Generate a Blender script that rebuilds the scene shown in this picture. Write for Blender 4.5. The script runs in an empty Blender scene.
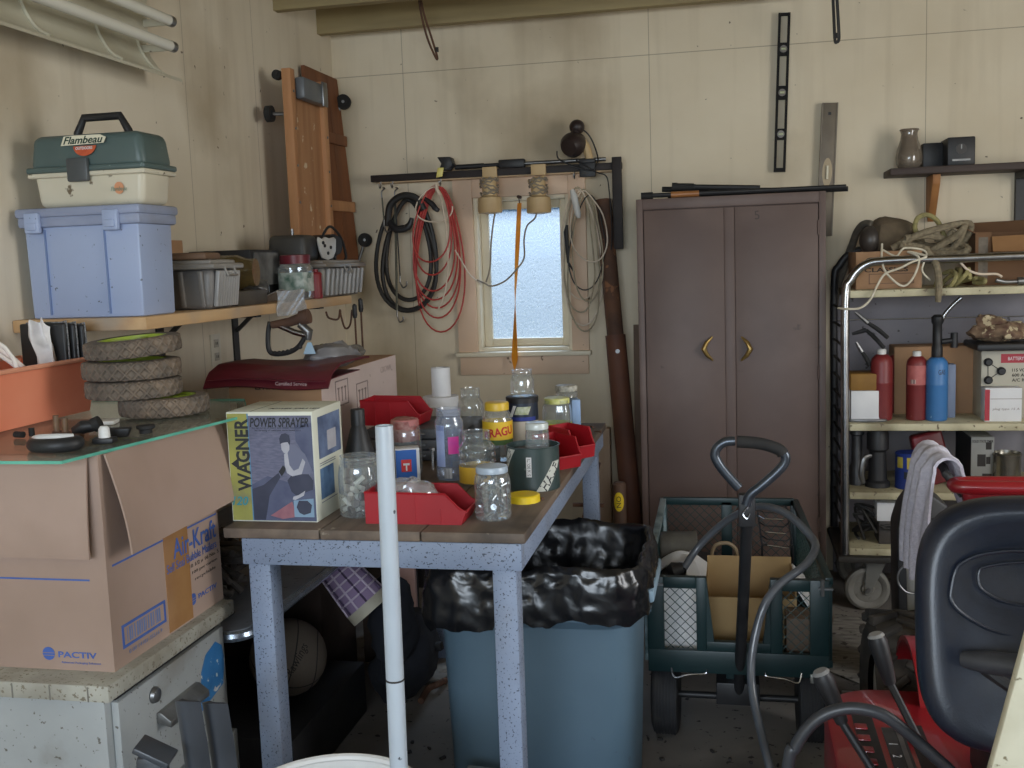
import bpy, bmesh, math, random
from mathutils import Matrix, Vector, Euler, Quaternion, noise
V = Vector
rnd = random.Random(7)
PI = math.pi
sc = bpy.context.scene
COL = sc.collection
# ------------------------------------------------------------------ camera
FPX, CX, CY, CAMH = 1042.0, 512.0, 384.0, 1.5
_y = V(((728-CX)/FPX, (255-CY)/FPX, 1)).normalized()
_x = -V(((-4480-CX)/FPX, (440-CY)/FPX, 1)).normalized()
_x = (_x - _y*_x.dot(_y)).normalized()
_z = _x.cross(_y)
if _z.y > 0: _z = -_z
def ray(px, py):
    c = V(((px-CX)/FPX, (py-CY)/FPX, 1))
    return V((_x.dot(c), _y.dot(c), _z.dot(c)))
EYE = V((0, 0, CAMH))
def PY(px, py, y): d = ray(px, py); return EYE + d*(y/d.y)          # point of the room at depth y
def PZ(px, py, z): d = ray(px, py); return EYE + d*((z-CAMH)/d.z)   # point of the room at height z
def PX(px, py, x): d = ray(px, py); return EYE + d*(x/d.x)
cam = bpy.data.cameras.new('camera'); camo = bpy.data.objects.new('camera', cam); COL.objects.link(camo)
R = Matrix(((_x.x, -_x.y, -_x.z), (_y.x, -_y.y, -_y.z), (_z.x, -_z.y, -_z.z)))
camo.matrix_world = Matrix.Translation(EYE) @ R.to_4x4()
cam.sensor_width = 36; cam.lens = 36*FPX/1024; cam.clip_start = .05
sc.camera = camo
# ------------------------------------------------------------------ materials
def S(r, g, b):                                   # an sRGB colour as seen -> linear
    f = lambda c: (c/255/12.92 if c/255 <= .04045 else ((c/255+.055)/1.055)**2.4)
    return (f(r), f(g), f(b), 1)
MATS = {}
def pm(name, c1, c2=None, scale=6, rough=.6, metal=0, bump=0, bscale=None, stretch=(1,1,1), spot=None, sscale=30, sth=.62,
       dust=None, spec=.5, detail=6, trans=0, alpha=1, coat=0, emit=None, dsc=3.0, dth=.5):
    if name in MATS: return MATS[name]
    m = bpy.data.materials.new(name); m.use_nodes = True; nt = m.node_tree; N = nt.nodes; L = nt.links
    b = N['Principled BSDF']
    b.inputs['Roughness'].default_value = rough; b.inputs['Metallic'].default_value = metal
    b.inputs['Specular IOR Level'].default_value = spec
    b.inputs['Alpha'].default_value = alpha; b.inputs['Coat Weight'].default_value = coat
    tc = N.new('ShaderNodeTexCoord'); mp = N.new('ShaderNodeMapping'); mp.inputs['Scale'].default_value = stretch
    L.new(tc.outputs['Object'], mp.inputs['Vector'])
    def noi(s, d=detail, vec=mp.outputs['Vector']):
        n = N.new('ShaderNodeTexNoise'); n.inputs['Scale'].default_value = s; n.inputs['Detail'].default_value = d
        L.new(vec, n.inputs['Vector']); return n.outputs['Fac']
    def ramp(fac, a, bb):
        r = N.new('ShaderNodeMapRange'); r.inputs['From Min'].default_value = a; r.inputs['From Max'].default_value = bb
        L.new(fac, r.inputs['Value']); return r.outputs['Result']
    def mix(f, a, bcol):
        x = N.new('ShaderNodeMix'); x.data_type = 'RGBA'
        L.new(f, x.inputs['Factor'])
        for k, v in ((6, a), (7, bcol)):
            if isinstance(v, tuple): x.inputs[k].default_value = v
            else: L.new(v, x.inputs[k])
        return x.outputs[2]
    col = c1
    if c2: col = mix(ramp(noi(scale), .33, .67), c1, c2)
    if dust: col = mix(ramp(noi(dsc, 8, tc.outputs['Object']), dth, dth+.18), col, dust)
    if spot: col = mix(ramp(noi(sscale, 3, tc.outputs['Object']), sth, sth+.04), col, spot)
    if isinstance(col, tuple): b.inputs['Base Color'].default_value = col
    else: L.new(col, b.inputs['Base Color'])
    if bump:
        bn = N.new('ShaderNodeBump'); bn.inputs['Strength'].default_value = bump; bn.inputs['Distance'].default_value = .004
        L.new(noi(bscale or scale*3), bn.inputs['Height']); L.new(bn.outputs['Normal'], b.inputs['Normal'])
    if emit:
        b.inputs['Emission Color'].default_value = emit[0]; b.inputs['Emission Strength'].default_value = emit[1]
    MATS[name] = m; return m
def glassm(name, tint=(.93,.96,.96,1), rough=.04, base=.08, peak=.75, body=None, bodyw=0):
    if name in MATS: return MATS[name]
    m = bpy.data.materials.new(name); m.use_nodes = True; nt = m.node_tree; N = nt.nodes; L = nt.links
    N.remove(N['Principled BSDF']); out = N['Material Output']
    t = N.new('ShaderNodeBsdfTransparent'); t.inputs['Color'].default_value = tint
    g = N.new('ShaderNodeBsdfGlossy'); g.inputs['Roughness'].default_value = rough; g.inputs['Color'].default_value = (.95,.97,1,1)
    lw = N.new('ShaderNodeLayerWeight'); lw.inputs['Blend'].default_value = .25
    mr = N.new('ShaderNodeMapRange'); mr.inputs['To Min'].default_value = base; mr.inputs['To Max'].default_value = peak
    L.new(lw.outputs['Facing'], mr.inputs['Value'])
    mx = N.new('ShaderNodeMixShader'); L.new(mr.outputs['Result'], mx.inputs[0]); L.new(t.outputs[0], mx.inputs[1]); L.new(g.outputs[0], mx.inputs[2])
    last = mx
    if body:
        d = N.new('ShaderNodeBsdfDiffuse'); d.inputs['Color'].default_value = body
        m2 = N.new('ShaderNodeMixShader'); m2.inputs[0].default_value = bodyw
        L.new(mx.outputs[0], m2.inputs[1]); L.new(d.outputs[0], m2.inputs[2]); last = m2
    L.new(last.outputs[0], out.inputs['Surface'])
    MATS[name] = m; return m
def wood(name, c1, c2, axis=0, rough=.65, k=1, **kw):
    s = [9, 9, 9]; s[axis] = .7
    return pm(name, c1, c2, scale=2.2*k, stretch=tuple(s), rough=rough, bump=.15, bscale=6, **kw)
# ------------------------------------------------------------------ mesh builder
def rotm(r):
    if r is None: return Matrix.Identity(3)
    if isinstance(r, (int, float)): return Matrix.Rotation(r, 3, 'Z')
    if isinstance(r, Matrix): return r.to_3x3()
    return Euler(r).to_matrix()
def frame(xa, ya):                                 # 3x3 with columns xa, ya, xa x ya
    xa = V(xa).normalized(); ya = V(ya); ya = (ya - xa*ya.dot(xa)).normalized(); za = xa.cross(ya)
    return Matrix((xa, ya, za)).transposed()
def catmull(pts, k, closed=False):
    pts = [V(p) for p in pts]; n = len(pts); out = []
    rng = range(n if closed else n-1)
    for i in rng:
        if closed: p0, p1, p2, p3 = pts[i-1], pts[i], pts[(i+1) % n], pts[(i+2) % n]
        else: p0, p1, p2, p3 = pts[max(i-1,0)], pts[i], pts[i+1], pts[min(i+2,n-1)]
        for j in range(k):
            t = j/k
            out.append(.5*((2*p1)+(p2-p0)*t+(2*p0-5*p1+4*p2-p3)*t*t+(3*p1-p0-3*p2+p3)*t**3))
    if not closed: out.append(pts[-1])
    return out
class MB:
    def __init__(s): s.bm = bmesh.new(); s.mi = 0
    def _f(s, vs):
        try: f = s.bm.faces.new(vs); f.material_index = s.mi; return f
        except ValueError: return None
    def _take(s, geom_faces):
        for f in geom_faces: f.material_index = s.mi
    def box(s, c, size, rot=None, bev=0, seg=2, taper=None):
        r = rotm(rot); hx, hy, hz = size[0]/2, size[1]/2, size[2]/2
        tb = bmesh.new(); vs = []
        for z in (-1, 1):
            k = 1 if (taper is None or z > 0) else taper
            for x, y in ((-1,-1),(1,-1),(1,1),(-1,1)): vs.append(tb.verts.new((x*hx*k, y*hy*k, z*hz)))
        for q in ((3,2,1,0),(4,5,6,7),(0,1,5,4),(1,2,6,5),(2,3,7,6),(3,0,4,7)): tb.faces.new([vs[i] for i in q])
        if bev: bmesh.ops.bevel(tb, geom=tb.edges[:], offset=bev, segments=seg, profile=.5, affect='EDGES', clamp_overlap=True)
        s._merge(tb, Matrix.Translation(V(c)) @ r.to_4x4()); return s
    def _merge(s, tb, M):
        mp = {}
        for v in tb.verts: mp[v] = s.bm.verts.new(M @ v.co)
        for f in tb.faces: s._f([mp[v] for v in f.verts])
        tb.free()
    def bb(s, lo, hi, bev=0):                      # box from two corners
        lo, hi = V(lo), V(hi); return s.box((lo+hi)/2, hi-lo, None, bev)
    def beam(s, p0, p1, w, h, up=(0,0,1), bev=0):  # box along p0-p1; w sideways, h along up
        p0, p1 = V(p0), V(p1); d = p1-p0; L = d.length; d = d/L; up = V(up); side = d.cross(up)
        if side.length < 1e-5: side = d.cross(V((0,1,0)))
        side.normalize(); up = side.cross(d)
        return s.box((p0+p1)/2, (L, w, h), Matrix((d, -side, up)).transposed(), bev)
    def cyl(s, p0, p1, r0, r1=None, n=24, cap=True):
        r1 = r0 if r1 is None else r1
        return s.tube([p0, p1], [r0, r1], n, cap=cap)
    def tube(s, pts, r, n=8, closed=False, k=0, cap=True):
        if k:
            if isinstance(r, (list, tuple)):
                m = len(pts); rr = []
                for i in range(m-1): rr += [r[i]+(r[i+1]-r[i])*j/k for j in range(k)]
                rr.append(r[-1]); r = rr
            pts = catmull(pts, k, closed)
        pts = [V(p) for p in pts]; m = len(pts); rings = []; ref = None
        for i, p in enumerate(pts):
            if closed: t = pts[(i+1) % m]-pts[i-1]
            else: t = pts[min(i+1, m-1)]-pts[max(i-1, 0)]
            if t.length < 1e-9: t = V((0,0,1))
            t.normalize()
            if ref is None: ref = t.orthogonal().normalized()
            ref = ref-t*ref.dot(t)
            if ref.length < 1e-6: ref = t.orthogonal()
            ref.normalize(); b = t.cross(ref)
            rad = r[i] if isinstance(r, (list, tuple)) else r
            rings.append([s.bm.verts.new(p+(ref*math.cos(2*PI*j/n)+b*math.sin(2*PI*j/n))*rad) for j in range(n)])
        for i in range(m if closed else m-1):
            a, c = rings[i], rings[(i+1) % m]
            off = 0
            if closed and i == m-1:
                off = min(range(n), key=lambda o: (a[0].co-c[o].co).length)
            for j in range(n): s._f((a[j], a[(j+1)%n], c[(j+1+off)%n], c[(j+off)%n]))
        if cap and not closed:
            s._f(rings[0][::-1]); s._f(rings[-1])
        return s
    def lathe(s, prof, c=(0,0,0), n=32, rot=None, sq=0, sx=1, sy=1):
        M = Matrix.Translation(V(c)) @ rotm(rot).to_4x4(); rings = []
        for r, z in prof:
            if r < 1e-6: rings.append([s.bm.verts.new(M @ V((0,0,z)))])
            else:
                ring = []
                for j in range(n):
                    a = 2*PI*j/n; ca, sa = math.cos(a), math.sin(a); k = 1
                    if sq:
                        p = 2+sq; k = (abs(ca)**p+abs(sa)**p)**(-1/p)
                    ring.append(s.bm.verts.new(M @ V((r*k*ca*sx, r*k*sa*sy, z))))
                rings.append(ring)
        for a, b in zip(rings, rings[1:]):
            if len(a) == 1 and len(b) == 1: continue
            for j in range(n):
                j2 = (j+1) % n
                if len(a) == 1: s._f((a[0], b[j2], b[j]))
                elif len(b) == 1: s._f((a[j], a[j2], b[0]))
                else: s._f((a[j], a[j2], b[j2], b[j]))
        return s
    def prism(s, poly, M, depth, bev=0):           # 2-D outline in M's xy plane, pushed along M's z
        tb = bmesh.new(); lo = [tb.verts.new((x, y, 0)) for x, y in poly]; hi = [tb.verts.new((x, y, depth)) for x, y in poly]; n = len(poly)
        tb.faces.new(lo[::-1]); tb.faces.new(hi)
        for i in range(n): tb.faces.new((lo[i], lo[(i+1)%n], hi[(i+1)%n], hi[i]))
        bmesh.ops.recalc_face_normals(tb, faces=tb.faces[:])
        if bev: bmesh.ops.bevel(tb, geom=tb.edges[:], offset=bev, segments=2, profile=.5, affect='EDGES', clamp_overlap=True)
        s._merge(tb, M); return s
    def ell(s, c, rad, rot=None, n=24, m=14):
        pr = [(math.sin(PI*i/m), -math.cos(PI*i/m)) for i in range(m+1)]; pr[0] = (0,-1); pr[-1] = (0,1)
        M = rotm(rot) @ Matrix.Diagonal(V(rad)); tb = MB(); tb.lathe(pr, n=n); s._merge(tb.bm, Matrix.Translation(V(c)) @ M.to_4x4()); return s
    def grid(s, fn, nu, nv, thick=0):
        P = [[V(fn(i/nu, j/nv)) for j in range(nv+1)] for i in range(nu+1)]
        def nor(i, j):
            a = P[min(i+1,nu)][j]-P[max(i-1,0)][j]; b = P[i][min(j+1,nv)]-P[i][max(j-1,0)]; q = a.cross(b)
            return q.normalized() if q.length > 1e-9 else V((0,0,1))
        A = [[s.bm.verts.new(P[i][j]) for j in range(nv+1)] for i in range(nu+1)]
        for i in range(nu):
            for j in range(nv): s._f((A[i][j], A[i+1][j], A[i+1][j+1], A[i][j+1]))
        if thick:
            B = [[s.bm.verts.new(P[i][j]-nor(i,j)*thick) for j in range(nv+1)] for i in range(nu+1)]
            for i in range(nu):
                for j in range(nv): s._f((B[i][j+1], B[i+1][j+1], B[i+1][j], B[i][j]))
            for i in range(nu):
                s._f((A[i+1][0], A[i][0], B[i][0], B[i+1][0])); s._f((A[i][nv], A[i+1][nv], B[i+1][nv], B[i][nv]))
            for j in range(nv):
                s._f((A[0][j], A[0][j+1], B[0][j+1], B[0][j])); s._f((A[nu][j+1], A[nu][j], B[nu][j], B[nu][j+1]))
        return s
    def quad(s, a, b, c, d, thick=.0): 
        return s.grid(lambda u, v: V(a).lerp(V(b), u).lerp(V(d).lerp(V(c), u), v), 1, 1, thick)
    def text(s, txt, M, w=None, h=None, size=.02, ext=.0003, shear=0, bold=0):   # lettering in M's xy plane, centred
        cu = bpy.data.curves.new('lettering', 'FONT'); cu.body = txt; cu.size = 1; cu.shear = shear; cu.align_x = 'CENTER'; cu.align_y = 'CENTER'
        cu.offset = bold; cu.resolution_u = 3
        o = bpy.data.objects.new('lettering', cu); me = bpy.data.meshes.new_from_object(o)
        if me.vertices:
            xs = [v.co.x for v in me.vertices]; ys = [v.co.y for v in me.vertices]
            dx, dy = max(xs)-min(xs), max(ys)-min(ys); mx, my = (max(xs)+min(xs))/2, (max(ys)+min(ys))/2
            kx = w/dx if w else (h/dy if h else size); ky = h/dy if h else kx
            tb = bmesh.new(); tb.from_mesh(me)
            bmesh.ops.transform(tb, matrix=Matrix.Diagonal((kx, ky, 1, 1)) @ Matrix.Translation((-mx, -my, 0)), verts=tb.verts)
            r = bmesh.ops.extrude_face_region(tb, geom=tb.faces[:]); 
            bmesh.ops.translate(tb, vec=(0,0,ext), verts=[g for g in r['geom'] if isinstance(g, bmesh.types.BMVert)])
            s._merge(tb, M)
        bpy.data.objects.remove(o); bpy.data.curves.remove(cu); bpy.data.meshes.remove(me); return s
    def jig(s, amp, sc_=8, seed=0):
        for v in s.bm.verts:
            n = noise.noise_vector(v.co*sc_+V((seed*7.3, seed*3.1, seed)))
            v.co += n*amp
        return s
    def xf(s, M):
        bmesh.ops.transform(s.bm, matrix=M, verts=s.bm.verts); return s
    def mesh(s, name, mats, smooth=.6):
        bmesh.ops.recalc_face_normals(s.bm, faces=s.bm.faces[:])
        if smooth:
            for f in s.bm.faces: f.smooth = True
            for e in s.bm.edges:
                if len(e.link_faces) == 2: e.smooth = e.calc_face_angle(0) < smooth
        me = bpy.data.meshes.new(name); s.bm.to_mesh(me); s.bm.free()
        for m in (mats if isinstance(mats, (list, tuple)) else [mats]): me.materials.append(m)
        return me
# ------------------------------------------------------------------ things and parts
WM = {}
def tag(o, label, cat, group=None, kind=None):
    if label: o['label'] = label
    if cat: o['category'] = cat
    if group: o['group'] = group
    if kind: o['kind'] = kind
    return o
def thing(name, label, cat, loc=(0,0,0), rot=None, group=None):
    o = bpy.data.objects.new(name, None); COL.objects.link(o); o.empty_display_size = .05
    M = Matrix.Translation(V(loc)) @ rotm(rot).to_4x4(); o.matrix_world = M; WM[o.name] = M
    return tag(o, label, cat, group)
def part(root, name, b, mats, label=None, kind=None, local=False, smooth=.6):
    # geometry authored in room space unless local (then in the root's own space)
    M = WM[root.name]
    if not local: b.xf(M.inverted())
    o = bpy.data.objects.new(name, b.mesh(name, mats, smooth)); COL.objects.link(o); o.parent = root
    WM[o.name] = M
    if label: o['label'] = label
    if kind: o['kind'] = kind
    return o
def solo(name, label, cat, b, mats, group=None, kind=None, loc=None, rot=None, local=False, smooth=.6):
    if loc is None:
        lo = V((min(v.co[i] for v in b.bm.verts) for i in range(3))); hi = V((max(v.co[i] for v in b.bm.verts) for i in range(3)))
        loc = V(((lo.x+hi.x)/2, (lo.y+hi.y)/2, lo.z))
    M = Matrix.Translation(V(loc)) @ rotm(rot).to_4x4()
    if not local: b.xf(M.inverted())
    o = bpy.data.objects.new(name, b.mesh(name, mats, smooth)); COL.objects.link(o); o.matrix_world = M; WM[o.name] = M
    return tag(o, label, cat, group, kind)
def struct(name, b, mats, parent=None, smooth=.6):
    o = bpy.data.objects.new(name, b.mesh(name, mats, smooth)); COL.objects.link(o)
    if parent: o.parent = parent
    else: o['kind'] = 'structure'
    WM[o.name] = Matrix.Identity(4)
    return o
def dup(root, loc, rot=None, label=None, group=None, scale=1):
    r = root.copy(); COL.objects.link(r); M = Matrix.Translation(V(loc)) @ rotm(rot).to_4x4() @ Matrix.Scale(scale, 4); r.matrix_world = M; WM[r.name] = M
    if label: r['label'] = label
    if group: r['group'] = group
    for ch in [c for c in root.children]:
        c = ch.copy(); COL.objects.link(c); c.parent = r; WM[c.name] = M
        for g in ch.children:
            d = g.copy(); COL.objects.link(d); d.parent = c; WM[d.name] = M
    return r
def FM(o, xa, ya):                                 # 4x4 placing a plane at o
    return Matrix.Translation(V(o)) @ frame(xa, ya).to_4x4()
# shared materials
M_black = pm('black_plastic', S(28,28,30), S(38,38,40), scale=20, rough=.5)
M_rubber = pm('black_rubber', S(24,24,25), S(40,39,38), scale=15, rough=.8, bump=.2)
M_white = pm('white_paint', S(225,225,222), S(205,204,200), rough=.5)
M_chrome = pm('chrome_tube', S(190,190,192), S(150,150,152), scale=10, rough=.25, metal=1)
M_steel = pm('dull_steel', S(150,150,150), S(115,115,115), scale=12, rough=.4, metal=.9)
M_rust = pm('rusty_iron', S(105,72,52), S(70,52,44), scale=10, rough=.8, bump=.3, spot=S(140,95,65), sscale=18)
M_card = pm('brown_cardboard', S(176,138,104), S(166,128,94), scale=3, rough=.85, dust=S(150,118,92))
M_card_dark = pm('dark_cardboard', S(120,88,62), S(104,76,54), scale=4, rough=.9)
M_glass = glassm('clear_glass', (.93,.96,.96,1), .05, .10, .85, S(226,232,234), .10)
M_ink = pm('dark_ink', S(52,48,46), rough=.8)
M_paper = pm('white_paper', S(226,226,226), S(212,212,214), scale=8, rough=.8)
M_red = pm('red_bin_plastic', S(170,24,36), S(154,20,32), scale=5, rough=.45)
M_yellow = pm('yellow_plastic', S(232,200,40), rough=.45)
# ================================================================== the room
XL, YB, XR, YF, ZC = -1.9, 5.0, 2.7, -2.2, 2.735
def wall_mat(name, base, base2, seams_x=(), seams_z=(), axis='x'):
    m = pm(name, base, base2, scale=1.6, rough=.8, bump=.08, bscale=30, spot=S(92,78,62), sscale=30, sth=.71, dust=S(176,160,134), dsc=1.1, dth=.56)
    nt = m.node_tree; N = nt.nodes; L = nt.links; b = N['Principled BSDF']
    src = b.inputs['Base Color'].links[0].from_socket
    tc = [n for n in N if n.type == 'TEX_COORD'][0]
    # rain-like dirt streaks running down the boards
    mp = N.new('ShaderNodeMapping'); mp.inputs['Scale'].default_value = (11,11,.7); L.new(tc.outputs['Object'], mp.inputs['Vector'])
    n = N.new('ShaderNodeTexNoise'); n.inputs['Scale'].default_value = 1; n.inputs['Detail'].default_value = 5; L.new(mp.outputs[0], n.inputs['Vector'])
    r = N.new('ShaderNodeMapRange'); r.inputs['From Min'].default_value = .5; r.inputs['From Max'].default_value = .8; r.inputs['To Max'].default_value = .28; L.new(n.outputs['Fac'], r.inputs['Value'])
    x = N.new('ShaderNodeMix'); x.data_type = 'RGBA'; L.new(r.outputs[0], x.inputs[0]); L.new(src, x.inputs[6]); x.inputs[7].default_value = S(150,132,104); src = x.outputs[2]
    sp = N.new('ShaderNodeSeparateXYZ'); L.new(tc.outputs['Object'], sp.inputs[0])
    def seam(out, at, w=.0035):
        global_sub = N.new('ShaderNodeMath'); global_sub.operation = 'SUBTRACT'; L.new(out, global_sub.inputs[0]); global_sub.inputs[1].default_value = at
        ab = N.new('ShaderNodeMath'); ab.operation = 'ABSOLUTE'; L.new(global_sub.outputs[0], ab.inputs[0])
        lt = N.new('ShaderNodeMath'); lt.operation = 'LESS_THAN'; L.new(ab.outputs[0], lt.inputs[0]); lt.inputs[1].default_value = w/2
        return lt.outputs[0]
    fs = [seam(sp.outputs['Y' if axis == 'y' else 'X'], a) for a in seams_x]+[seam(sp.outputs['Z'], a, .004) for a in seams_z]
    for f in fs:
        k = N.new('ShaderNodeMath'); k.operation = 'MULTIPLY'; L.new(f, k.inputs[0]); k.inputs[1].default_value = .55
        x = N.new('ShaderNodeMix'); x.data_type = 'RGBA'; L.new(k.outputs[0], x.inputs[0]); L.new(src, x.inputs[6]); x.inputs[7].default_value = S(112,98,78); src = x.outputs[2]
    L.new(src, b.inputs['Base Color']); return m
sx = [PY(405,120,YB).x, PY(649,60,YB).x, PY(926,80,YB).x]
M_wallb = wall_mat('back_wall_paint', S(226,214,190), S(212,198,172), sx, [PY(620,57,YB).z])
M_walll = wall_mat('left_wall_paint', S(224,214,194), S(210,198,176), [PX(190,150,XL).y, PX(259,150,XL).y, 2.1], [], 'y')
M_trim = pm('peach_glow_trim', S(226,198,172), S(214,184,156), scale=3, rough=.6, spot=S(120,96,76), sscale=22, sth=.7)  # warm bounce light round the window is put into this peach colour
M_sash = pm('cream_sash_paint', S(232,222,198), S(218,206,180), scale=4, rough=.5)
# window hole
HX0, HX1, HZ0, HZ1 = PY(476,280,YB).x, PY(571,280,YB).x, PY(520,351,YB).z, PY(520,196,YB).z
b = MB(); T = .16
b.bb((XL-.16,YB,0),(HX0,YB+T,ZC)); b.bb((HX1,YB,0),(XR+.16,YB+T,ZC)); b.bb((HX0,YB,0),(HX1,YB+T,HZ0)); b.bb((HX0,YB,HZ1),(HX1,YB+T,ZC))
struct('wall_back', b, M_wallb)
b = MB(); b.bb((XL-.16,YF,0),(XL,YB,ZC)); struct('wall_left', b, M_walll)
# right and street walls: out of the frame, they close the room; the wide open doorway lets the daylight in
b = MB(); b.bb((XR,YF,0),(XR+.16,1.0,ZC)); b.bb((XR,2.8,0),(XR+.16,YB,ZC)); b.bb((XR,1.0,2.35),(XR+.16,2.8,ZC)); b.bb((XR,1.0,0),(XR+.16,2.8,1.1)); struct('wall_right', b, M_walll)  # the side opening is invented to go with the added fill light
M_floor = pm('stained_concrete', S(142,136,130), S(112,107,102), scale=2.2, rough=.75, bump=.12, bscale=40, spot=S(50,46,44), sscale=30, sth=.64, dust=S(66,62,60), dsc=1.6, dth=.5)
b = MB(); b.bb((XL-.16,YF-.1,-.12),(XR+.16,YB+T,0)); struct('floor', b, M_floor)
M_ceil = pm('ceiling_boards', S(154,138,100), S(136,120,86), scale=2, rough=.8, stretch=(1,6,1))
b = MB(); b.bb((XL-.16,YF,ZC),(XR+.16,YB+T,ZC+.05)); struct('ceiling', b, M_ceil)
M_joist = wood('joist_wood', S(158,142,102), S(136,120,84), 0)
for i, (y0, y1, z0) in enumerate(((4.826,4.875,2.611),(4.335,4.38,2.611),(3.84,3.885,2.611),(3.35,3.395,2.611))):
    b = MB(); b.bb((XL,y0,z0),(XR,y1,ZC)); struct('ceiling_beam', b, M_joist)
# front wall with wide garage opening
b = MB(); b.bb((XL,YF-.14,2.35),(XR,YF,ZC)); b.bb((XL-.16,YF-.14,0),(XL+.25,YF,ZC)); b.bb((XR-.5,YF-.14,0),(XR+.16,YF,ZC)); struct('wall_front', b, M_walll)
# window_1: casing, sill, apron, sash, pane
win = bpy.data.objects.new('window_1', None); COL.objects.link(win); win['kind'] = 'structure'; WM[win.name] = Matrix.Identity(4)
cx0, cx1 = PY(457,280,YB).x, PY(588,280,YB).x; ztop = PY(520,176,YB).z; zs = HZ0
b = MB(); b.bb((cx0,YB-.02,zs),(HX0,YB+.002,ztop),.003); struct('casing_board', b, M_trim, win)
b = MB(); b.bb((HX1,YB-.02,zs),(cx1,YB+.002,ztop),.003); struct('casing_board', b, M_trim, win)
b = MB(); b.bb((HX0,YB-.02,HZ1),(HX1,YB+.002,ztop),.003); struct('casing_board', b, M_trim, win)
b = MB(); b.bb((cx0-.01,YB-.05,zs-.022),(cx1+.01,YB+.1,zs),.004); struct('window_sill', b, M_sash, win)
b = MB(); b.bb((cx0+.005,YB-.018,zs-.115),(cx1-.005,YB+.002,zs-.022),.003); struct('apron', b, M_trim, win)
def rect_frame(b, x0, x1, z0, z1, w, y0, y1, bev=.003):
    b.bb((x0,y0,z0),(x0+w,y1,z1),bev); b.bb((x1-w,y0,z0),(x1,y1,z1),bev); b.bb((x0+w,y0,z0),(x1-w,y1,z0+w),bev); b.bb((x0+w,y0,z1-w),(x1-w,y1,z1),bev)
b = MB(); rect_frame(b, HX0, HX1, HZ0, HZ1, .018, YB+.0, YB+T-.01); struct('window_frame', b, M_sash, win)
b = MB(); rect_frame(b, HX0+.018, HX1-.018, HZ0+.018, HZ1-.018, .04, YB+.07, YB+.105, .004); struct('sash', b, M_sash, win)
# cloudy scratched glass that scatters the daylight
m = bpy.data.materials.new('cloudy_glass'); m.use_nodes = True; nt = m.node_tree; N = nt.nodes; L = nt.links
N.remove(N['Principled BSDF']); out = N['Material Output']; tc = N.new('ShaderNodeTexCoord')
t = N.new('ShaderNodeBsdfTransparent'); t.inputs[0].default_value = (.62,.72,.84,1); tr = N.new('ShaderNodeBsdfTranslucent')
vo = N.new('ShaderNodeTexVoronoi'); vo.feature = 'DISTANCE_TO_EDGE'; vo.inputs['Scale'].default_value = 34
nz = N.new('ShaderNodeTexNoise'); nz.inputs['Scale'].default_value = 9; nz.inputs['Detail'].default_value = 8; nz.inputs['Distortion'].default_value = 3
mpv = N.new('ShaderNodeMix'); mpv.data_type = 'RGBA'; mpv.inputs[0].default_value = .25; L.new(tc.outputs['Object'], mpv.inputs[6]); L.new(nz.outputs['Color'], mpv.inputs[7]); L.new(mpv.outputs[2], vo.inputs['Vector']); L.new(tc.outputs['Object'], nz.inputs['Vector'])
mr = N.new('ShaderNodeMapRange'); mr.inputs['From Max'].default_value = .14; mr.inputs['To Min'].default_value = 1; mr.inputs['To Max'].default_value = .1; L.new(vo.outputs['Distance'], mr.inputs['Value'])
n2 = N.new('ShaderNodeTexNoise'); n2.inputs['Scale'].default_value = 5; n2.inputs['Detail'].default_value = 4; L.new(tc.outputs['Object'], n2.inputs['Vector'])
mu = N.new('ShaderNodeMath'); mu.operation = 'MULTIPLY'; L.new(mr.outputs[0], mu.inputs[0]); L.new(n2.outputs['Fac'], mu.inputs[1])
ad = N.new('ShaderNodeMath'); ad.operation = 'ADD'; ad.use_clamp = True; L.new(mu.outputs[0], ad.inputs[0]); ad.inputs[1].default_value = .3
tr.inputs[0].default_value = (.20,.225,.25,1)
mx = N.new('ShaderNodeMixShader'); L.new(ad.outputs[0], mx.inputs[0]); L.new(t.outputs[0], mx.inputs[1]); L.new(tr.outputs[0], mx.inputs[2]); L.new(mx.outputs[0], out.inputs['Surface'])
b = MB(); b.bb((HX0+.05,YB+.086,HZ0+.05),(HX1-.05,YB+.09,HZ1-.05)); struct('pane', b, m, win)
# flat grey panels low on the wall behind the rolling rack
M_gpanel = pm('grey_wall_panel', S(150,146,150), S(128,124,130), scale=3, rough=.7, spot=S(70,66,66), sscale=30, sth=.68)
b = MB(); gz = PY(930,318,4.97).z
b.bb((.47,4.975,0),(XR,4.999,gz-.003),.003); b.bb((.47,4.975,gz),(XR,4.999,PY(930,291,4.975).z),.003); struct('trim_1', b, M_gpanel)
# power outlet on the left wall
o = PX(215,350,XL); t_ = thing('power_outlet', 'small cream power outlet low on the wall below the wooden shelf', 'outlet', o)
b = MB(); b.box(o+V((.003,0,0)), (.006,.075,.12), None, .002); part(t_, 'cover_plate', b, pm('cream_plastic', S(206,200,184), rough=.4))
for dz in (.025,-.025):
    b = MB(); b.box(o+V((.007,0,dz)), (.004,.034,.03), None, .001); sk = part(t_, 'socket', b, pm('grey_socket', S(170,164,150), rough=.4))
    b = MB(); b.box(o+V((.0095,-.006,dz)), (.001,.003,.01)); b.box(o+V((.0095,.006,dz)), (.001,.003,.01)); part(sk, 'slot', b, M_black)
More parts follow.
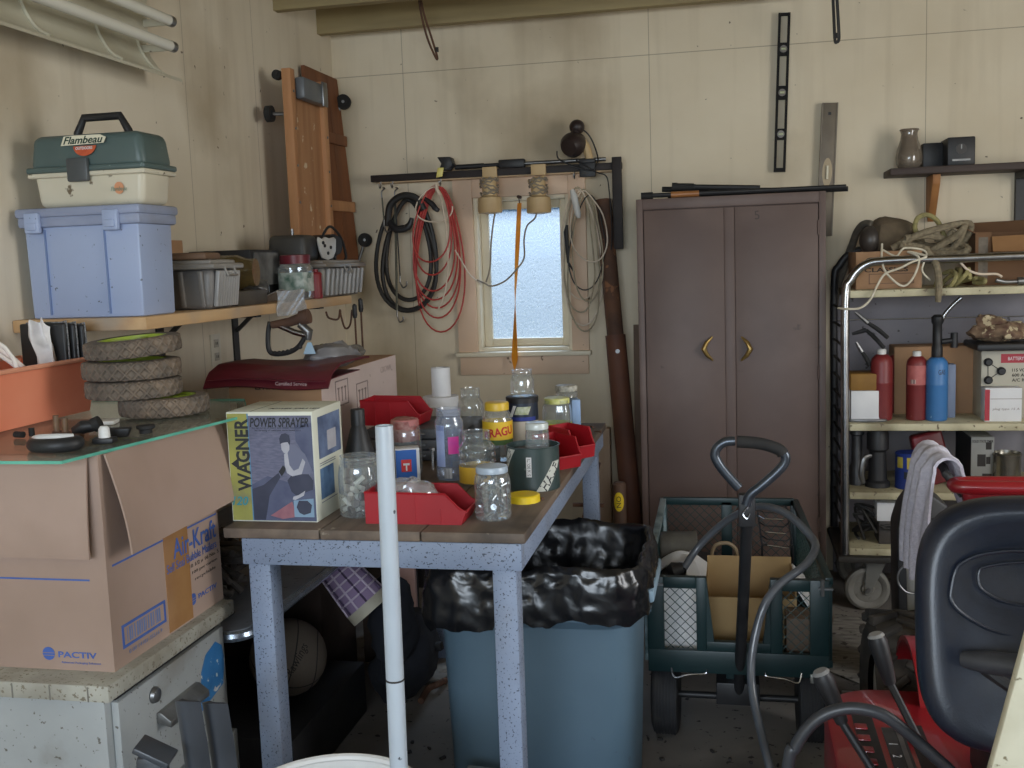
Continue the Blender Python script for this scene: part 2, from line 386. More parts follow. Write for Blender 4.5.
# the daylight
w = bpy.data.worlds.new('sky'); sc.world = w; w.use_nodes = True; N = w.node_tree.nodes; L = w.node_tree.links
bg = N['Background']; tc = N.new('ShaderNodeTexCoord'); sp = N.new('ShaderNodeSeparateXYZ'); L.new(tc.outputs['Generated'], sp.inputs[0])
cr = N.new('ShaderNodeValToRGB'); L.new(sp.outputs['Z'], cr.inputs[0])
cr.color_ramp.elements[0].position = 0; cr.color_ramp.elements[0].color = (.10,.12,.10,1)
e = cr.color_ramp.elements.new(.01); e.color = (.20,.26,.33,1); e = cr.color_ramp.elements.new(.13); e.color = (.24,.32,.42,1); e = cr.color_ramp.elements.new(.22); e.color = (.75,.85,1,1); cr.color_ramp.elements[-1].position = .7; cr.color_ramp.elements[-1].color = (.55,.72,1,1)
L.new(cr.outputs[0], bg.inputs[0]); bg.inputs[1].default_value = 2.0
def area(name, loc, aim, sx_, sy_, power, col):
    l = bpy.data.lights.new(name, 'AREA'); l.shape = 'RECTANGLE'; l.size = sx_; l.size_y = sy_; l.energy = power; l.color = col
    o = bpy.data.objects.new(name, l); COL.objects.link(o); o.location = loc
    o.rotation_euler = (V(aim)-V(loc)).to_track_quat('-Z','Z').to_euler(); return o
area('doorway_daylight', (-.5,YF-.25,1.75), (-.1,5,1.75), 3.0, 1.1, 86, (.80,.90,1))
area('side_fill_light', (XR-.02,1.9,1.75), (XL,3.2,1.7), 1.6, 1.1, 32, (1,.97,.92))  # fill added to brighten the left wall; no side door is known
area('window_daylight', ((HX0+HX1)/2,YB+1.6,3.3), ((HX0+HX1)/2,YB,1.4), 1.6, 1.2, 380, (1,.98,.95))
vs = sc.view_settings; sc.display_settings.display_device = 'sRGB'; vs.view_transform = 'Standard'; vs.look = 'None'; vs.exposure = .62; vs.gamma = 1; vs.use_curve_mapping = False
sc.cycles.use_denoising = True; sc.cycles.max_bounces = 10; sc.cycles.transparent_max_bounces = 24; sc.cycles.diffuse_bounces = 5
# ================================================================== left wall
# fluorescent fixture fixed to the wall, reflector opening into the room
fx = XL
e_low = PX(183,82,XL+.15); zl = e_low.z; y1 = e_low.y
prof = [(.15,zl),(.146,zl+.010),(.105,zl+.022),(.07,zl+.045),(.04,zl+.09),(.025,zl+.14),(.025,zl+.22),(.045,zl+.28),(.09,zl+.33),(.15,zl+.36)]
t_ = thing('fluorescent_fixture', 'two-tube fluorescent strip light with open white reflector high on the wall', 'light fixture', (fx,2.4,zl+.2))
M_refl = pm('aged_white_enamel', S(206,202,184), S(186,180,160), scale=3, rough=.35, spot=S(90,70,50), sscale=16, sth=.72)
b = MB(); b.grid(lambda u, v: (lambda i, f: V((fx+prof[i][0]+(prof[min(i+1,9)][0]-prof[i][0])*f, 1.2+(y1-1.2)*u - (0.16*(abs(v-.5)*2>2)), prof[i][1]+(prof[min(i+1,9)][1]-prof[i][1])*f)))(min(int(v*9),9), v*9-int(v*9)), 14, 18, .002)
rf = part(t_, 'reflector', b, M_refl)
for yy in (1.9, 2.25, 2.6, 2.95, y1-.06):
    b = MB(); b.tube([V((fx+p[0]+.004, yy, p[1]+.002)) for p in prof[2:8]], .006, 6, k=3); part(rf, 'rib', b, M_refl)
b = MB(); b.bb((fx+.002,1.2,zl+.16),(fx+.05,y1-.02,zl+.33),.004); part(t_, 'ballast_housing', b, M_refl)
M_tube = pm('fluorescent_tube', S(222,220,208), rough=.25)
for zc in (zl+.105, zl+.185):
    b = MB(); b.cyl((fx+.145,1.2,zc),(fx+.145,y1-.06,zc),.017,n=20); tb = part(t_, 'tube', b, M_tube)
    b = MB(); b.cyl((fx+.145,y1-.06,zc),(fx+.145,y1-.035,zc),.0175,n=20); part(tb, 'end_cap', b, M_steel)
    b = MB(); b.bb((fx+.02,y1-.05,zc-.012),(fx+.15,y1-.038,zc+.012),.003); part(t_, 'tube_holder', b, M_refl)
# two mechanic's creepers hung in the corner
M_pine = wood('worn_pine', S(190,140,98), S(166,116,76), 2)
M_ply = wood('scraped_plywood', S(180,132,92), S(156,110,74), 2, spot=S(212,190,160), sscale=22, sth=.66)
M_brown = wood('brown_board', S(126,78,46), S(104,62,36), 2)
def caster(root, c, ax, r=.035, stem=None):
    ax = V(ax).normalized(); c = V(c)
    b = MB(); b.cyl(c-ax*.012, c+ax*.012, r, n=22); b.cyl(c-ax*.016, c+ax*.016, r*.45, n=16); wv = part(root, 'caster', b, M_rubber)
    b = MB(); b.cyl(c+ax*.016, c+ax*.019, r*.2, n=10); part(wv, 'axle', b, M_steel)
    if stem: b = MB(); b.tube([V(stem), c], .008, 8); part(wv, 'stem', b, M_steel)
A0, A1 = PX(283,68,-1.765), PX(297,256,-1.745)
t_ = thing('mechanic_creeper', 'pale pine mechanic creeper with scraped plywood deck and grey headrest', 'creeper', A1)
yl, yr = A0.y, PX(324,150,-1.765).y-.005
zt, zb = A0.z, 1.36
dx = .0
for nm, y0_, y1_ in (('side_rail', yl, yl+.045), ('side_rail', yr-.045, yr)):
    b = MB(); b.bb((-1.775,y0_,zb),(-1.735,y1_,zt - (0 if y0_==yl else .0)),.003); sr = part(t_, nm, b, M_pine)
    for k in range(6):
        b = MB(); b.cyl((-1.736,(y0_+y1_)/2,zb+.12+.15*k),(-1.732,(y0_+y1_)/2,zb+.12+.15*k),.006,n=10); part(sr, 'screw', b, M_steel)
b = MB(); b.bb((-1.772,yl+.045,zb+.02),(-1.755,yr-.045,zt-.03)); part(t_, 'deck', b, M_ply)
b = MB(); b.box((-1.725,(yl+yr)/2-.0,zt-.07),(.045,.27,.09),.0,.012); hd = part(t_, 'headrest', b, pm('grey_vinyl', S(104,108,112), S(88,92,96), rough=.4, spot=S(170,160,150), sscale=40, sth=.7))
b = MB(); b.box((-1.70,yr-.12,zt-.07),(.012,.05,.104),None,.004); part(hd, 'strap', b, M_steel)
caster(t_, (-1.83,yl-.012,zt-.18), (1,0,0), .033, (-1.77,yl+.02,zt-.18)); caster(t_, (-1.805,yl+.03,zt-.02), (0,1,0), .02)
# the second one, brown, behind
B0 = PY(303,60,4.84); B1 = PY(334,78,4.93); B2 = PY(357,256,4.90)
t_ = thing('mechanic_creeper', 'dark brown plank creeper with black casters leaning behind the pale one', 'creeper', B2)
def bq(u, v): # u across, v down
    tl, tr, bl, br = V((-1.882,4.56,2.42)), V((PY(334,80,4.95).x,4.95,PY(334,80,4.95).z)), V((-1.86,4.56,1.42)), V((PY(358,256,4.95).x,4.95,1.42))
    return tl.lerp(tr,u).lerp(bl.lerp(br,u),v)
for k in range(3):
    b = MB(); u0, u1 = k/3+.004, (k+1)/3-.004
    b.quad(bq(u0,0), bq(u1,0), bq(u1,1), bq(u0,1), .016); part(t_, 'plank', b, M_brown)
for v in (.30, .62):
    b = MB(); p0, p1 = bq(-.05,v), bq(1.04,v); nrm = V((.06,-.06,0))*.3; b.beam(p0+nrm, p1+nrm, .022, .05, (0,0,1), .003); part(t_, 'batten', b, M_pine if v > .5 else M_brown)
c = PY(343.5,102,4.94); caster(t_, c, (.2,-1,0), .036, bq(.97,.16)); c = PY(365,240,4.94); caster(t_, c, (.2,-1,0), .034, bq(.98,.92))
# wooden shelf on the left wall with its brackets
ZS = 1.392; SX = -1.5
M_shelf = wood('shelf_plank', S(206,172,128), S(190,150,106), 1, dust=S(158,146,132), dsc=2.5)
b = MB(); b.bb((XL+.001,2.49,ZS-.034),(SX,PX(352,303,SX).y,ZS),.003)
SY1 = PX(352,303,SX).y
solo('wall_shelf', 'long pine wall shelf carrying the blue tote and grey ribbed boxes', 'shelf', b, M_shelf)
for i, px in enumerate((166, 241)):
    y = PX(px,360,XL+.02).y
    t_ = thing('shelf_bracket', ('black strip shelf bracket nearer the stacked wheels' if i == 0 else 'black strip shelf bracket beside the power outlet'), 'bracket', (XL,y,ZS-.04), group=None)
    b = MB(); b.bb((XL+.001,y-.022,ZS-.36),(XL+.008,y+.022,ZS-.035)); part(t_, 'wall_plate', b, M_black)
    b = MB(); b.bb((XL+.008,y-.018,ZS-.042),(SX-.03,y+.018,ZS-.035)); part(t_, 'shelf_arm', b, M_black)
    b = MB(); b.beam((XL+.01,y,ZS-.12),(XL+.1,y,ZS-.042),.014,.014); part(t_, 'brace', b, M_black)
b = MB(); yb = 2.55; b.tube([(XL+.02,yb,1.24),(XL+.012,yb,1.30),(XL+.03,yb,1.335),(XL+.09,yb,1.349)], .009, 8, k=6)
solo('shelf_hook_bracket', 'bent rusty steel rod bracket under the near end of the shelf', 'bracket', b, M_rust)
# ---- blue tote
M_tote = pm('pale_blue_plastic', S(166,180,210), S(154,168,200), scale=3, rough=.4, spot=S(90,96,110), sscale=80, sth=.69)
M_tote2 = pm('blue_grey_lid', S(150,160,186), S(132,140,164), scale=6, rough=.45, dust=S(140,136,130))
tx0, tx1, ty0, ty1 = XL+.022, -1.515, 2.515, 2.715
th = PY(100,207,ty0+.1).z-ZS
t_ = thing('storage_tote', 'pale blue lidded plastic tote with two front latches on the wall shelf', 'tote', ((tx0+tx1)/2,(ty0+ty1)/2,ZS))
cx, cy = (tx0+tx1)/2, (ty0+ty1)/2; wx, wy = tx1-tx0-.02, ty1-ty0-.03
b = MB(); b.box((cx,cy,ZS+th*.42),(wx,wy,th*.84),None,.008,taper=.975); body = part(t_, 'body', b, M_tote)
for fx_ in (.18,.70):
    b = MB(); b.bb((cx-wx/2+wx*fx_,cy-wy/2-.004,ZS+.01),(cx-wx/2+wx*fx_+.004,cy-wy/2+.006,ZS+th*.8)); part(body, 'moulded_rib', b, pm('tote_rib', S(110,130,172), rough=.5))
b = MB(); b.box((cx,cy,ZS+th*.87),(wx+.022,wy+.024,th*.10),None,.008); b.box((cx,cy,ZS+th*.95),(wx+.03,wy+.034,th*.085),None,.008); lid = part(t_, 'lid', b, M_tote2)
for fx_ in (.12,.80):
    b = MB(); x = cx-wx/2+wx*fx_; b.box((x,cy-wy/2-.018,ZS+th*.86),(.045,.016,.055),None,.005); b.box((x,cy-wy/2-.026,ZS+th*.83),(.03,.008,.02),None,.003); part(t_, 'latch', b, M_tote)
# ---- tackle box on the tote
zt0 = ZS+th*.9925 
kx0, kx1, ky0, ky1 = XL+.055, -1.495, 2.53, 2.695
kc = ((kx0+kx1)/2, (ky0+ky1)/2); kw, kd = kx1-kx0, ky1-ky0
t_ = thing('tackle_box', 'green and cream fishing tackle box standing on the blue tote', 'tackle box', (kc[0],kc[1],zt0))
M_cream = pm('dirty_cream_plastic', S(214,207,188), S(202,194,172), scale=4, rough=.45, spot=S(110,96,76), sscale=26, sth=.66)
M_green = pm('dusty_green_plastic', S(84,101,99), S(73,90,88), scale=4, rough=.4, spot=S(120,140,136), sscale=40, sth=.7)
zm = PY(85,171,2.53).z
b = MB(); b.box((kc[0],kc[1],(zt0+zm)/2),(kw-.02,kd-.02,zm-zt0),None,.018,3,taper=.94); b.box((kc[0],kc[1],zm-.006),(kw,kd,.014),None,.006); part(t_, 'body', b, M_cream)
ztop = PY(90,137,2.60).z
b = MB(); b.box((kc[0],kc[1],(zm+ztop)/2+.003),(kw-.006,kd-.01,ztop-zm),Matrix.Rotation(PI,3,'X'),.022,4,taper=.93); b.box((kc[0],kc[1],zm+.008),(kw+.004,kd+.004,.016),None,.006); part(t_, 'lid', b, M_green)
b = MB(); hz = ztop-.004; hy = 2.61; hx0, hx1 = PY(77,135,hy).x, PY(130,135,hy).x
hzt = PY(100,117,hy).z
b.tube([(hx0,hy,hz),(hx0+.003,hy,hz+.016),(hx0+.025,hy,hzt),(hx1-.025,hy,hzt),(hx1-.003,hy,hz+.016),(hx1,hy,hz)],.011,12); part(t_, 'handle', b, M_black)
b = MB(); lx = PY(79,170,ky0).x; b.box((lx,ky0-.004,zm+.004),(.062,.016,.062),None,.005); part(t_, 'latch', b, pm('dark_grey_latch', S(74,78,80), rough=.4))
# emblem
lo = V((PY(88,147,ky0).x, ky0+.002, ztop-.03)); nv = V((0,-1,.18)).normalized(); FX = V((1,0,0)); FU = nv.cross(FX)*1
Mx = lambda o_, e_: FM(o_+nv*e_, FX, FU if FU.z > 0 else -FU)
yl_ = lambda z: ky0+.005+.30*0
lo = V((PY(84,147,ky0).x, ky0+.006, zm+(ztop-zm)*.70)); nv = V((0,-1,.13)).normalized()
b = MB(); b.prism([(.034*math.cos(a),.030*math.sin(a)) for a in [PI+.1+i*(PI-.2)/14 for i in range(15)]], Mx(lo,.002), .001); em = part(t_, 'emblem', b, pm('orange_emblem', S(206,98,58), S(190,80,48), scale=60))
b = MB(); b.prism([(-.066,-.013),(.060,-.011),(.067,.004),(.05,.012),(-.030,.013),(-.058,.012)], Mx(lo+V((0,-.003,.012)),.0042), .0008); part(em, 'lettering_plate', b, pm('emblem_cream', S(226,220,196), rough=.5))
b = MB(); b.text('Flambeau', Mx(lo+V((0,-.003,.012)),.0055), w=.116, h=.020, shear=.3, bold=.015, ext=.0006); part(em, 'lettering', b, pm('emblem_green', S(30,56,46), rough=.5))
b = MB(); b.text('OUTDOORS', Mx(lo+V((0,-.003,-.009)),.004), w=.05, h=.008, bold=.02); part(em, 'lettering', b, M_paper)
l2 = V((PY(122,190,ky0+.02).x, ky0+.010, zt0+(zm-zt0)*.48)); nv = V((0,-1,-.06)).normalized()
b = MB(); b.prism([(.014*math.cos(a),.016*math.sin(a)) for a in [i*2*PI/16 for i in range(16)]], FM(l2+nv*.003,(1,0,0),(0,0,1)), .0006); em = part(t_, 'small_emblem', b, pm('faded_orange', S(214,150,110)))
b = MB(); b.text('Flambeau', FM(l2+nv*.005+V((0,0,-.002)),(1,0,0),(0,0,1)), w=.046, h=.011, shear=.3); part(em, 'lettering', b, pm('faded_green', S(110,140,122)))
# ---- grey ribbed boxes (one built, one copied)
M_gbox = pm('grey_ribbed_plastic', S(116,114,114), S(96,94,94), scale=6, rough=.45, dust=S(140,134,126))
M_glid = pm('translucent_lid', S(150,146,140), S(124,120,114), scale=8, rough=.3, dust=S(110,100,90))
def ribbed(name, label, lo, hi, grp):
    lo, hi = V(lo), V(hi); c = (lo+hi)/2; sx_, sy_, sz_ = hi-lo
    t_ = thing(name, label, 'storage box', (c.x,c.y,lo.z), group=grp); hb = sz_*.86
    b = MB(); b.box((c.x,c.y,lo.z+hb/2),(sx_-.03,sy_-.03,hb),None,.02,3,taper=.93); bd = part(t_, 'body', b, M_gbox)
    n = 9
    for k in range(n):
        y = lo.y+.04+(sy_-.08)*k/(n-1); b = MB(); b.beam((hi.x-.020,y,lo.z+.008),(hi.x-.006,y,lo.z+hb*.96),.016,.014,(1,0,0),.004); part(bd, 'rib', b, pm('light_rib', S(176,174,172), S(150,148,146), rough=.4))
    for k in range(5):
        x = lo.x+.05+(sx_-.1)*k/4; b = MB(); b.beam((x,lo.y+.018,lo.z+.008),(x,lo.y+.006,lo.z+hb*.96),.016,.012,(0,-1,0),.004); part(bd, 'rib', b, M_gbox)
    b = MB(); b.box((c.x,c.y,lo.z+hb+.008),(sx_,sy_,.018),None,.008); b.box((c.x,c.y,lo.z+hb+.02),(sx_-.04,sy_-.04,.016),None,.007); part(t_, 'lid', b, M_glid)
    b = MB(); b.tube([(hi.x-.004,c.y-.03,lo.z+hb+.006),(hi.x+.008,c.y-.03,lo.z+hb-.02),(hi.x+.008,c.y+.03,lo.z+hb-.02),(hi.x-.004,c.y+.03,lo.z+hb+.006)],.004,6); part(t_, 'latch', b, M_glid)
    return t_
yA0, yA1 = PX(213,300,-1.5).y, PX(244,300,-1.5).y
ribbed('ribbed_storage_box', 'grey ribbed plastic box standing against the blue tote', (XL+.05,yA0,ZS), (-1.49,yA1,PX(225,262,-1.5).z), 'grey ribbed boxes on the shelf')
yB0, yB1 = PX(325,290,-1.49).y, PX(367,290,-1.49).y
ribbed('ribbed_storage_box', 'grey ribbed plastic box at the far end of the shelf', (-1.71,yB0-.0,ZS+.0), (-1.48,yB1-.02,PX(345,262,-1.49).z), 'grey ribbed boxes on the shelf')
ZB = PX(345,262,-1.49).z; ZA = PX(225,262,-1.5).z
ZA = ZA+0.0; 
topA = ZS+(ZA-ZS)*.86+.028; topB = ZS+(ZB-ZS)*.86+.028
# things on the near ribbed box
b = MB(); b.box((-1.66,(yA0+yA1)/2,topA+.012),(.22,.16,.022),.2,.008); solo('flat_brown_case', 'flat brown case lying on the nearer ribbed box', 'case', b, pm('tan_case', S(126,98,76), S(110,84,64), rough=.6))
b = MB(); b.box((-1.82,yA1+.08,ZS+.11),(.09,.12,.22),None,.002); solo('small_carton', 'small tan carton against the wall behind the nearer ribbed box', 'carton', b, M_card)
# black box with silver end
y = PX(262,262,-1.6).y-.12
bz = PY(262,249,y+.12).z; bx = PY(262,249,y+.12).x; t_ = thing('black_tool_case', 'black flat box with scuffed grey end raised behind the amber jar', 'box', (-1.76,y+.16,ZS))
b = MB(); b.bb((XL+.02,y+.12,ZS),(bx-.045,y+.36,bz),.004); bb_ = part(t_, 'body', b, M_black)
b = MB(); b.bb((bx-.044,y+.14,ZS+.06),(bx-.041,y+.34,bz-.01)); part(bb_, 'scuffed_label', b, pm('scuffed_silver', S(120,120,118), S(60,60,60), scale=14))
# amber jar lying down
yj = yA1+.03
t_ = thing('amber_glass_jar', 'amber tinted glass jar lying on its side on a low dark tray', 'jar', (-1.6,yj,ZS))
M_amber = glassm('amber_glass', (.75,.66,.42,1), .08, .12, .6, S(126,108,70), .35)
b = MB(); b.lathe([(0,0),(.05,.0),(.058,.01),(.058,.13),(.045,.16),(.045,.19),(0,.19)], (-1.72,yj+.11,ZS+.107), 28, (0,PI/2,.15)); part(t_, 'glass', b, M_amber)
b = MB(); b.bb((-1.67,yj+.0,ZS),(-1.535,yj+.22,ZS+.048),.004); solo('dark_tray', 'low dark tray under the amber jar', 'tray', b, pm('dark_tray_metal', S(62,58,54), S(84,78,70), rough=.5, scale=12))
# crumpled dark foil and the clear bag hanging over the shelf edge
b = MB(); b.ell((-1.60,yj+.262,ZS+.05),(.05,.035,.042),n=28,m=18); b.jig(.014,26,1); solo('crumpled_dark_foil', 'crumpled dark foil scrap beside the hanging clear bag', 'foil', b, pm('dark_foil', S(70,70,72), S(150,150,150), scale=30, rough=.25, metal=.5))
M_poly = glassm('clear_polythene', (.93,.94,.95,1), .18, .10, .6, S(220,220,220), .25)
y0_, y1_ = PX(272,300,SX).y+.02, PX(303,300,SX).y
def fbag(u, v):
    x = -1.70+.085*min(v*2.2,1); z = ZS+.006 if v < .45 else ZS+.006-(v-.45)*.10
    if v < .45: z += .02*math.sin(v*7)
    return V((x+.006+.004*math.sin(u*9+v*5)+.006*(v>.45), y0_+(y1_-y0_)*u, z+.03*(1-v)))
b = MB(); b.grid(lambda u, v: V((SX+.008+.004*math.sin(u*9+v*6), y0_+(y1_-y0_)*u, ZS+.04-v*.085)), 14, 10, .0015); b.grid(lambda u, v: V((SX+.004-v*.09, y0_+(y1_-y0_)*u, ZS+.04-v*.036+.006*math.sin(u*8))), 12, 8, .0015)
solo('zip_bag', 'clear plastic zip bag draped over the shelf edge', 'bag', b, M_poly)
# jar with maroon lid and label
M_maroon = pm('maroon_plastic', S(110,34,46), S(94,28,40), rough=.4)
yj = yB0-.09; t_ = thing('maroon_lid_jar', 'square clear jar with wide maroon lid and green label', 'jar', (-1.565,yj,ZS))
zt_ = PX(297,255,-1.58).z; r = .055
b = MB(); b.lathe([(0,.001),(r*.95,.001),(r,.008),(r,(zt_-ZS)*.72),(r*.8,(zt_-ZS)*.82),(r*.78,(zt_-ZS)*.86)], (-1.565,yj,ZS), 32, None, 3); part(t_, 'glass', b, M_glass)
b = MB(); b.lathe([(0,(zt_-ZS)*.80),(r*1.0,(zt_-ZS)*.80),(r*1.02,(zt_-ZS)*.985),(r*.9,(zt_-ZS)),(0,(zt_-ZS))], (-1.565,yj,ZS), 40); part(t_, 'lid', b, M_maroon)
b = MB(); b.lathe([(r*1.01,.03),(r*1.01,.10)], (-1.565,yj,ZS), 32, None, 3); lb = part(t_, 'label', b, pm('green_white_label', S(200,206,200), S(50,92,74), scale=26, rough=.6))
b = MB(); b.text('GOLD', FM((-1.565+r*.98+.003,yj-.012,ZS+.085),(0,1,0),(0,0,1)), w=.04, h=.012); part(lb, 'lettering', b, pm('label_green', S(36,84,64)))
yj = yB0-.035; b = MB(); b.lathe([(0,0),(.022,0),(.023,.003),(.022,.006),(.022,.088),(.023,.092),(.019,.098),(.009,.10),(.009,.11),(0,.11)], (-1.512,yj+.006,ZS), 24); solo('red_spray_can', 'small red can tucked beside the maroon lid jar', 'can', b, pm('dull_red_tin', S(128,34,40), S(110,28,34), rough=.5))
b = MB(); b.bb((-1.70,yj-.03,ZS),(-1.64,yj+.025,ZS+.105),.002); solo('tan_card_box', 'narrow tan card box squeezed against the far ribbed box', 'box', b, M_card)
# on the far ribbed box
yb = yB0+.1
t_ = thing('power_tool_battery', 'squat dark grey tool case with clip handle on the far ribbed box', 'tool', (-1.75,yb,topB))
b = MB(); b.box((-1.66,yB0+.12,topB+.05),(.15,.13,.10),None,.02,3,taper=1.08); part(t_, 'body', b, pm('dark_grey_tool', S(70,68,64), S(56,54,52), rough=.5))
b = MB(); b.tube([(-1.66,yB0+.12,topB+.10),(-1.66,yB0+.12,topB+.125)],.006,8); part(t_, 'pin', b, M_steel)
# silver blade guard
yb = yB0+.16; xg = -1.54
t_ = thing('metal_guard_plate', 'notched silver metal plate standing on the far ribbed box', 'metal plate', (xg,yb,topB))
hg = PX(325,237,xg).z-topB
ol = [(-.055,hg),(-.03,hg*.9),(-.012,hg),(.015,hg*.94),(.045,hg),(.06,hg*.9),(.055,hg*.4),(.035,hg*.1),(0,0),(-.035,hg*.1),(-.05,hg*.4),(-.06,hg*.85)]
b = MB(); b.prism(ol, FM((xg,yb,topB),(.25,1,0),(0,0,1)), .008, .002); part(t_, 'plate', b, pm('aluminium_plate', S(206,204,200), S(180,178,174), rough=.4, metal=.3))
b = MB(); 
for q, z in ((-.02,.62),(.02,.55),(.0,.3),(-.03,.75)): b.cyl(V((xg,yb,topB+hg*z))+V((.22,.97,0))*q+V((.97,-.24,0))*.003, V((xg,yb,topB+hg*z))+V((.22,.97,0))*q+V((.97,-.24,0))*.0105, .007, n=10)
part(t_, 'bolt', b, M_black)
# black round motor with looping cord
c = V((-1.60, yB0+.32, topB+.06)); t_ = thing('corded_motor', 'small black round motor with looped cord on the far ribbed box', 'motor', (c.x,c.y,topB))
b = MB(); b.cyl(c+V((-.05,0,0)), c+V((.04,-.02,0)), .045, n=28); b.cyl(c+V((.04,-.02,0)), c+V((.055,-.023,0)), .038, n=28); b.bb((c.x-.04,c.y-.03,topB),(c.x+.03,c.y+.03,c.z-.03),.005); part(t_, 'housing', b, M_black)
b = MB(); b.tube([c+V((.0,-.05,.01)), c+V((.02,-.07,.05)), c+V((.03,-.02,.075)), c+V((.04,.06,.03)), c+V((.05,.08,-.04)), c+V((.05,.06,-.064))], .0055, 8, k=8); b.tube([c+V((.0,-.06,.0)), c+V((.03,-.09,.02)), c+V((.05,-.08,-.03)), c+V((.055,-.05,-.064))], .0045, 8, k=8); part(t_, 'cord', b, M_rubber)
# little things hung below the far end of the shelf on the wall
for i, (px, y0p, y1p) in enumerate(((355,318,336),(361,312,332))):
    p0, p1 = PX(px,y0p,-1.46), PX(px+1,y1p+8,-1.46)
    t_ = thing('screwdriver', ('long thin screwdriver standing behind the tall carton', 'shorter thin screwdriver with dark grip behind the tall carton')[i], 'screwdriver', p1)
    b = MB(); b.cyl(p0+V((0,0,-.3)), p0, .004, n=10); part(t_, 'shaft', b, M_rust)
    b = MB(); b.tube([p0, p0+V((0,0,.012)), p0+V((0,0,.05)), p0+V((0,0,.056))],[.007,.010,.009,.004],12); part(t_, 'grip', b, M_black)
b = MB(); q = lambda px, py: PX(px,py,SX+.012)
b.tube([q(326,312),q(329,318),q(338,319),q(340,310),q(341,316),q(345,328),q(350,325),q(352,310)], .004, 7, k=6)
solo('wire_loop', 'loop of brown wire dangling under the shelf end', 'wire', b, M_rust)
# ================================================================== back wall
# black hanging rail over the window, on hooks and blocks
M_bstain = wood('black_stained_wood', S(44,36,34), S(34,28,27), 0)
M_raw = wood('pale_raw_wood', S(206,176,140), S(190,158,120), 0)
r0, r1 = PY(371,184,4.9), PY(604,168,4.9); rz = (r0.z+r1.z)/2
rx0, rx1 = r0.x, PY(622,170,4.9).x
t_ = thing('hanging_rail', 'black stained wooden rail with a downward end post above the window', 'wall rail', ((rx0+rx1)/2,YB,rz))
b = MB(); b.bb((rx0,4.895,rz),(rx1,4.925,rz+.032),.003); part(t_, 'front_board', b, M_bstain)
b = MB(); b.bb((rx0+.03,4.925,rz-.006),(rx1-.03,YB-.001,rz+.012)); part(t_, 'underside_board', b, M_raw)
pz = PY(622,249,4.9).z
b = MB(); b.bb((rx1-.045,4.88,pz),(rx1,4.8949,rz+.055),.003); b.bb((rx1-.04,4.895,pz+.01),(rx1-.01,YB-.001,rz-.007),.002); part(t_, 'end_post', b, M_bstain)
for px in (381,393,441,575):
    x = PY(px,190,4.91).x; b = MB(); b.tube([(x,4.91,rz),(x,4.91,rz-.02),(x,4.898,rz-.032),(x,4.885,rz-.024),(x,4.883,rz-.012)],.003,7,k=4); part(t_, 'hook', b, M_steel)
RZ = rz+.032
# snow brush lying on the rail
t_ = thing('snow_brush', 'telescopic snow brush with black head and yellow scraper lying on the rail', 'snow brush', (PY(520,165,4.91).x,4.91,RZ))
p = lambda px, py: PY(px,py,4.91)
zc = RZ+.018
X = lambda px: PY(px,165,4.91).x
b = MB(); b.cyl((X(470),4.91,zc),(X(606),4.91,zc),.009,n=16); part(t_, 'handle_tube', b, M_steel)
b = MB(); b.cyl((X(455),4.91,zc),(X(484),4.91,zc),.012,n=16); b.cyl((X(484),4.91,zc),(X(501),4.91,zc),.0095,n=16); b.box((X(512),4.91,zc+.002),(X(526)-X(500),.04,.04),None,.006); part(t_, 'grip', b, M_black)
b = MB(); b.prism([(X(442),RZ+.062),(X(455),RZ+.060),(X(457),RZ+.025),(X(452),RZ-.0),(X(443),RZ+.002),(X(446),RZ+.03)], Matrix(((1,0,0,0),(0,0,-1,4.893),(0,1,0,0),(0,0,0,1))), .07, .004); part(t_, 'scraper_head', b, M_black)
b = MB(); b.prism([(X(443),RZ+.012),(X(449),RZ+.010),(X(447),RZ-.030),(X(441),RZ-.034)], Matrix(((1,0,0,0),(0,0,-1,4.8185),(0,1,0,0),(0,0,0,1))), .008, .002); part(t_, 'scraper_blade', b, pm('pale_yellow_plastic', S(226,212,120), rough=.4))
# two clip lamps hanging from the rail, cords wound round their sockets
M_sock = pm('aged_socket', S(204,178,134), S(184,154,110), scale=6, rough=.55)
M_cordw = pm('grey_cord', S(150,140,124), S(128,118,104), scale=10, rough=.6)
def cliplamp(px, label, tail):
    y = 4.86; top = PY(px,178,y); bot = PY(px-1,214,y); c0 = V((top.x, y, 0))
    t_ = thing('clip_lamp', label, 'lamp', (c0.x,y,bot.z), group='clip lamps on the rail')
    z = bot.z; h = rz-z
    b = MB(); b.lathe([(0,.0),(.030,.0),(.055,.004),(.058,.012),(.055,.075),(.04,.082),(.034,.085),(.034,.16),(.02,.17),(0,.17)], (c0.x,y,z), 30); part(t_, 'socket', b, M_sock)
    b = MB(); pts = []
    for i in range(110):
        a = i*.42; pts.append(V((c0.x+(.039+.005*math.sin(i*1.7))*math.cos(a), y+(.039+.004*math.cos(i*2.1))*math.sin(a), z+.092+.07*(.5+.5*math.sin(i*.13))+.006*math.sin(i*2.7))))
    b.tube(pts,.0036,6); w_ = part(t_, 'wound_cord', b, M_cordw)
    b = MB(); b.box((c0.x-.01,y+.012,rz+.02-.05),(.085,.012,.016),(0,-.25,0),.003); b.box((c0.x+.0,y+.012,rz-.055),(.02,.03,.04),None,.003); b.bb((c0.x-.035,4.872,rz-.01),(c0.x+.035,4.888,rz+.04),.002); part(t_, 'clamp', b, M_sock)
    b = MB(); b.tube([PY(a_,b_,4.84) for a_, b_ in tail],.0042,7,k=6); part(t_, 'cord', b, M_cordw)
cliplamp(489, 'clip lamp with wound cord hanging before the window, nearer the red cord coil', [(495,196),(496,205),(493,225),(491,245),(490,268),(486,282)])
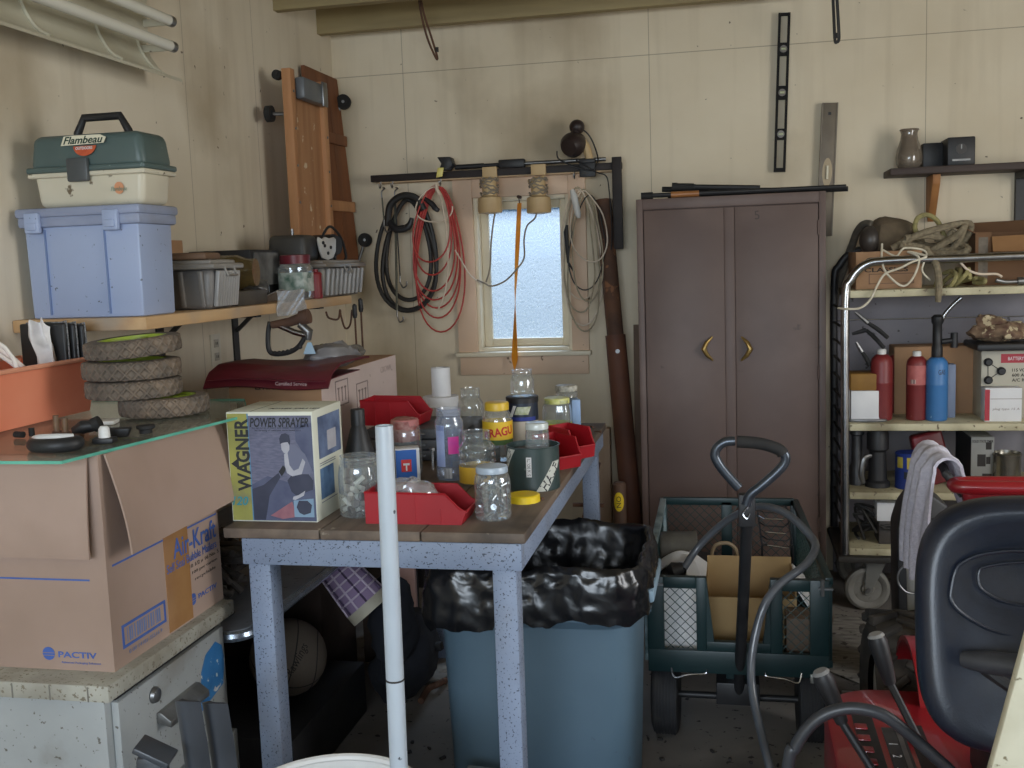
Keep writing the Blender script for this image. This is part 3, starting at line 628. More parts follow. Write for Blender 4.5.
cliplamp(538, 'clip lamp with wound cord hanging before the window, nearer the white cord bundle', [(548,197),(538,208),(535,218),(527,226),(524,240),(524,258),(516,270),(505,281),(492,286),(484,283),(477,280)])
# orange strap on a nail
t_ = thing('orange_strap', 'narrow orange webbing strap hanging from a nail in front of the window', 'strap', PY(515,372,4.93))
def fs(u, v):
    c = V(PY(519.5,203,4.95)).lerp(PY(515,292,4.94), min(v*1.9,1)) if v < .526 else V(PY(515,292,4.94)).lerp(PY(514.5,370,4.93), (v-.526)/.474)
    wd = (.010+.008*v) * (1 if v < .93 else (1-v)/.07*.9+.1); tw = v*5.0
    return c+V((math.cos(tw*.6)*wd*(u-.5)*2, math.sin(tw*.6)*wd*(u-.5)*2, 0))
b = MB(); b.grid(fs, 4, 50, .0022); part(t_, 'webbing', b, pm('orange_webbing', S(238,156,36), S(222,134,28), scale=14, rough=.7, dust=S(130,80,40), dsc=5, dth=.58))
b = MB(); c = PY(519,197,4.97); b.cyl(c+V((0,-.02,0)),c+V((0,.03,0)),.008,n=12); b.tube([c+V((0,-.015,0)),c+V((.004,-.018,-.02)),PY(519.5,204,4.95)],.003,6); part(t_, 'nail', b, M_rust)
# clamp spotlight perched on the rail
c = PY(571,146,4.86); t_ = thing('clamp_spotlight', 'dark brown spotlight with curved cream arm clamped on the rail end', 'lamp', PY(585,168,4.87))
M_dkbr = pm('dark_brown_enamel', S(52,40,38), S(40,32,30), rough=.45)
ax = V((-.35,-.8,-.35)).normalized(); q = V((0,0,1)).rotation_difference(-ax).to_matrix()
b = MB(); b.lathe([(0,-.03),(.04,-.025),(.056,0),(.058,.02),(.052,.05),(.034,.085),(.02,.10),(0,.10)], c, 32, q); part(t_, 'reflector', b, M_dkbr)
c2 = PY(577,127,4.90)
b = MB(); b.ell(c2,(.036,.036,.034)); b.tube([c+V((.01,.02,.03)),c2],.022,14); part(t_, 'head', b, M_dkbr)
b = MB(); b.tube([PY(578,136,4.9),PY(585,145,4.9),PY(589,158,4.9),PY(588,170,4.905)],[.014,.019,.019,.013],14,k=6); part(t_, 'arm', b, M_sock)
b = MB(); b.bb((PY(580,168,4.9).x,4.86,RZ),(PY(596,168,4.9).x,4.91,RZ+.02),.004); b.bb((PY(580,168,4.9).x,4.874,rz-.03),(PY(596,168,4.9).x,4.892,RZ+.01),.003); part(t_, 'clamp', b, M_black)
b = MB(); b.tube([PY(580,128,4.9),PY(588,134,4.9),PY(594,145,4.9),PY(598,160,4.88),PY(593,170,4.86),PY(580,168,4.85),PY(566,163,4.85),PY(558,158,4.85),PY(557,151,4.85)],.0035,7,k=6); b.tube([PY(576,160,4.84),PY(596,172,4.84),PY(606,176,4.84),PY(609,190,4.84),PY(612,230,4.85),PY(611,250,4.86)],.003,6,k=6); part(t_, 'cord', b, M_black)
# ---- hung cables
M_cabk = pm('black_cable', S(44,42,40), S(34,33,32), rough=.55)
def coil(yd, loops, r, jit=.012, seed=1, n=40):
    # loops: list of (top px, left px, right px, bottom px) ovals hung from one point
    q = random.Random(seed); P_ = []
    for (tx, ty, lx, rx_, by) in loops:
        dy = q.uniform(-jit, jit)
        for i in range(n):
            a = 2*PI*i/n; s_ = math.sin(a); c_ = (1-math.cos(a))/2    # c_ 0 at the top, 1 at the bottom
            wd = (math.sin(a/1.0))*((.55+.45*c_)) 
            half = (rx_-lx)/2; mid = tx*(1-c_)+((lx+rx_)/2)*c_
            P_.append(PY(mid+wd*half*1.12, ty+(by-ty)*c_, yd+dy*math.sin(a/2)))
    return P_
t_ = thing('jumper_cable_coil', 'thick black cable coil hung below the dark end of the rail', 'cable', PY(406,312,4.9))
b = MB(); b.tube(coil(4.90,[(404,196,374,441,311),(408,200,384,434,300),(412,196,378,438,310)],.01,.015,3),.0105,8,closed=True); part(t_, 'cable', b, M_cabk)
b = MB(); b.tube([PY(388,226,4.87),PY(390,206,4.86),PY(402,196,4.855),PY(416,198,4.86),PY(424,210,4.865)],.017,10,k=6); part(t_, 'wrapped_bend', b, M_cabk)
b = MB(); b.tube([PY(424,198,4.87),PY(432,204,4.86),PY(437,210,4.86)],[.010,.014,.012],10); b.box(PY(436,209,4.86),(.03,.03,.02),(0,.6,0),.004); part(t_, 'plug', b, M_black)
b = MB(); b.tube([PY(390,222,4.86),PY(396,229,4.85),PY(408,227,4.85),PY(412,218,4.85)],[.016,.019,.017,.010],10,k=4); part(t_, 'clamp_jaw', b, M_black)
# two bungee cords
M_bung = pm('grey_green_bungee', S(108,106,92), S(84,84,74), scale=60, rough=.8)
for (px, y0p, y1p, lab) in ((383,190,232,'short grey bungee cord hooked nearest the rail tip'),(396,190,322,'long grey green bungee cord with steel hook hanging to the longest length')):
    t_ = thing('bungee_cord', lab, 'bungee cord', PY(px,y1p,4.87))
    p0, p1 = PY(px-1,y0p+8,4.872), PY(px+1,y1p-12,4.862)
    b = MB(); b.tube([p0,p0.lerp(p1,.5),p1],.006 if y1p > 300 else .004,8); part(t_, 'elastic_cord', b, M_bung)
    b = MB(); b.tube([p0,p0+V((0,0,.03)),p0+V((.012,.012,.045)),p0+V((.0,.02,.05))],.0035,7,k=5); part(t_, 'steel_hook', b, M_steel)
    b = MB(); b.tube([p1,p1+V((0,0,-.03)),p1+V((.012,-.004,-.058)),p1+V((.03,-.006,-.05)),p1+V((.032,-.006,-.032))],.0038,7,k=5); part(t_, 'steel_hook', b, M_steel)
t_ = thing('bungee_cord', 'dark bungee cord with open hook hanging just beside the long one', 'bungee cord', PY(400,290,4.86))
p0, p1 = PY(395,196,4.863), PY(400,276,4.855)
b = MB(); b.tube([p0,p0.lerp(p1,.5),p1],.0035,8); part(t_, 'elastic_cord', b, M_cabk)
b = MB(); b.tube([p1,p1+V((0,0,-.03)),p1+V((.014,-.004,-.056)),p1+V((.032,-.006,-.046)),p1+V((.034,-.006,-.026))],.004,7,k=5); part(t_, 'steel_hook', b, M_steel)
# red and white extension cord, many loops
M_redc = pm('red_cord', S(186,64,56), S(166,52,48), scale=20, rough=.5)
M_whc = pm('white_cord', S(222,206,186), S(206,188,166), scale=20, rough=.5)
t_ = thing('extension_cord', 'red extension cord coiled in many loops beside the window', 'extension cord', PY(436,332,4.87))
b = MB(); b.tube(coil(4.865,[(436,186,412,452,275),(436,187,410,456,291),(437,187,410,459,300),(438,187,412,462,308),(438,187,413,463,318),(440,187,414,468,332),(435,186,409,450,262)],.005,.03,5),.0042,7,closed=True); rc = part(t_, 'cord', b, M_redc)
b = MB(); b.tube(coil(4.85,[(435,187,413,454,222),(434,187,411,448,315)],.005,.015,9,30)[8:44],.0036,7); b.tube([PY(455,250,4.845),PY(462,262,4.85),PY(470,275,4.86),PY(481,284,4.87)],.0036,7,k=5); part(t_, 'white_strand', b, M_whc)
b = MB(); b.tube([PY(436,184,4.85),PY(437,190,4.845),PY(440,196,4.845)],.009,8); part(t_, 'tie', b, M_whc)
# bundle of pale cords with a white trouble-light handle, hook at the window's far side
M_tan = pm('tan_cord', S(178,166,142), S(150,138,116), scale=16, rough=.6)
t_ = thing('white_cord_bundle', 'bundle of white and tan cords with white handle hung beside the end post', 'cable', PY(590,330,4.88))
for (mt, loops, rr, sd, nm) in ((M_whc,[(578,188,560,602,300),(580,190,562,606,325),(584,190,572,612,262)],.0035,2,'white_cord'),(M_tan,[(578,188,563,598,312),(586,192,572,606,300),(584,190,566,602,332)],.004,4,'tan_cord'),(M_cabk,[(590,196,566,604,290)],.003,8,'dark_cord')):
    b = MB(); b.tube(coil(4.86,loops,rr,.03,sd),rr,6,closed=True); b.jig(.012,7,sd); part(t_, nm, b, mt)
b = MB(); b.tube([PY(572,190,4.84),PY(574,196,4.835),PY(578,214,4.83),PY(579,218,4.83)],[.010,.016,.015,.007],14); part(t_, 'white_handle', b, M_white)
b = MB(); b.tube([PY(567,225,4.85),PY(566,232,4.85),PY(568,262,4.85),PY(574,272,4.85)],[.006,.012,.006,.004],8); part(t_, 'dark_plug', b, M_black)
# cords hanging off the ceiling
for (pts, lab, y) in (([(420,-6),(424,14),(431,36),(437,56),(436,58),(428,40),(422,18),(418,-6)],'thin dark cord loop hanging from the ceiling above the window rail',4.6),([(833,-6),(834,18),(835,40),(837,42),(839,38),(838,16),(837,-6)],'dark strap loop hanging from the ceiling beside the black level',4.6)):
    t_ = thing('hanging_wire', lab, 'wire', PY(pts[0][0],-6,y))
    P_ = [PY(a_,b_,y) for a_, b_ in pts]; P_ = [V((P_[0].x,y,ZC-.001))]+P_+[V((P_[-1].x,y,ZC-.001))]
    b = MB(); b.tube(P_,.0065 if 'strap' in lab else .005,7,k=5); part(t_, 'cord', b, M_rust if 'thin' in lab else M_cabk)
    b = MB(); c = PY(pts[3][0],pts[3][1]-4,y); b.tube([c,c+V((0,0,.02))],.008,8); part(t_, 'knot', b, M_cabk)
# black spirit level
M_lv = pm('black_level', S(24,23,23), S(32,30,29), scale=20, rough=.65, spec=.2)
a, c = PY(784.5,13,4.975), PY(779.5,172,4.975); Lz = a.z-c.z; wv = (PY(791,13,4.975)-PY(778,13,4.975)).length*.92
tilt = math.atan2(a.x-c.x-.0, Lz); Mx = Matrix.Translation((a+c)/2) @ Matrix.Rotation(tilt,4,'Y')
t_ = thing('spirit_level', 'long black spirit level with open slots hung high on the wall', 'spirit level', c)
b = MB(); k = MB()
ww = wv/2; holes = [(.48,.31),(.24,.05),(-.03,-.22),(-.29,-.47)]
zz = [Lz*q for q in (.5,)] 
b.bb((-ww,-.012,-Lz/2),(-ww+.011,.012,Lz/2)); b.bb((ww-.011,-.012,-Lz/2),(ww,.012,Lz/2))
edges = [(.5,.485),(.315,.235),(.045,-.04),(-.225,-.295),(-.475,-.5)]
for h0, h1 in edges: b.bb((-ww+.011,-.009,Lz*h1),(ww-.011,.009,Lz*h0))
b.xf(Mx); part(t_, 'frame', b, M_lv)
for h0, h1 in edges[1:4]:
    b = MB(); zc = Lz*(h0+h1)/2; b.cyl((0,-.013,zc),(0,.0,zc),ww*.62,n=24); b.xf(Mx); vl = part(t_, 'vial_mount', b, pm('vial_grey', S(126,120,112), S(104,98,92), rough=.35))
    b = MB(); b.cyl((-ww*.4,-.0135,zc),(ww*.4,-.0135,zc),.006,n=12); b.xf(Mx); part(vl, 'vial', b, pm('vial_green', S(180,184,150), rough=.15))
# grey metal level
a, c = PY(830,103,4.975), PY(824,236,4.975); M_lg = pm('worn_grey_metal', S(128,118,104), S(108,98,86), scale=10, rough=.5, metal=.4)
Lz = a.z-c.z; ww = (PY(838,103,4.975)-PY(822,103,4.975)).length/2; Mx = Matrix.Translation((a+c)/2) @ Matrix.Rotation(math.atan2(a.x-c.x,Lz),4,'Y')
t_ = thing('spirit_level', 'worn grey metal level hung beside the brown locker', 'spirit level', c)
b = MB(); b.bb((-ww,-.012,-Lz/2),(ww,.012,Lz/2),.002); b.bb((-ww,-.016,-Lz/2),(-ww+.005,-.0121,Lz/2)); b.bb((ww-.005,-.016,-Lz/2),(ww,-.0121,Lz/2)); b.xf(Mx); part(t_, 'body', b, M_lg)
b = MB(); b.cyl((0,-.0135,Lz*.42),(0,-.0121,Lz*.42),.009,n=4); b.xf(Mx); part(t_, 'hang_hole', b, M_black)
b = MB(); z0 = Lz*.06-.0; b.lathe([(0,0),(ww*.62,0),(ww*.62,.0015),(0,.0015)],(0,-.0121,Lz*-.02),24,(PI/2,0,0),0,1,3.0); b.xf(Mx); vl = part(t_, 'vial_window', b, pm('vial_tan', S(170,150,116), rough=.4))
b = MB(); b.tube([(0,-.018,Lz*.03),(0,-.018,-Lz*.07)],.007,12); b.xf(Mx); part(vl, 'vial', b, pm('vial_clear', S(214,206,180), rough=.15))
# high shelf right
M_dsh = wood('dark_shelf_wood', S(74,60,54), S(60,48,44), 0)
s0, s1 = PY(890,176,4.80), PY(1024,162,4.80); wz = PY(960,165,4.80).z
t_ = thing('high_wall_shelf', 'dark brown wall shelf carrying the grey vase', 'shelf', (s0.x+.3,YB,wz))
b = MB(); b.bb((s0.x,4.79,wz-.03),(s0.x+1.0,YB-.001,wz),.004); part(t_, 'board', b, M_dsh)
x = PY(931,190,4.97).x
b = MB(); zt_ = wz-.031; b.prism([(0,zt_),(.16,zt_),(.15,zt_-.04),(.04,zt_-.20),(.02,PY(925,214,4.99).z),(0,PY(925,214,4.99).z)], Matrix(((0,0,1,x-.016),(-1,0,0,YB-.001),(0,1,0,0),(0,0,0,1))), .032, .002); part(t_, 'wooden_bracket', b, wood('bracket_pine', S(176,122,72), S(150,100,58), 2))
x = PY(1021,190,4.97).x
b = MB(); b.bb((x-.02,YB-.03,wz-.26),(x+.02,YB-.001,wz-.031)); b.bb((x-.02,4.83,wz-.06),(x+.02,YB-.03,wz-.031)); part(t_, 'dark_bracket', b, M_black)
# vase and speaker box on it
c = PY(909,166,4.88); c.z = wz; hv = PY(909,130,4.88).z-wz; rv = (PY(922,150,4.88)-PY(895,150,4.88)).length/2
t_ = thing('glass_vase', 'smoky grey glass vase with flared rim on the high dark shelf', 'vase', c)
b = MB(); b.lathe([(0,0),(rv*.72,0),(rv*.95,hv*.12),(rv,hv*.3),(rv*.9,hv*.5),(rv*.66,hv*.75),(rv*.6,hv*.9),(rv*.68,hv),(rv*.62,hv),(rv*.55,hv*.9),(rv*.6,hv*.75),(rv*.84,hv*.5),(rv*.94,hv*.3),(rv*.88,hv*.12),(0,hv*.05)], c, 36); part(t_, 'glass', b, glassm('smoky_glass', (.68,.62,.56,1), .1, .12, .6, S(150,138,124), .45))
b = MB(); b.tube([c+V((rv*.66*math.cos(i*PI/12),rv*.66*math.sin(i*PI/12),hv)) for i in range(24)],.004,6,closed=True); part(t_, 'rim', b, pm('vase_rim', S(120,106,92), rough=.3))
x0, x1 = PY(947,150,4.84).x, PY(975,150,4.84).x
t_ = thing('speaker_box', 'small black box with dial on its front on the high shelf', 'box', ((x0+x1)/2-.02,4.9,wz))
zt_ = PY(960,137,4.84).z
b = MB(); b.bb((x0-.0,4.83,wz),(x1,4.985,zt_),.006); b.bb((PY(922,150,4.95).x,4.93,wz),(x0+.01,4.985,zt_-.01),.004); part(t_, 'case', b, M_black)
b = MB(); xc = (x0+x1)/2; b.cyl((xc,4.8285,(wz+zt_)/2+.01),(xc,4.8305,(wz+zt_)/2+.01),.022,n=28); dl = part(t_, 'dial', b, pm('dark_dial', S(58,54,52), rough=.3))
b = MB(); b.bb((xc-.002,4.827,(wz+zt_)/2+.01),(xc+.002,4.8284,(wz+zt_)/2+.028)); part(dl, 'pointer', b, M_steel)
b = MB(); b.bb((x0+.02,4.828,wz+.02),(x1-.02,4.8305,wz+.028)); part(t_, 'slot', b, M_steel)
# ================================================================== brown locker
M_lock = pm('brown_locker_paint', S(100,82,75), S(90,73,68), scale=3, rough=.5, spot=S(76,62,58), sscale=14, sth=.72, dust=S(110,92,85), dsc=2)
lx0, lx1, ly0, ly1 = PY(638,300,4.5).x, PY(826,300,4.5).x, 4.5, 4.96
lz = PY(735,195,4.5).z
t_ = thing('steel_locker', 'tall brown two-door steel locker against the back wall', 'locker', ((lx0+lx1)/2,(ly0+ly1)/2,0))
b = MB(); b.bb((lx0,ly0+.02,.0),(lx1,ly1,lz),.004); b.bb((lx0,ly0,.0),(lx0+.028,ly0+.02,lz),.002); b.bb((lx1-.028,ly0,.0),(lx1,ly0+.02,lz),.002); b.bb((lx0+.028,ly0,lz-.045),(lx1-.028,ly0+.02,lz),.002); b.bb((lx0+.028,ly0,0),(lx1-.028,ly0+.02,.07),.002); part(t_, 'case', b, M_lock)
mx_ = PY(730,300,4.5).x; M_brass = pm('worn_brass', S(186,156,96), S(150,124,74), scale=20, rough=.35, metal=.8)
for i, (a_, c_, hx) in enumerate(((lx0+.031,mx_-.022,PY(708,348,4.48).x),(mx_+.022,lx1-.031,PY(746,348,4.48).x))):
    b = MB(); b.bb((a_,ly0-.004,.075),(c_,ly0+.016,lz-.049),.003); d_ = part(t_, 'door', b, M_lock)
    hz = PY(708 if i == 0 else 746, 349, 4.48).z; sg = -1 if i == 0 else 1
    b = MB(); b.tube([(hx-sg*.018,ly0-.009,hz+.05),(hx+sg*.006,ly0-.022,hz+.026),(hx+sg*.018,ly0-.026,hz),(hx+sg*.004,ly0-.022,hz-.026),(hx-sg*.02,ly0-.009,hz-.05)],[.004,.009,.011,.009,.004],10); part(d_, 'handle', b, M_brass)
b = MB(); b.bb((mx_-.0215,ly0-.001,.075),(mx_+.0215,ly0+.018,lz-.049),.002); part(t_, 'centre_post', b, M_lock)
b = MB(); b.text('5', FM((PY(757,215,4.49).x,ly0-.0045,PY(757,215,4.49).z),(1,-.0,.1),(0,0,1)), h=.035); part(t_, 'chalk_number', b, pm('pencil_grey', S(66,54,50)))
for i, z in enumerate((.35,1.0,1.6)):
    b = MB(); b.cyl((lx1-.03,ly0-.004,z-.03),(lx1-.03,ly0-.004,z+.03),.005,n=10); part(t_, 'hinge', b, M_lock)
# rods lying on the locker
def rod(name, lab, p0, p1, r, cat='rod', grip=None):
    t_ = thing(name, lab, cat, ((p0.x+p1.x)/2,(p0.y+p1.y)/2,min(p0.z,p1.z)-r))
    b = MB(); b.tube([p0,p1],r,10); part(t_, 'shaft', b, M_black)
    if grip: b = MB(); b.tube([p0.lerp(p1,grip[0]),p0.lerp(p1,grip[1])],r*1.35,12); part(t_, 'grip', b, grip[2])
    b = MB(); b.tube([p0,p0.lerp(p1,.06)],r*1.5,12); part(t_, 'end_cap', b, M_rubber)
def on(px, y, dz): q = PY(px,190,y); return V((q.x,y,lz+dz))
rod('long_rod', 'black rod with wooden grip lying along the front of the locker top', on(641,4.54,.016), on(846,4.56,.016), .010, grip=(.15,.29,pm('varnished_grip', S(166,112,66), S(140,90,50), rough=.4)))
rod('long_rod', 'thin black rod sloping from a raised clamp on the locker top', on(662,4.62,.045), on(840,4.64,.010), .008, grip=(.02,.12,M_rubber))
rod('long_rod', 'black tapered rod lying at the back of the locker top', on(668,4.70,.014), on(848,4.68,.014), .011, grip=(.1,.2,M_rubber))
rod('long_rod', 'short thick black rod leaning on the others on the locker', on(672,4.59,.052), on(760,4.60,.030), .012, grip=(.0,.25,M_rubber))
b = MB(); b.box(on(694,4.655,.022),(.05,.05,.044),.3,.006); b.ell(on(694,4.655,.05),(.018,.018,.014)); solo('rod_clamp', 'small black clamp knob among the rods on the locker', 'clamp', b, M_black)
# lumber leaning between the bench and the locker
p0, p1 = PY(603,200,4.93), PY(634,540,4.72); d = (p1-p0).normalized(); p1 = p0+d*((p0.z-.03)/-d.z)
t_ = thing('leaning_pipe', 'thick rusty brown pipe leaning against the wall beside the locker', 'pipe', p1)
b = MB(); rr = .043; b.tube([p0,p0.lerp(p1,.36)],.039,20); part(t_, 'upper_tube', b, M_rust)
b = MB(); b.tube([p0.lerp(p1,.36),p1],.047,20); lo_ = part(t_, 'lower_sleeve', b, pm('rust_brown_sleeve', S(112,70,50), S(86,56,44), scale=5, rough=.7, bump=.2))
b = MB(); q = p0.lerp(p1,.40)+V((.01,-.047,0)); b.cyl(q,q+V((0,-.008,0)),.010,n=14); part(lo_, 'bolt', b, M_steel)
b = MB(); q = V((lx0-.036,4.97,PY(634,325,4.95).z)); q2 = V((lx0-.032,4.80,.004)); b.beam(q2,q,.055,.018,(0,1,0)); solo('leaning_board', 'narrow weathered board leaning between the pipe and locker', 'board', b, wood('weathered_board', S(120,94,72), S(96,76,60), 2))
b = MB(); x = PY(603,460,4.90).x; b.bb((x-.045,4.90,0),(x+.035,4.97,PY(603,428,4.93).z),.003); solo('pale_post', 'pale unpainted post standing behind the far bench leg', 'post', b, wood('pale_post_wood', S(196,170,146), S(180,154,128), 2))
c = PY(620,520,4.5); zt_ = PY(620,482,4.5).z
t_ = thing('round_post', 'short round wooden post with a yellow oval sticker', 'post', (c.x,4.5,0))
b = MB(); b.lathe([(0,0),(.03,0),(.03,zt_-.01),(.022,zt_),(0,zt_)], (c.x,4.5,0), 24); part(t_, 'post', b, wood('post_brown', S(96,70,54), S(78,58,46), 2))
zc = PY(619,502,4.47).z
b = MB(); b.grid(lambda u, v: V((c.x+.0306*math.sin((u-.5)*1.5), 4.5-.0306*math.cos((u-.5)*1.5), zc+(v-.5)*.085*math.sqrt(max(0.05,1-(2*u-1)**2)))), 14, 6, -.0006); st = part(t_, 'sticker', b, M_yellow)
b = MB(); b.text('NO', FM((c.x,4.5-.0318,zc),(0,0,1),(-1,0,0)), w=.05, h=.02); part(st, 'lettering', b, M_ink)
# ================================================================== workbench
M_bpaint = pm('speckled_blue_paint', S(138,151,174), S(126,139,162), scale=4, rough=.55, spot=S(66,74,88), sscale=190, sth=.61, dust=S(128,136,152), dsc=6, dth=.55)
M_btop = wood('dark_bench_planks', S(122,106,92), S(92,80,70), 1, dust=S(58,52,48), dsc=3, spot=S(150,140,124), sscale=24, sth=.68)
BZ = .9; bx0, bx1, by0, by1 = -1.18, -.448, 2.22, 3.80
t_ = thing('workbench', 'blue painted workbench with a dark plank top full of jars', 'workbench', ((bx0+bx1)/2,(by0+by1)/2,0))
for k in range(3):
    b = MB(); w_ = (bx1-bx0)/3; b.bb((bx0+w_*k+.0015,by0,BZ-.024),(bx0+w_*(k+1)-.0015,by1,BZ),.003); part(t_, 'top_plank', b, M_btop)
b = MB(); b.bb((bx0+.045,by0+.004,BZ-.088),(bx1-.012,by0+.04,BZ-.025),.002); part(t_, 'front_rail', b, M_bpaint)
b = MB(); b.bb((bx1-.045,by0+.041,BZ-.088),(bx1-.012,by1-.045,BZ-.025),.002); part(t_, 'side_rail', b, M_bpaint)
b = MB(); b.bb((bx0+.045,by1-.044,BZ-.088),(bx1-.012,by1-.005,BZ-.025),.002); part(t_, 'back_rail', b, M_bpaint)
b = MB(); b.bb((bx0+.045,by0+.041,BZ-.088),(bx0+.08,by1-.045,BZ-.025),.002); part(t_, 'side_rail', b, M_bpaint)
for (x0, y0) in ((bx0+.055,by0+.012),(bx1-.082,by0+.012),(bx0+.055,by1-.09),(bx1-.082,by1-.09)):
    b = MB(); b.bb((x0,y0,0),(x0+.055,y0+.06,BZ-.089),.003); part(t_, 'leg', b, M_bpaint)
# ---- helpers for the glassware
def wrap(c, r, a, da, z0, z1, skew=0, th=.0006, n=24):
    b = MB(); c = V(c); b.grid(lambda u, v: c+V(((r)*math.cos(a+(u-.5)*da+skew*(v-.5)), (r)*math.sin(a+(u-.5)*da+skew*(v-.5)), z0+(z1-z0)*v)), n, 10 if skew else 1, -th if th else 0); return b
def wraptext(txt, c, r, a, z, w=None, h=None, rot=0, shear=0, bold=0):
    k = MB(); k.text(txt, Matrix.Rotation(rot,4,'Z'), w=w, h=h, shear=shear, bold=bold); c = V(c)
    for v in k.bm.verts: ang = a+v.co.x/r; q = r+v.co.z; v.co = c+V((q*math.cos(ang), q*math.sin(ang), z+v.co.y))
    return k
FA = -PI/2                                         # the side that faces the room's open doorway
def jar(name, label, c, r, h, neck=.8, nh=.2, cat='jar', lid=None, band=None, ridges=0, sq=0, group=None, mat=None, n=36, liquid=None, root=None):
    c = V(c); t_ = root or thing(name, label, cat, c, group=group); hn = h*nh; hb = h-hn
    pr = [(0,.002),(r*.9,.0),(r*.98,.004),(r,.012)]
    if ridges:
        for k in range(ridges): z = hb*(.45+.5*k/ridges); pr += [(r*.97,z),(r*1.03,z+hb*.5/ridges*.5)]
    pr += [(r,hb*.82),(r*.96,hb*.92),(r*(neck+.08),hb),(r*neck,hb+hn*.2)]
    if not lid: pr += [(r*neck*1.04,hb+hn*.35),(r*neck,hb+hn*.5),(r*neck*1.04,hb+hn*.65),(r*neck,hb+hn*.85),(r*neck*1.03,h),(r*neck*.94,h)]
    else: pr += [(r*neck,h*.985)]
    b = MB(); b.lathe(pr, c, n, None, sq); part(t_, 'glass', b, mat or M_glass)
    if lid:
        lr = r*neck*1.08; b = MB(); b.lathe([(lr*.97,hb+hn*.25),(lr,hb+hn*.3),(lr,h*.99),(lr*.95,h+.003),(lr*.85,h+.004),(0,h+.003)], c, 44)
        part(t_, 'lid', b, lid)
    if band:
        mt, z0, z1 = band[:3]; b = MB(); b.lathe([(r*1.008,h*z0),(r*1.008,h*z1)], c, n, None, sq); lb = part(t_, 'label', b, mt)
        return t_, lb
    return t_, None
def T(px, py, y): return PY(px, py, y).z-BZ        # height over the bench
def at(x, y): return V((x, y, BZ))
def PB(px, py): return PZ(px, py, BZ)
# ---- paint sprayer carton with its printed picture
sx0, sx1, sy0, sy1 = -1.186, -.966, 2.287, 2.475; sh = .268
t_ = thing('sprayer_carton', 'power sprayer carton with a black and white photo of a crouching man', 'carton', ((sx0+sx1)/2,(sy0+sy1)/2,BZ))
M_cw = pm('cream_carton', S(222,224,208), S(210,212,198), scale=5, rough=.6)
b = MB(); b.bb((sx0,sy0,BZ),(sx1,sy1,BZ+sh),.002); bx = part(t_, 'carton', b, M_cw)
fy = sy0
FP = lambda u, v, e=0: V((sx0+(sx1-sx0)*u, fy-.0006-e, BZ+sh*v))
def fq(u0, u1, v0, v1, mt, nm, e=0, root=None):
    b = MB(); b.bb(FP(u0,v0,e+.0003), FP(u1,v1,e)); return part(root or bx, nm, b, mt)
M_yg = pm('yellow_green_print', S(172,168,86), S(140,140,74), scale=9, rough=.55, dust=S(120,120,100), dsc=12)
M_ph = pm('grey_blue_photo_print', S(116,118,140), S(96,98,122), scale=60, rough=.5, stretch=(1,1,4), dust=S(80,82,102), dsc=9, dth=.52)
M_phd = pm('dark_photo_print', S(52,56,74), S(64,68,88), scale=20, rough=.5)
M_phg = pm('mid_photo_print', S(92,98,124), S(78,84,112), scale=26, rough=.5)
M_phl = pm('light_photo_print', S(186,186,194), S(170,170,180), scale=30, rough=.5)
M_bk = pm('print_black', S(40,42,46), rough=.6); M_teal = pm('print_teal', S(58,140,150), rough=.6)
fq(.012,.245,.012,.985,M_yg,'side_panel'); fq(.245,.26,.012,.985,pm('print_blue',S(88,140,176),rough=.6),'stripe'); ph = fq(.26,.99,.012,.965,M_ph,'photo_print')
b = MB(); b.text('WAGNER', FM(FP(.175,.61,.0006),(0,0,1),(-1,0,0)), w=sh*.66, h=.036, bold=.03); part(bx, 'lettering', b, M_bk)
b = MB(); b.prism([(0,0),(.020,-.014),(.020,.014)], FM(FP(.03,.53,.0006)+V((.0,0,-.0)),(1,0,0),(0,0,1)), .0004); part(bx, 'triangle_mark', b, M_bk)
b = MB(); b.text('120', FM(FP(.11,.19,.0006),(1,0,0),(0,0,1)), w=.042, h=.022, shear=.25, bold=.02); part(bx, 'number', b, M_teal)
b = MB(); b.text('POWER SPRAYER', FM(FP(.62,.905,.001),(1,0,0),(0,0,1)), w=.150, h=.023, shear=.2, bold=.02); part(bx, 'lettering', b, M_bk)
for v, wd in ((.855,.132),(.832,.118)):
    b = MB(); b.text('for spraying of stains and water based paint', FM(FP(.60,v,.001),(1,0,0),(0,0,1)), w=wd, h=.005); part(bx, 'lettering', b, M_bk)
FMat = FM(FP(0,0,.0008),(1,0,0),(0,0,1)); W_ = sx1-sx0
def pp(pts, mt, nm, e=0, root=None):
    b = MB(); b.prism([(x*W_, y*sh) for x, y in pts], FM(FP(0,0,.0008+e),(1,0,0),(0,0,1)), .0003); return part(root or ph, nm, b, mt)
pp([(.26,.012),(.26,.34),(.45,.42),(.62,.38),(.99,.30),(.99,.012)], M_phg, 'ground_print')
pp([(.26,.02),(.26,.30),(.40,.34),(.58,.45),(.60,.41),(.46,.24),(.40,.02)], M_phd, 'spray_shadow', .0004)
pp([(.80,.88),(.99,.90),(.99,.45),(.90,.60),(.80,.74)], M_phg, 'fence_print', .0002)
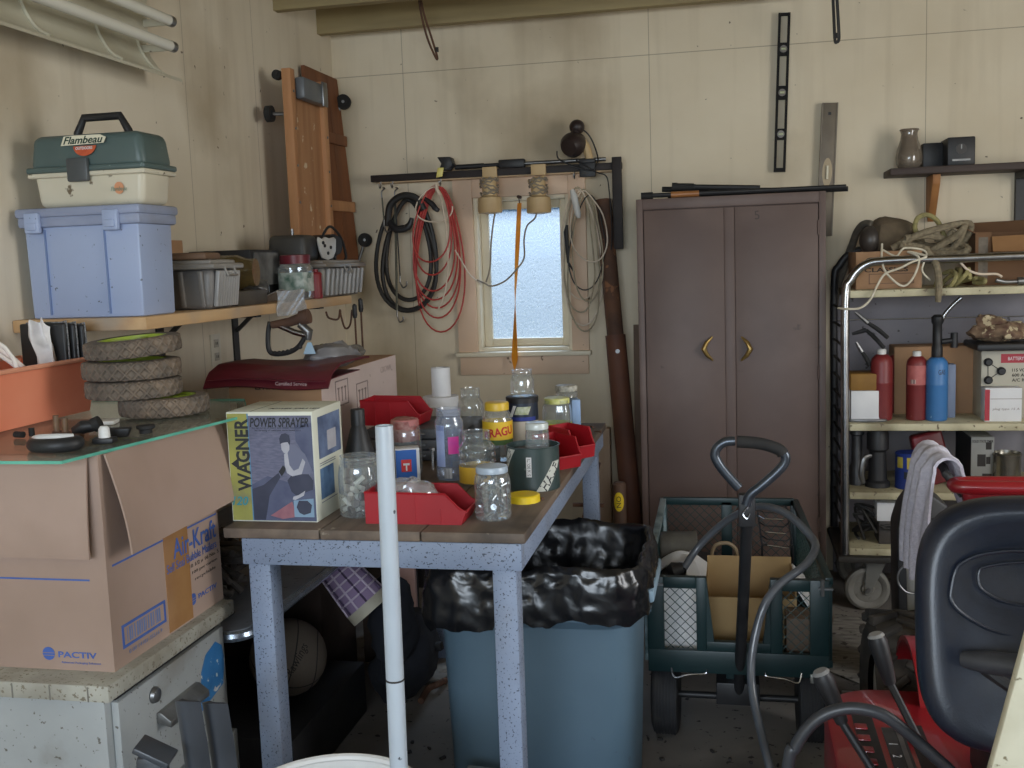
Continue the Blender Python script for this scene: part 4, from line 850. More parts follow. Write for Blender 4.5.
# crouching man (a printed figure): torso, legs, arm, head, hair, shoe, sprayer
pp([(.67,.66),(.72,.71),(.80,.70),(.90,.62),(.97,.48),(.93,.40),(.80,.42),(.72,.48)], pm('shirt_print',S(112,116,138),rough=.5), 'shirt_print', .0008)
pp([(.68,.38),(.74,.44),(.93,.44),(.98,.38),(.97,.30),(.86,.27),(.78,.24),(.72,.28)], M_phd, 'trousers_print', .0010)
pp([(.66,.62),(.70,.64),(.715,.52),(.76,.47),(.82,.49),(.87,.58),(.90,.55),(.85,.44),(.74,.42),(.68,.45),(.66,.52)], M_phl, 'arm_print', .0012)
pp([(.63,.72),(.635,.66),(.66,.63),(.70,.63),(.725,.66),(.73,.73)], M_phl, 'face_print', .0013)
pp([(.62,.71),(.615,.76),(.64,.80),(.69,.81),(.73,.79),(.74,.73),(.73,.70),(.71,.73),(.66,.725)], M_phd, 'hair_print', .0016)
pp([(.74,.235),(.80,.25),(.88,.29),(.86,.245),(.76,.205),(.73,.21)], M_phl, 'shoe_print', .0014)
pp([(.585,.46),(.64,.52),(.67,.49),(.655,.46),(.62,.42)], M_bk, 'tool_print', .0016)
pp([(.46,.06),(.72,.19),(.74,.14),(.76,.05),(.60,.03)], pm('faded_red_print', S(164,112,120), S(146,96,108), scale=40, rough=.5), 'red_flash', .0012)
pp([(.74,.05),(.74,.20),(.97,.22),(.97,.05)], pm('pale_blue_print', S(132,160,184), rough=.5), 'inset_print', .0016)
pp([(.77,.14),(.80,.20),(.90,.20),(.95,.16),(.93,.09),(.85,.07),(.80,.09)], M_phd, 'inset_tool_print', .002)
# right side panels and top printing
rx = sx1+.0006
def sq_(v0, v1, z0, z1, mt, nm, e=0):
    b = MB(); b.bb((rx+e,sy0+(sy1-sy0)*v0,BZ+sh*z0),(rx+e+.0003,sy0+(sy1-sy0)*v1,BZ+sh*z1)); return part(bx, nm, b, mt)
sq_(.16,.92,.55,.93,pm('blue_side_photo',S(120,138,172),S(70,84,116),scale=18,rough=.5),'side_photo'); sq_(.16,.62,.18,.46,pm('blue_side_photo2',S(96,128,166),S(60,86,122),scale=22,rough=.5),'side_photo')
sq_(.45,.75,.60,.78,M_phl,'side_photo_figure',.0004)
for z in (.51,.49,.155): sq_(.16,.7,z-.006,z,M_phg,'small_print')
b = MB(); b.text('POWER SPRAYER', FM((sx0+.155,sy0+.05,BZ+sh+.0004),(1,0,0),(0,1,0)), w=.13, h=.016, shear=.2); part(bx, 'lettering', b, M_ink)
b = MB(); b.bb((sx0+.06,sy0+.004,BZ+sh),(sx0+.063,sy1-.004,BZ+sh+.0006)); part(bx, 'top_flap_edge', b, pm('flap_line',S(150,152,140)))
# ---- jar of corks, caps and batteries (front left) and its contents
cj = at(-.889,2.375); rj = .051; hj = T(358,455,2.375)
t_, _ = jar('storage_jar', 'wide clear jar of caps and batteries between the sprayer carton and white pipe', cj, rj, hj, .86, .16)
q = random.Random(4); M_cap = pm('dark_caps', S(74,74,76), S(120,120,122), scale=30, rough=.35, metal=.5); M_bat = pm('pale_battery', S(196,196,190), rough=.4)
capm = None
for k in range(26):
    lay = k//6; a = (k%6)*1.05+lay*.5; rr = rj*.62 if k % 6 else 0; p = cj+V((rr*math.cos(a), rr*math.sin(a), .016+lay*.017)); u = V((q.uniform(-1,1),q.uniform(-1,1),q.uniform(-.6,.6))).normalized()
    b = MB()
    if k % 3 == 0: b.cyl(p-u*.014, p+u*.014, .006, n=12); solo('battery', 'pale battery among the caps in the wide clear jar', 'battery', b, M_bat, 'batteries in the jar')
    else: b.lathe([(0,-.004),(.010,-.004),(.0115,.0),(.0105,.004),(0,.005)], p, 16, V((0,0,1)).rotation_difference(u).to_matrix()); solo('bottle_stopper', 'metal stopper inside the wide clear jar beside the sprayer carton', 'stopper', b, M_cap if k % 3 == 1 else pm('light_caps', S(176,176,176), S(120,120,120), scale=30, rough=.3, metal=.6), 'stoppers in the jar')
# ---- black tapered bottle
c = at(PY(361,480,2.56).x,2.56); hb = T(361,409,2.56)
t_ = thing('black_bottle', 'matte black tapered bottle standing behind the sprayer carton', 'bottle', c)
b = MB(); b.lathe([(0,0),(.044,0),(.047,.004),(.047,hb*.30),(.045,hb*.42),(.021,hb*.78),(.017,hb*.82),(0,hb*.82)], c, 36); part(t_, 'body', b, M_black)
b = MB(); b.lathe([(.0185,hb*.82),(.0185,hb*.985),(.017,hb),(0,hb)], c, 28); part(t_, 'cap', b, M_black)
# ---- red hopper bins
def redbin(label, M, L_, W, Hh, grp='red parts bins'):
    t_ = thing('parts_bin', label, 'parts bin', M.to_translation(), M.to_3x3(), grp); th = .003
    side = [(0,0),(L_*.95,0),(L_,Hh*.42),(L_*.94,Hh*.50),(L_*.80,Hh*.97),(0,Hh)]
    b = MB()
    for y in (0, W-th): b.prism(side, Matrix(((1,0,0,0),(0,0,1,y),(0,1,0,0),(0,0,0,1))), th)
    b.box((L_*.475,W/2,th/2),(L_*.95,W-2*th,th)); b.box((th/2,W/2,Hh/2+th/2),(th,W-2*th,Hh-th))
    b.quad((L_*.95,th,0),(L_*.95,W-th,0),(L_,W-th,Hh*.42),(L_,th,Hh*.42),th)
    bd = part(t_, 'shell', b, M_red, local=True)
    for x in (.25,.5,.75):
        b = MB(); b.bb((L_*x-.0012,-.0016,.004),(L_*x+.0012,0,Hh*.9 if x < .7 else Hh*.5)); part(bd, 'rib', b, M_red, local=True)
    b = MB(); b.tube([(0,.0015,Hh),(L_*.80,.0015,Hh*.97),(L_*.94,.0015,Hh*.50),(L_,.0015,Hh*.42),(L_,W-.0015,Hh*.42),(L_*.94,W-.0015,Hh*.50),(L_*.80,W-.0015,Hh*.97),(0,W-.0015,Hh)],.0028,6,closed=True); part(t_, 'rim', b, M_red, local=True)
    return t_
h1 = T(400,490,2.29)*.92
redbin('red parts bin holding a clear bag at the bench front edge', Matrix.Translation(at(-.845,2.285)), .245, .115, h1)
b = MB(); b.ell((-.76,2.345,BZ+h1*.62),(.075,.042,h1*.52),n=30,m=18); b.jig(.016,30,3); b.jig(.006,80,5); b.xf(Matrix.Translation((0,0,.012))); solo('clear_bag', 'crumpled clear plastic bag lying in the front red bin', 'bag', b, glassm('crinkled_polythene', (.95,.96,.97,1), .12, .14, .8, S(230,232,236), .22), smooth=.9)
# trays that carry the second red bin
tc_ = at(-.96,3.18); M_tray = pm('grey_drawer', S(92,94,98), S(76,78,82), scale=8, rough=.5)
t_ = thing('drawer_stack', 'low stack of grey parts drawers behind the pink-lidded jar', 'drawers', tc_)
for k in range(3):
    b = MB(); b.bb(tc_+V((-.15,-.13,.002+.034*k)), tc_+V((.17,.14,.032+.034*k)),.003); d_ = part(t_, 'drawer', b, M_tray)
    b = MB(); b.box(tc_+V((.01,-.136,.017+.034*k)),(.06,.012,.008),None,.002); part(d_, 'pull', b, M_steel)
z2 = BZ+.104
M2 = Matrix.Translation((-1.145,3.10,z2)) @ Matrix.Rotation(-.05,4,'Z')
redbin('red parts bin raised on the grey drawers at the back', M2, .20, .12, PY(380,403,3.05).z-z2)
redbin('nearer red bin of the tilted pair behind the dark green can', Matrix.Translation(at(-.575,3.00)) @ Matrix.Rotation(-.75,4,'Z'), .125, .085, .088)
redbin('farther red bin of the tilted pair behind the dark green can', Matrix.Translation(at(-.555,3.15)) @ Matrix.Rotation(-.70,4,'Z'), .125, .085, .092)
# ---- pink lidded jar and blue white carton
M_pink = pm('faded_pink_lid', S(206,132,126), S(190,116,112), scale=10, rough=.5)
yj = 2.86; c = at(PY(407,470,yj).x,yj); jar('storage_jar', 'tall clear jar with faded pink lid and red contents', c, .046, T(407,420,yj), .82, .14, lid=M_pink)
b = MB(); b.lathe([(0,.10),(.041,.10),(.042,.12),(.041,.158),(.03,.165),(0,.166)], c, 24); b.jig(.003,60); solo('red_washers', 'dull red washers filling the top of the pink-lidded jar', 'washers', b, pm('dull_red_bits', S(150,78,72), S(186,140,130), scale=60, rough=.6), kind='stuff')
yb = 2.735; x0, x1 = PY(389,460,yb).x, PY(419,460,yb).x; hb = T(400,449,yb)
t_ = thing('small_carton', 'small blue and white carton in front of the pink-lidded jar', 'carton', ((x0+x1)/2,yb,BZ))
b = MB(); b.box(((x0+x1)/2,yb+.03,BZ+hb/2),(x1-x0-.02,.05,hb),.35,.001); cb = part(t_, 'carton', b, M_paper)
Rz = Matrix.Rotation(.35,3,'Z'); cc = V(((x0+x1)/2,yb+.03,BZ+hb/2)); fx_ = Rz @ V((1,0,0)); fn = Rz @ V((0,-1,0)); wq = x1-x0-.02
b = MB(); b.box(cc+fn*.0255-fx_*.004,(wq*.86,.0006,hb*.92),.35); part(cb, 'blue_panel', b, pm('print_mid_blue', S(44,98,178), rough=.5))
b = MB(); b.box(cc+fn*.0262-fx_*.004,(wq*.42,.0006,hb*.36),.35); part(cb, 'red_square', b, pm('print_red', S(206,54,52), rough=.5))
b = MB(); b.box(cc+fn*.0268-fx_*.004+V((0,0,.004)),(wq*.26,.0006,hb*.06),.35); b.box(cc+fn*.0268-fx_*.004+V((0,0,-.006)),(wq*.06,.0006,hb*.18),.35); part(cb, 'white_mark', b, M_paper)
for k in range(3): b = MB(); b.box(cc+fx_*(wq/2+.0003)+V((0,0,hb*(-.3+.25*k))),(.0006,.04,hb*.09),.35); part(cb, 'blue_stripe', b, pm('print_mid_blue',S(44,98,178)))
# ---- clear bottle with pink label
yj = 2.80; c = at(PY(451,475,yj).x,yj); hh = T(451,408,yj)
t_ = thing('clear_bottle', 'tall waisted clear bottle with threaded mouth and bright pink label', 'bottle', c)
b = MB(); r = .040; b.lathe([(0,.003),(r*.9,0),(r,.01),(r,hh*.25),(r*.93,hh*.4),(r*.95,hh*.6),(r*1.02,hh*.74),(r*.98,hh*.82),(r*.84,hh*.87),(r*.84,hh*.89),(r*.9,hh*.905),(r*.83,hh*.925),(r*.9,hh*.945),(r*.83,hh*.965),(r*.88,hh),(r*.78,hh)], c, 36); part(t_, 'body', b, glassm('bluish_plastic', (.86,.91,1,1), .06, .1, .7, S(200,212,232), .15))
lb = part(t_, 'pink_label', wrap(c, r*.99, FA+.55, .8, hh*.38, hh*.62), pm('hot_pink_label', S(214,56,138), S(196,60,150), scale=30, rough=.5))
part(t_, 'blue_label', wrap(c, r*.985, FA-.5, .8, hh*.2, hh*.78), pm('sheer_blue_label', S(150,164,206), S(180,190,220), scale=20, rough=.4))
part(t_, 'barcode_label', wrap(c, r*1.01, FA+.1, .55, hh*.04, hh*.18), pm('barcode_print', S(226,226,228), S(120,120,124), scale=200, stretch=(4,4,.01), detail=0, rough=.6))
# ---- ridged jar with yellow label
yj = 2.74; c = at(PY(478,478,yj).x,yj); r = (PY(497,460,yj).x-PY(460,460,yj).x)/2*.97
jar('storage_jar', 'round ridged clear jar with plain yellow label behind the jar of bolts', c, r, T(478,431,yj), .72, .22, ridges=3, band=(pm('plain_yellow_label', S(226,180,60), S(206,160,50), scale=12, rough=.5),.05,.36))
# ---- jar of bolts at the corner
cj = at(-.552,2.36); rj = .043; hj = T(489,467,2.36)
t_, _ = jar('storage_jar', 'round clear jar full of steel bolts at the near bench corner', cj, rj, hj, .82, .13, lid=pm('clear_blue_lid', S(176,190,204), S(160,176,192), scale=8, rough=.3))
M_zinc = pm('zinc_bolt', S(196,200,204), S(140,144,150), scale=40, rough=.25, metal=.8)
q = random.Random(11)
for k in range(44):
    lay = k//8; i = k % 8; a = i*2*PI/7+lay*.45; rr = rj*.68 if i else 0; p = cj+V((rr*math.cos(a), rr*math.sin(a), .014+lay*.0165+q.uniform(-.002,.002)))
    u = V((q.uniform(-1,1),q.uniform(-1,1),q.uniform(-.8,.8))).normalized(); b = MB()
    b.cyl(p-u*.012, p+u*.006, .0035, n=8); b.cyl(p+u*.006, p+u*.011, .0072, n=6)
    solo('bolt', 'zinc bolt inside the round jar at the near bench corner', 'bolt', b, M_zinc, 'bolts in the corner jar')
# ---- dark green paint can with white band
yc = 2.70; c = at(PY(533.5,470,yc).x,yc); r = (PY(560,460,yc).x-PY(507,460,yc).x)/2*.98; hc = T(533,444,yc)
t_ = thing('paint_can', 'open dark green can with a slanted white lettered band and jar inside', 'can', c)
M_cang = pm('dark_green_can', S(58,74,72), S(50,64,64), scale=4, rough=.4, spot=S(110,120,116), sscale=60, sth=.72)
b = MB(); b.lathe([(0,.004),(r*.97,.004),(r*.985,0),(r,.004),(r*.99,.008),(r*.99,hc*.97),(r*1.02,hc*.985),(r*1.02,hc),(r*.97,hc),(r*.965,hc*.95),(r*.965,.01),(0,.01)], c, 48); part(t_, 'can', b, M_cang)
M_band = pm('white_can_band', S(206,206,196), S(186,188,180), scale=20, rough=.5)
bd = part(t_, 'band', wrap(c, r*.995, FA+.86, .46, hc*.01, hc*.66, .75), M_band)
part(bd, 'lettering', wraptext('HALF', c, r*1.002, FA+.86, hc*.33, w=.078, h=.024, rot=.92, bold=.02), M_bk)
bd = part(t_, 'band', wrap(c, r*.995, FA-1.0, .42, hc*.52, hc*.96, .5), M_band)
part(bd, 'lettering', wraptext('HALF', c, r*1.001, FA-1.0, hc*.74, w=.05, h=.016, rot=.95, bold=.02), M_bk)
st = part(t_, 'paper_strip', wrap(c, r*.998, FA+.02, .2, hc*.35, hc*.80), M_paper)
part(st, 'lettering', wraptext('5/16 BOLTS', c, r*1.003, FA+.02, hc*.575, w=.045, h=.008, rot=PI/2), M_ink)
b = MB(); cc = c+V((0,0,hc*.83)); b.lathe([(0,0),(r*.9,0),(r*.94,.006),(0,.010)], cc, 30); b.jig(.006,50,2); solo('scrap_hardware', 'heap of dark screws inside the dark green can', 'hardware', b, pm('dark_scrap', S(60,56,54), S(96,90,86), scale=90, rough=.5, metal=.4), kind='stuff')
c2 = c+V((.012,.005,hc*.84)); jar('storage_jar', 'small clear jar with glass lid poking out of the dark green can', c2, .032, T(538,424,yc)-hc*.84, .9, .25, lid=pm('pale_glass_lid', S(206,212,208), S(190,196,192), scale=20, rough=.15))
# yellow lid
c = at(-.512,2.535)
b = MB(); b.lathe([(0,.012),(.032,.012),(.037,.014),(.038,.0),(.041,.0),(.0405,.016),(.036,.019),(0,.0185)], c, 40); solo('jar_cover', 'bright yellow jar cover lying flat by the dark green can', 'jar cover', b, M_yellow)
# ---- rear row
yj = 3.36; c = at(PY(472,440,yj).x,yj); r = (PY(485.5,420,yj).x-PY(460,420,yj).x)/2
jar('storage_jar', 'tall clear jar with blue and white label behind the clear bottle', c, r, T(472,388,yj), .72, .2, band=(pm('blue_white_label', S(90,140,180), S(206,206,204), scale=14, rough=.5),.12,.42))
yj = 3.08; c = at(PY(498,440,yj).x,yj); r = (PY(513,430,yj).x-PY(483.5,430,yj).x)/2; hh = T(498,403,yj)
t_, lb = jar('sauce_jar', 'pasta sauce jar with yellow lid and red lettered yellow label', c, r, hh, .74, .16, lid=pm('ochre_lid', S(222,184,56), rough=.4), band=(pm('yellow_sauce_label', S(236,196,52), S(226,182,44), scale=6, rough=.5),.38,.70))
part(lb, 'lettering', wraptext('RAGU', c, r*1.015, FA+.50, hh*.53, w=.080, h=.027, rot=.12, bold=.03), pm('sauce_red', S(196,40,40)))
part(lb, 'green_stripe', wrap(c, r*1.012, FA+.2, 2.6, hh*.30, hh*.385, .0), pm('leaf_green', S(76,104,52), S(60,84,44), scale=30))
part(lb, 'tomato_print', wrap(c, r*1.014, FA-.62, .34, hh*.42, hh*.54), pm('sauce_red', S(196,40,40)))
yj = 3.22; c = at(PY(523.5,440,yj).x,yj); r = (PY(539,410,yj).x-PY(508,410,yj).x)/2; hh = T(523,396,yj)
t_ = thing('coffee_can', 'dark banded can with a clear jar standing on its black lid', 'can', c)
b = MB(); b.lathe([(0,0),(r*.98,0),(r,.004),(r*.98,.008),(r*.98,hh*.92),(0,hh*.92)], c, 44); part(t_, 'can', b, pm('tan_can_paper', S(196,186,170), S(176,166,150), scale=8, rough=.5))
b = MB(); b.lathe([(r*1.0,hh*.58),(r*1.0,hh*.92)], c, 44); lb = part(t_, 'label', b, pm('navy_label', S(38,48,66), S(30,40,52), scale=8, rough=.4))
part(lb, 'pale_print', wrap(c, r*1.006, FA+.2, .9, hh*.70, hh*.84, .2), pm('pale_green_print', S(150,160,110), S(200,204,190), scale=60))
part(lb, 'figure_print', wrap(c, r*1.006, FA-.45, .22, hh*.66, hh*.86, .3), M_paper)
part(lb, 'blue_stripe', wrap(c, r*1.005, FA, 2.2, hh*.59, hh*.655), pm('royal_blue_print', S(44,60,140)))
b = MB(); b.lathe([(r*1.03,hh*.90),(r*1.04,hh*.985),(r*1.0,hh),(0,hh)], c, 44); part(t_, 'lid', b, M_black)
c2 = c+V((.002,0,hh+.001)); r2 = (PY(536.5,385,yj).x-PY(513,385,yj).x)/2; jar('storage_jar', 'small empty clear jar standing on the dark banded can', c2, r2, T(524,370,yj)-hh, .82, .28)
yj = 3.45; c = at(PY(557.5,430,yj).x,yj); r = (PY(571,420,yj).x-PY(543.5,420,yj).x)/2; hh = T(557,398.5,yj)
jar('storage_jar', 'squarish clear jar with yellow green lid and label behind the red bins', c, r, hh, .86, .15, sq=2.5, lid=pm('lime_patterned_lid', S(196,200,72), S(226,224,160), scale=40, rough=.4), band=(pm('lime_label', S(200,204,70), S(170,178,60), scale=20, rough=.5),.08,.42))
yj = 3.66; c = at(PY(567.5,430,yj).x,yj); r = (PY(579,410,yj).x-PY(556,410,yj).x)/2; hh = T(567,386,yj)
jar('storage_jar', 'clear jar with speckled white lid at the far end of the bench', c, r, hh, .88, .15, lid=pm('speckled_white_lid', S(214,210,196), S(120,116,100), scale=50, rough=.4))
x0 = PY(576,410,3.56).x; b = MB(); b.box((x0-.002,3.55,BZ+.062),(.03,.06,.124),.3,.003); solo('blue_packet', 'pale blue packet standing beside the lime-lidded jar', 'packet', b, pm('pale_blue_packet', S(150,178,214), S(130,160,204), scale=6, rough=.5))
# paper rolls
yj = 3.70; c = at(PY(442,430,yj).x,yj); r = (PY(459.5,400,yj).x-PY(425,400,yj).x)/2; hh = T(442,396,yj)
b = MB(); b.lathe([(r*.35,0),(r,0),(r,hh),(r*.35,hh),(r*.35,0)], c, 40); solo('paper_roll', 'wide white paper roll standing on end, base of the roll pair', 'paper roll', b, M_paper)
r2 = (PY(452.5,380,yj).x-PY(434,380,yj).x)/2; h2 = T(443,367.5,yj)-hh; c2 = c+V((.004,0,hh+.0005))
b = MB(); b.lathe([(r2*.5,0),(r2,0),(r2,h2),(r2*.5,h2),(r2*.5,0)], c2, 36); solo('paper_roll', 'narrow white paper roll standing on top of the wide roll', 'paper roll', b, M_paper)
# round metal disc leaning, upright bolt, dark tray of bits
c = PY(433,418,3.33); b = MB(); n_ = V((.55,-.8,.2)).normalized(); rr = .034; b.lathe([(0,0),(.006,0),(.008,.002),(rr*.8,.002),(rr,.006),(rr,.010),(0,.010)], c, 32, V((0,0,1)).rotation_difference(n_).to_matrix()); solo('metal_disc', 'grey metal disc propped against the back of the drawers', 'disc', b, pm('aged_tin', S(136,128,118), S(110,102,94), scale=10, rough=.5, metal=.4))
c = PB(433,470); t_ = thing('hex_bolt', 'large zinc bolt standing upright between the carton and clear bottle', 'bolt', c)
b = MB(); b.cyl(c, c+V((0,0,.058)), .0045, n=12); part(t_, 'shank', b, M_zinc)
b = MB(); b.cyl(c+V((0,0,.058)), c+V((0,0,.066)), .009, n=6); part(t_, 'head', b, M_zinc)
b = MB(); b.bb(at(-.86,2.95),at(-.70,3.12)+V((0,0,.035)),.003); solo('dark_tray', 'dark shallow tray behind the clear bottle', 'tray', b, M_black)
q = random.Random(5)
for k in range(9):
    x, y = q.uniform(-.70,-.46), q.uniform(2.42,2.62) if k < 3 else q.uniform(3.3,3.7); 
    if k >= 3: x = q.uniform(-.53,-.45)
    u = V((q.uniform(-1,1),q.uniform(-1,1),0)).normalized(); p = at(x,y)+V((0,0,.0045)); b = MB(); b.cyl(p-u*.012,p+u*.010,.0025,n=8); b.cyl(p+u*.010,p+u*.013,.0045,n=8)
    solo('loose_screw', 'small loose screw lying on the bench top', 'screw', b, M_rust, 'loose screws on the bench')
# ================================================================== front left: cabinet, big carton, glass sheet, wheels, bin
M_cab = pm('grimy_white_paint', S(160,163,162), S(142,145,144), scale=4, rough=.55, spot=S(92,88,80), sscale=90, sth=.66, dust=S(120,114,102), dsc=4, dth=.56)
M_slab = pm('grimy_cabinet_top', S(170,168,156), S(142,138,126), scale=10, rough=.6, spot=S(116,108,92), sscale=120, sth=.60, dust=S(120,110,92), dsc=6, dth=.52)
kx0, kx1, ky0, ky1, kz = -1.86, -1.235, 1.79, 2.285, .70
t_ = thing('drawer_cabinet', 'grimy white drawer cabinet with torn blue sticker under the big carton', 'cabinet', ((kx0+kx1)/2,(ky0+ky1)/2,0))
b = MB(); b.bb((kx0,ky0,.0),(kx1,ky1,kz-.036),.003); part(t_, 'body', b, M_cab)
b = MB(); b.bb((kx0,ky0-.03,kz-.035),(kx1+.032,ky1+.012,kz),.004); sl = part(t_, 'cabinet_top', b, M_slab)
for k in range(7):
    b = MB(); x = kx1+.02-.035-.085*k; b.bb((x,ky0-.0308,kz-.034),(x+.003,ky0-.03,kz-.003)); part(sl, 'edge_seam', b, pm('seam_dirt', S(110,106,98)))
b = MB(); b.bb((kx1,ky0+.03,kz-.055),(kx1+.006,ky1-.045,kz-.045)); part(t_, 'dark_slot', b, M_black)
for i, (z0, z1) in enumerate(((.40,.645),(.06,.385))):
    xo = 0 if i == 0 else .02
    b = MB(); b.bb((kx1+.001,ky0+.02,z0),(kx1+.018+xo,ky1-.025,z1),.003); d_ = part(t_, 'drawer', b, M_cab)
    X0 = kx1+.0185+xo; ym = (ky0+ky1)/2-.02; zc = z0+(z1-z0)*.62
    b = MB(); b.prism([(0,-.012),(.034,-.020),(.034,-.006),(.01,.012),(0,.012)], Matrix(((1,0,0,X0),(0,0,1,ym-.075),(0,1,0,zc),(0,0,0,1))), .17, .002); part(d_, 'handle', b, pm('worn_steel_pull', S(150,150,146), S(110,110,108), scale=14, rough=.4, metal=.7))
    b = MB(); q = V((X0,ym-.08,zc+.055)); b.lathe([(0,0),(.017,0),(.018,.003),(.015,.010),(.006,.013),(0,.013)], q, 20, (0,PI/2,0)); part(d_, 'lock', b, M_steel)
    if i == 0:
        b = MB(); b.prism([(-.06,-.07),(.055,-.045),(.068,.01),(.06,.05),(.03,.07),(-.02,.055),(-.045,.02)], Matrix(((0,0,1,X0),(1,0,0,ky1-.10),(0,1,0,zc+.0),(0,0,0,1))), .0006); st = part(d_, 'sticker', b, pm('torn_blue_sticker', S(44,104,158), S(56,120,176), scale=20, rough=.5, spot=S(196,200,200), sscale=50, sth=.62))
# ---- the big shipping carton, flaps folded outwards
cx0, cx1, cy0, cy1, cz0, cz1 = -1.86, -1.232, 1.83, 2.30, .70, 1.15
t_ = thing('shipping_carton', 'big brown shipping carton with outward flaps on the white cabinet', 'carton', ((cx0+cx1)/2,(cy0+cy1)/2,cz0))
th = .005; b = MB()
b.bb((cx0,cy0,cz0),(cx1,cy0+th,cz1)); b.bb((cx0,cy1-th,cz0),(cx1,cy1,cz1)); b.bb((cx0,cy0+th,cz0),(cx0+th,cy1-th,cz1)); b.bb((cx1-th,cy0+th,cz0),(cx1,cy1-th,cz1)); b.bb((cx0+th,cy0+th,cz0),(cx1-th,cy1-th,cz0+th))
M_kraft = pm('kraft_board', S(172,148,134), S(162,138,124), scale=2.5, rough=.8, dust=S(150,127,112), dsc=2)
bx = part(t_, 'box', b, M_kraft)
def flap(p0, p1, out, drop, bow, nm='flap', sk=0):
    p0, p1, out = V(p0), V(p1), V(out)
    b = MB(); b.grid(lambda u, v: p0.lerp(p1,u)+out*(.006+bow*math.sin(v*1.4))+V((0,0,-drop*v*(1+sk*(u-.5))))+(p1-p0)*(0), 10, 8, .004); return part(t_, nm, b, M_kraft)
flap((cx0,cy0,cz1-.002),(cx1-.018,cy0,cz1-.002),(0,-1,0),.205,.018)
flap((cx1,cy0+.012,cz1-.002),(cx1,cy1+.02,cz1-.002),(1,0,0),.20,.045,sk=-.04)
b = MB(); b.bb((cx0+th,cy0+th,cz1-.006),(cx1-th,(cy0+cy1)/2-.002,cz1-.002)); part(t_, 'inner_flap', b, M_kraft)
b = MB(); b.bb((cx0+th,(cy0+cy1)/2+.002,cz1-.006),(cx1-th,cy1-th,cz1-.002)); part(t_, 'inner_flap', b, M_kraft)
bl = pm('print_blue_ink', S(58,88,158), S(70,100,168), scale=40, rough=.7)
b = MB(); b.bb((cx0,cy0-.0008,cz0+.19),(cx1-.04,cy0,cz0+.1935)); part(bx, 'blue_line', b, bl)
b = MB(); b.bb((cx1,cy0+.02,cz0+.215),(cx1+.0008,cy1-.01,cz0+.219)); part(bx, 'blue_line', b, bl)
FMf = lambda x, z: FM((x,cy0-.0006,z),(1,0,0),(0,0,1)); FMr = lambda y, z: FM((cx1+.0006,y,z),(0,1,0),(0,0,1))
b = MB(); b.text('PACTIV', FMf(cx1-.082,cz0+.033), w=.088, h=.013, bold=.02); part(bx, 'lettering', b, bl)
b = MB(); b.text('Advanced Packaging Solutions', FMf(cx1-.075,cz0+.016), w=.09, h=.006); part(bx, 'lettering', b, bl)
def globe(M_, r):
    b = MB(); 
    for a0, a1 in ((.15,1.0),(-.25,.05),(-1.0,-.35)):
        pts = []
        for i in range(9): z = r*(a0+(a1-a0)*i/8); pts.append((math.sqrt(max(r*r-z*z,0)), z))
        b.prism(pts+[(-x, z) for x, z in pts[::-1] if x > 1e-6], M_, .0004)
    return b
part(bx, 'globe_mark', globe(FMf(cx1-.148,cz0+.034), .014), bl)
b = MB(); b.text('Air-Kraft', FM((cx1+.0016,cy1-.118,cz0+.215-.030),(0,1,0),(0,0,1)), w=.20, h=.046, bold=.01); part(bx, 'lettering', b, bl)
b = MB(); b.text('Self Seal Bubble Mailers', FM((cx1+.0016,cy1-.135,cz0+.147),(0,1,0),(0,0,1)), w=.23, h=.020); part(bx, 'lettering', b, bl)
for k, wd in enumerate((.14,.12,.10)):
    b = MB(); b.text(('10 1/2 x 16 No. 5','100 per carton','recyclable')[k], FMr(cy1-.08,cz0+.125-.018*k), w=wd, h=.009); part(bx, 'lettering', b, M_ink)
b = MB(); b.text('PACTIV', FMr(cy1-.075,cz0+.045), w=.09, h=.012, bold=.02); part(bx, 'lettering', b, bl)
part(bx, 'globe_mark', globe(FMr(cy1-.145,cz0+.046), .014), bl)
# tape patch and bar code
b = MB(); b.bb((cx1,cy0+.215,cz0+.004),(cx1+.0012,cy0+.32,cz0+.26)); part(bx, 'tape', b, pm('brown_tape', S(150,108,66), S(164,122,78), scale=10, rough=.25))
b = MB(); y0, y1, z0, z1 = cy0+.035, cy0+.205, cz0+.035, cz0+.085
b.bb((cx1,y0,z0),(cx1+.0008,y1,z0+.006)); b.bb((cx1,y0,z1-.006),(cx1+.0008,y1,z1)); b.bb((cx1,y0,z0+.006),(cx1+.0008,y0+.007,z1-.006)); b.bb((cx1,y1-.007,z0+.006),(cx1+.0008,y1,z1-.006)); bc = part(bx, 'barcode_frame', b, bl)
q = random.Random(3); y = y0+.018; b = MB()
while y < y1-.02: w_ = q.choice((.002,.004,.006)); b.bb((cx1,y,z0+.010),(cx1+.0006,y+w_,z1-.010)); y += w_+q.choice((.003,.004,.006))
part(bc, 'barcode_lines', b, pm('faded_blue_ink', S(104,120,160), rough=.7))
b = MB(); b.text('0 00 14181 35516 9', FMr((y0+y1)/2,z0-.012), w=.13, h=.009); part(bc, 'lettering', b, pm('faded_blue_ink', S(104,120,160)))
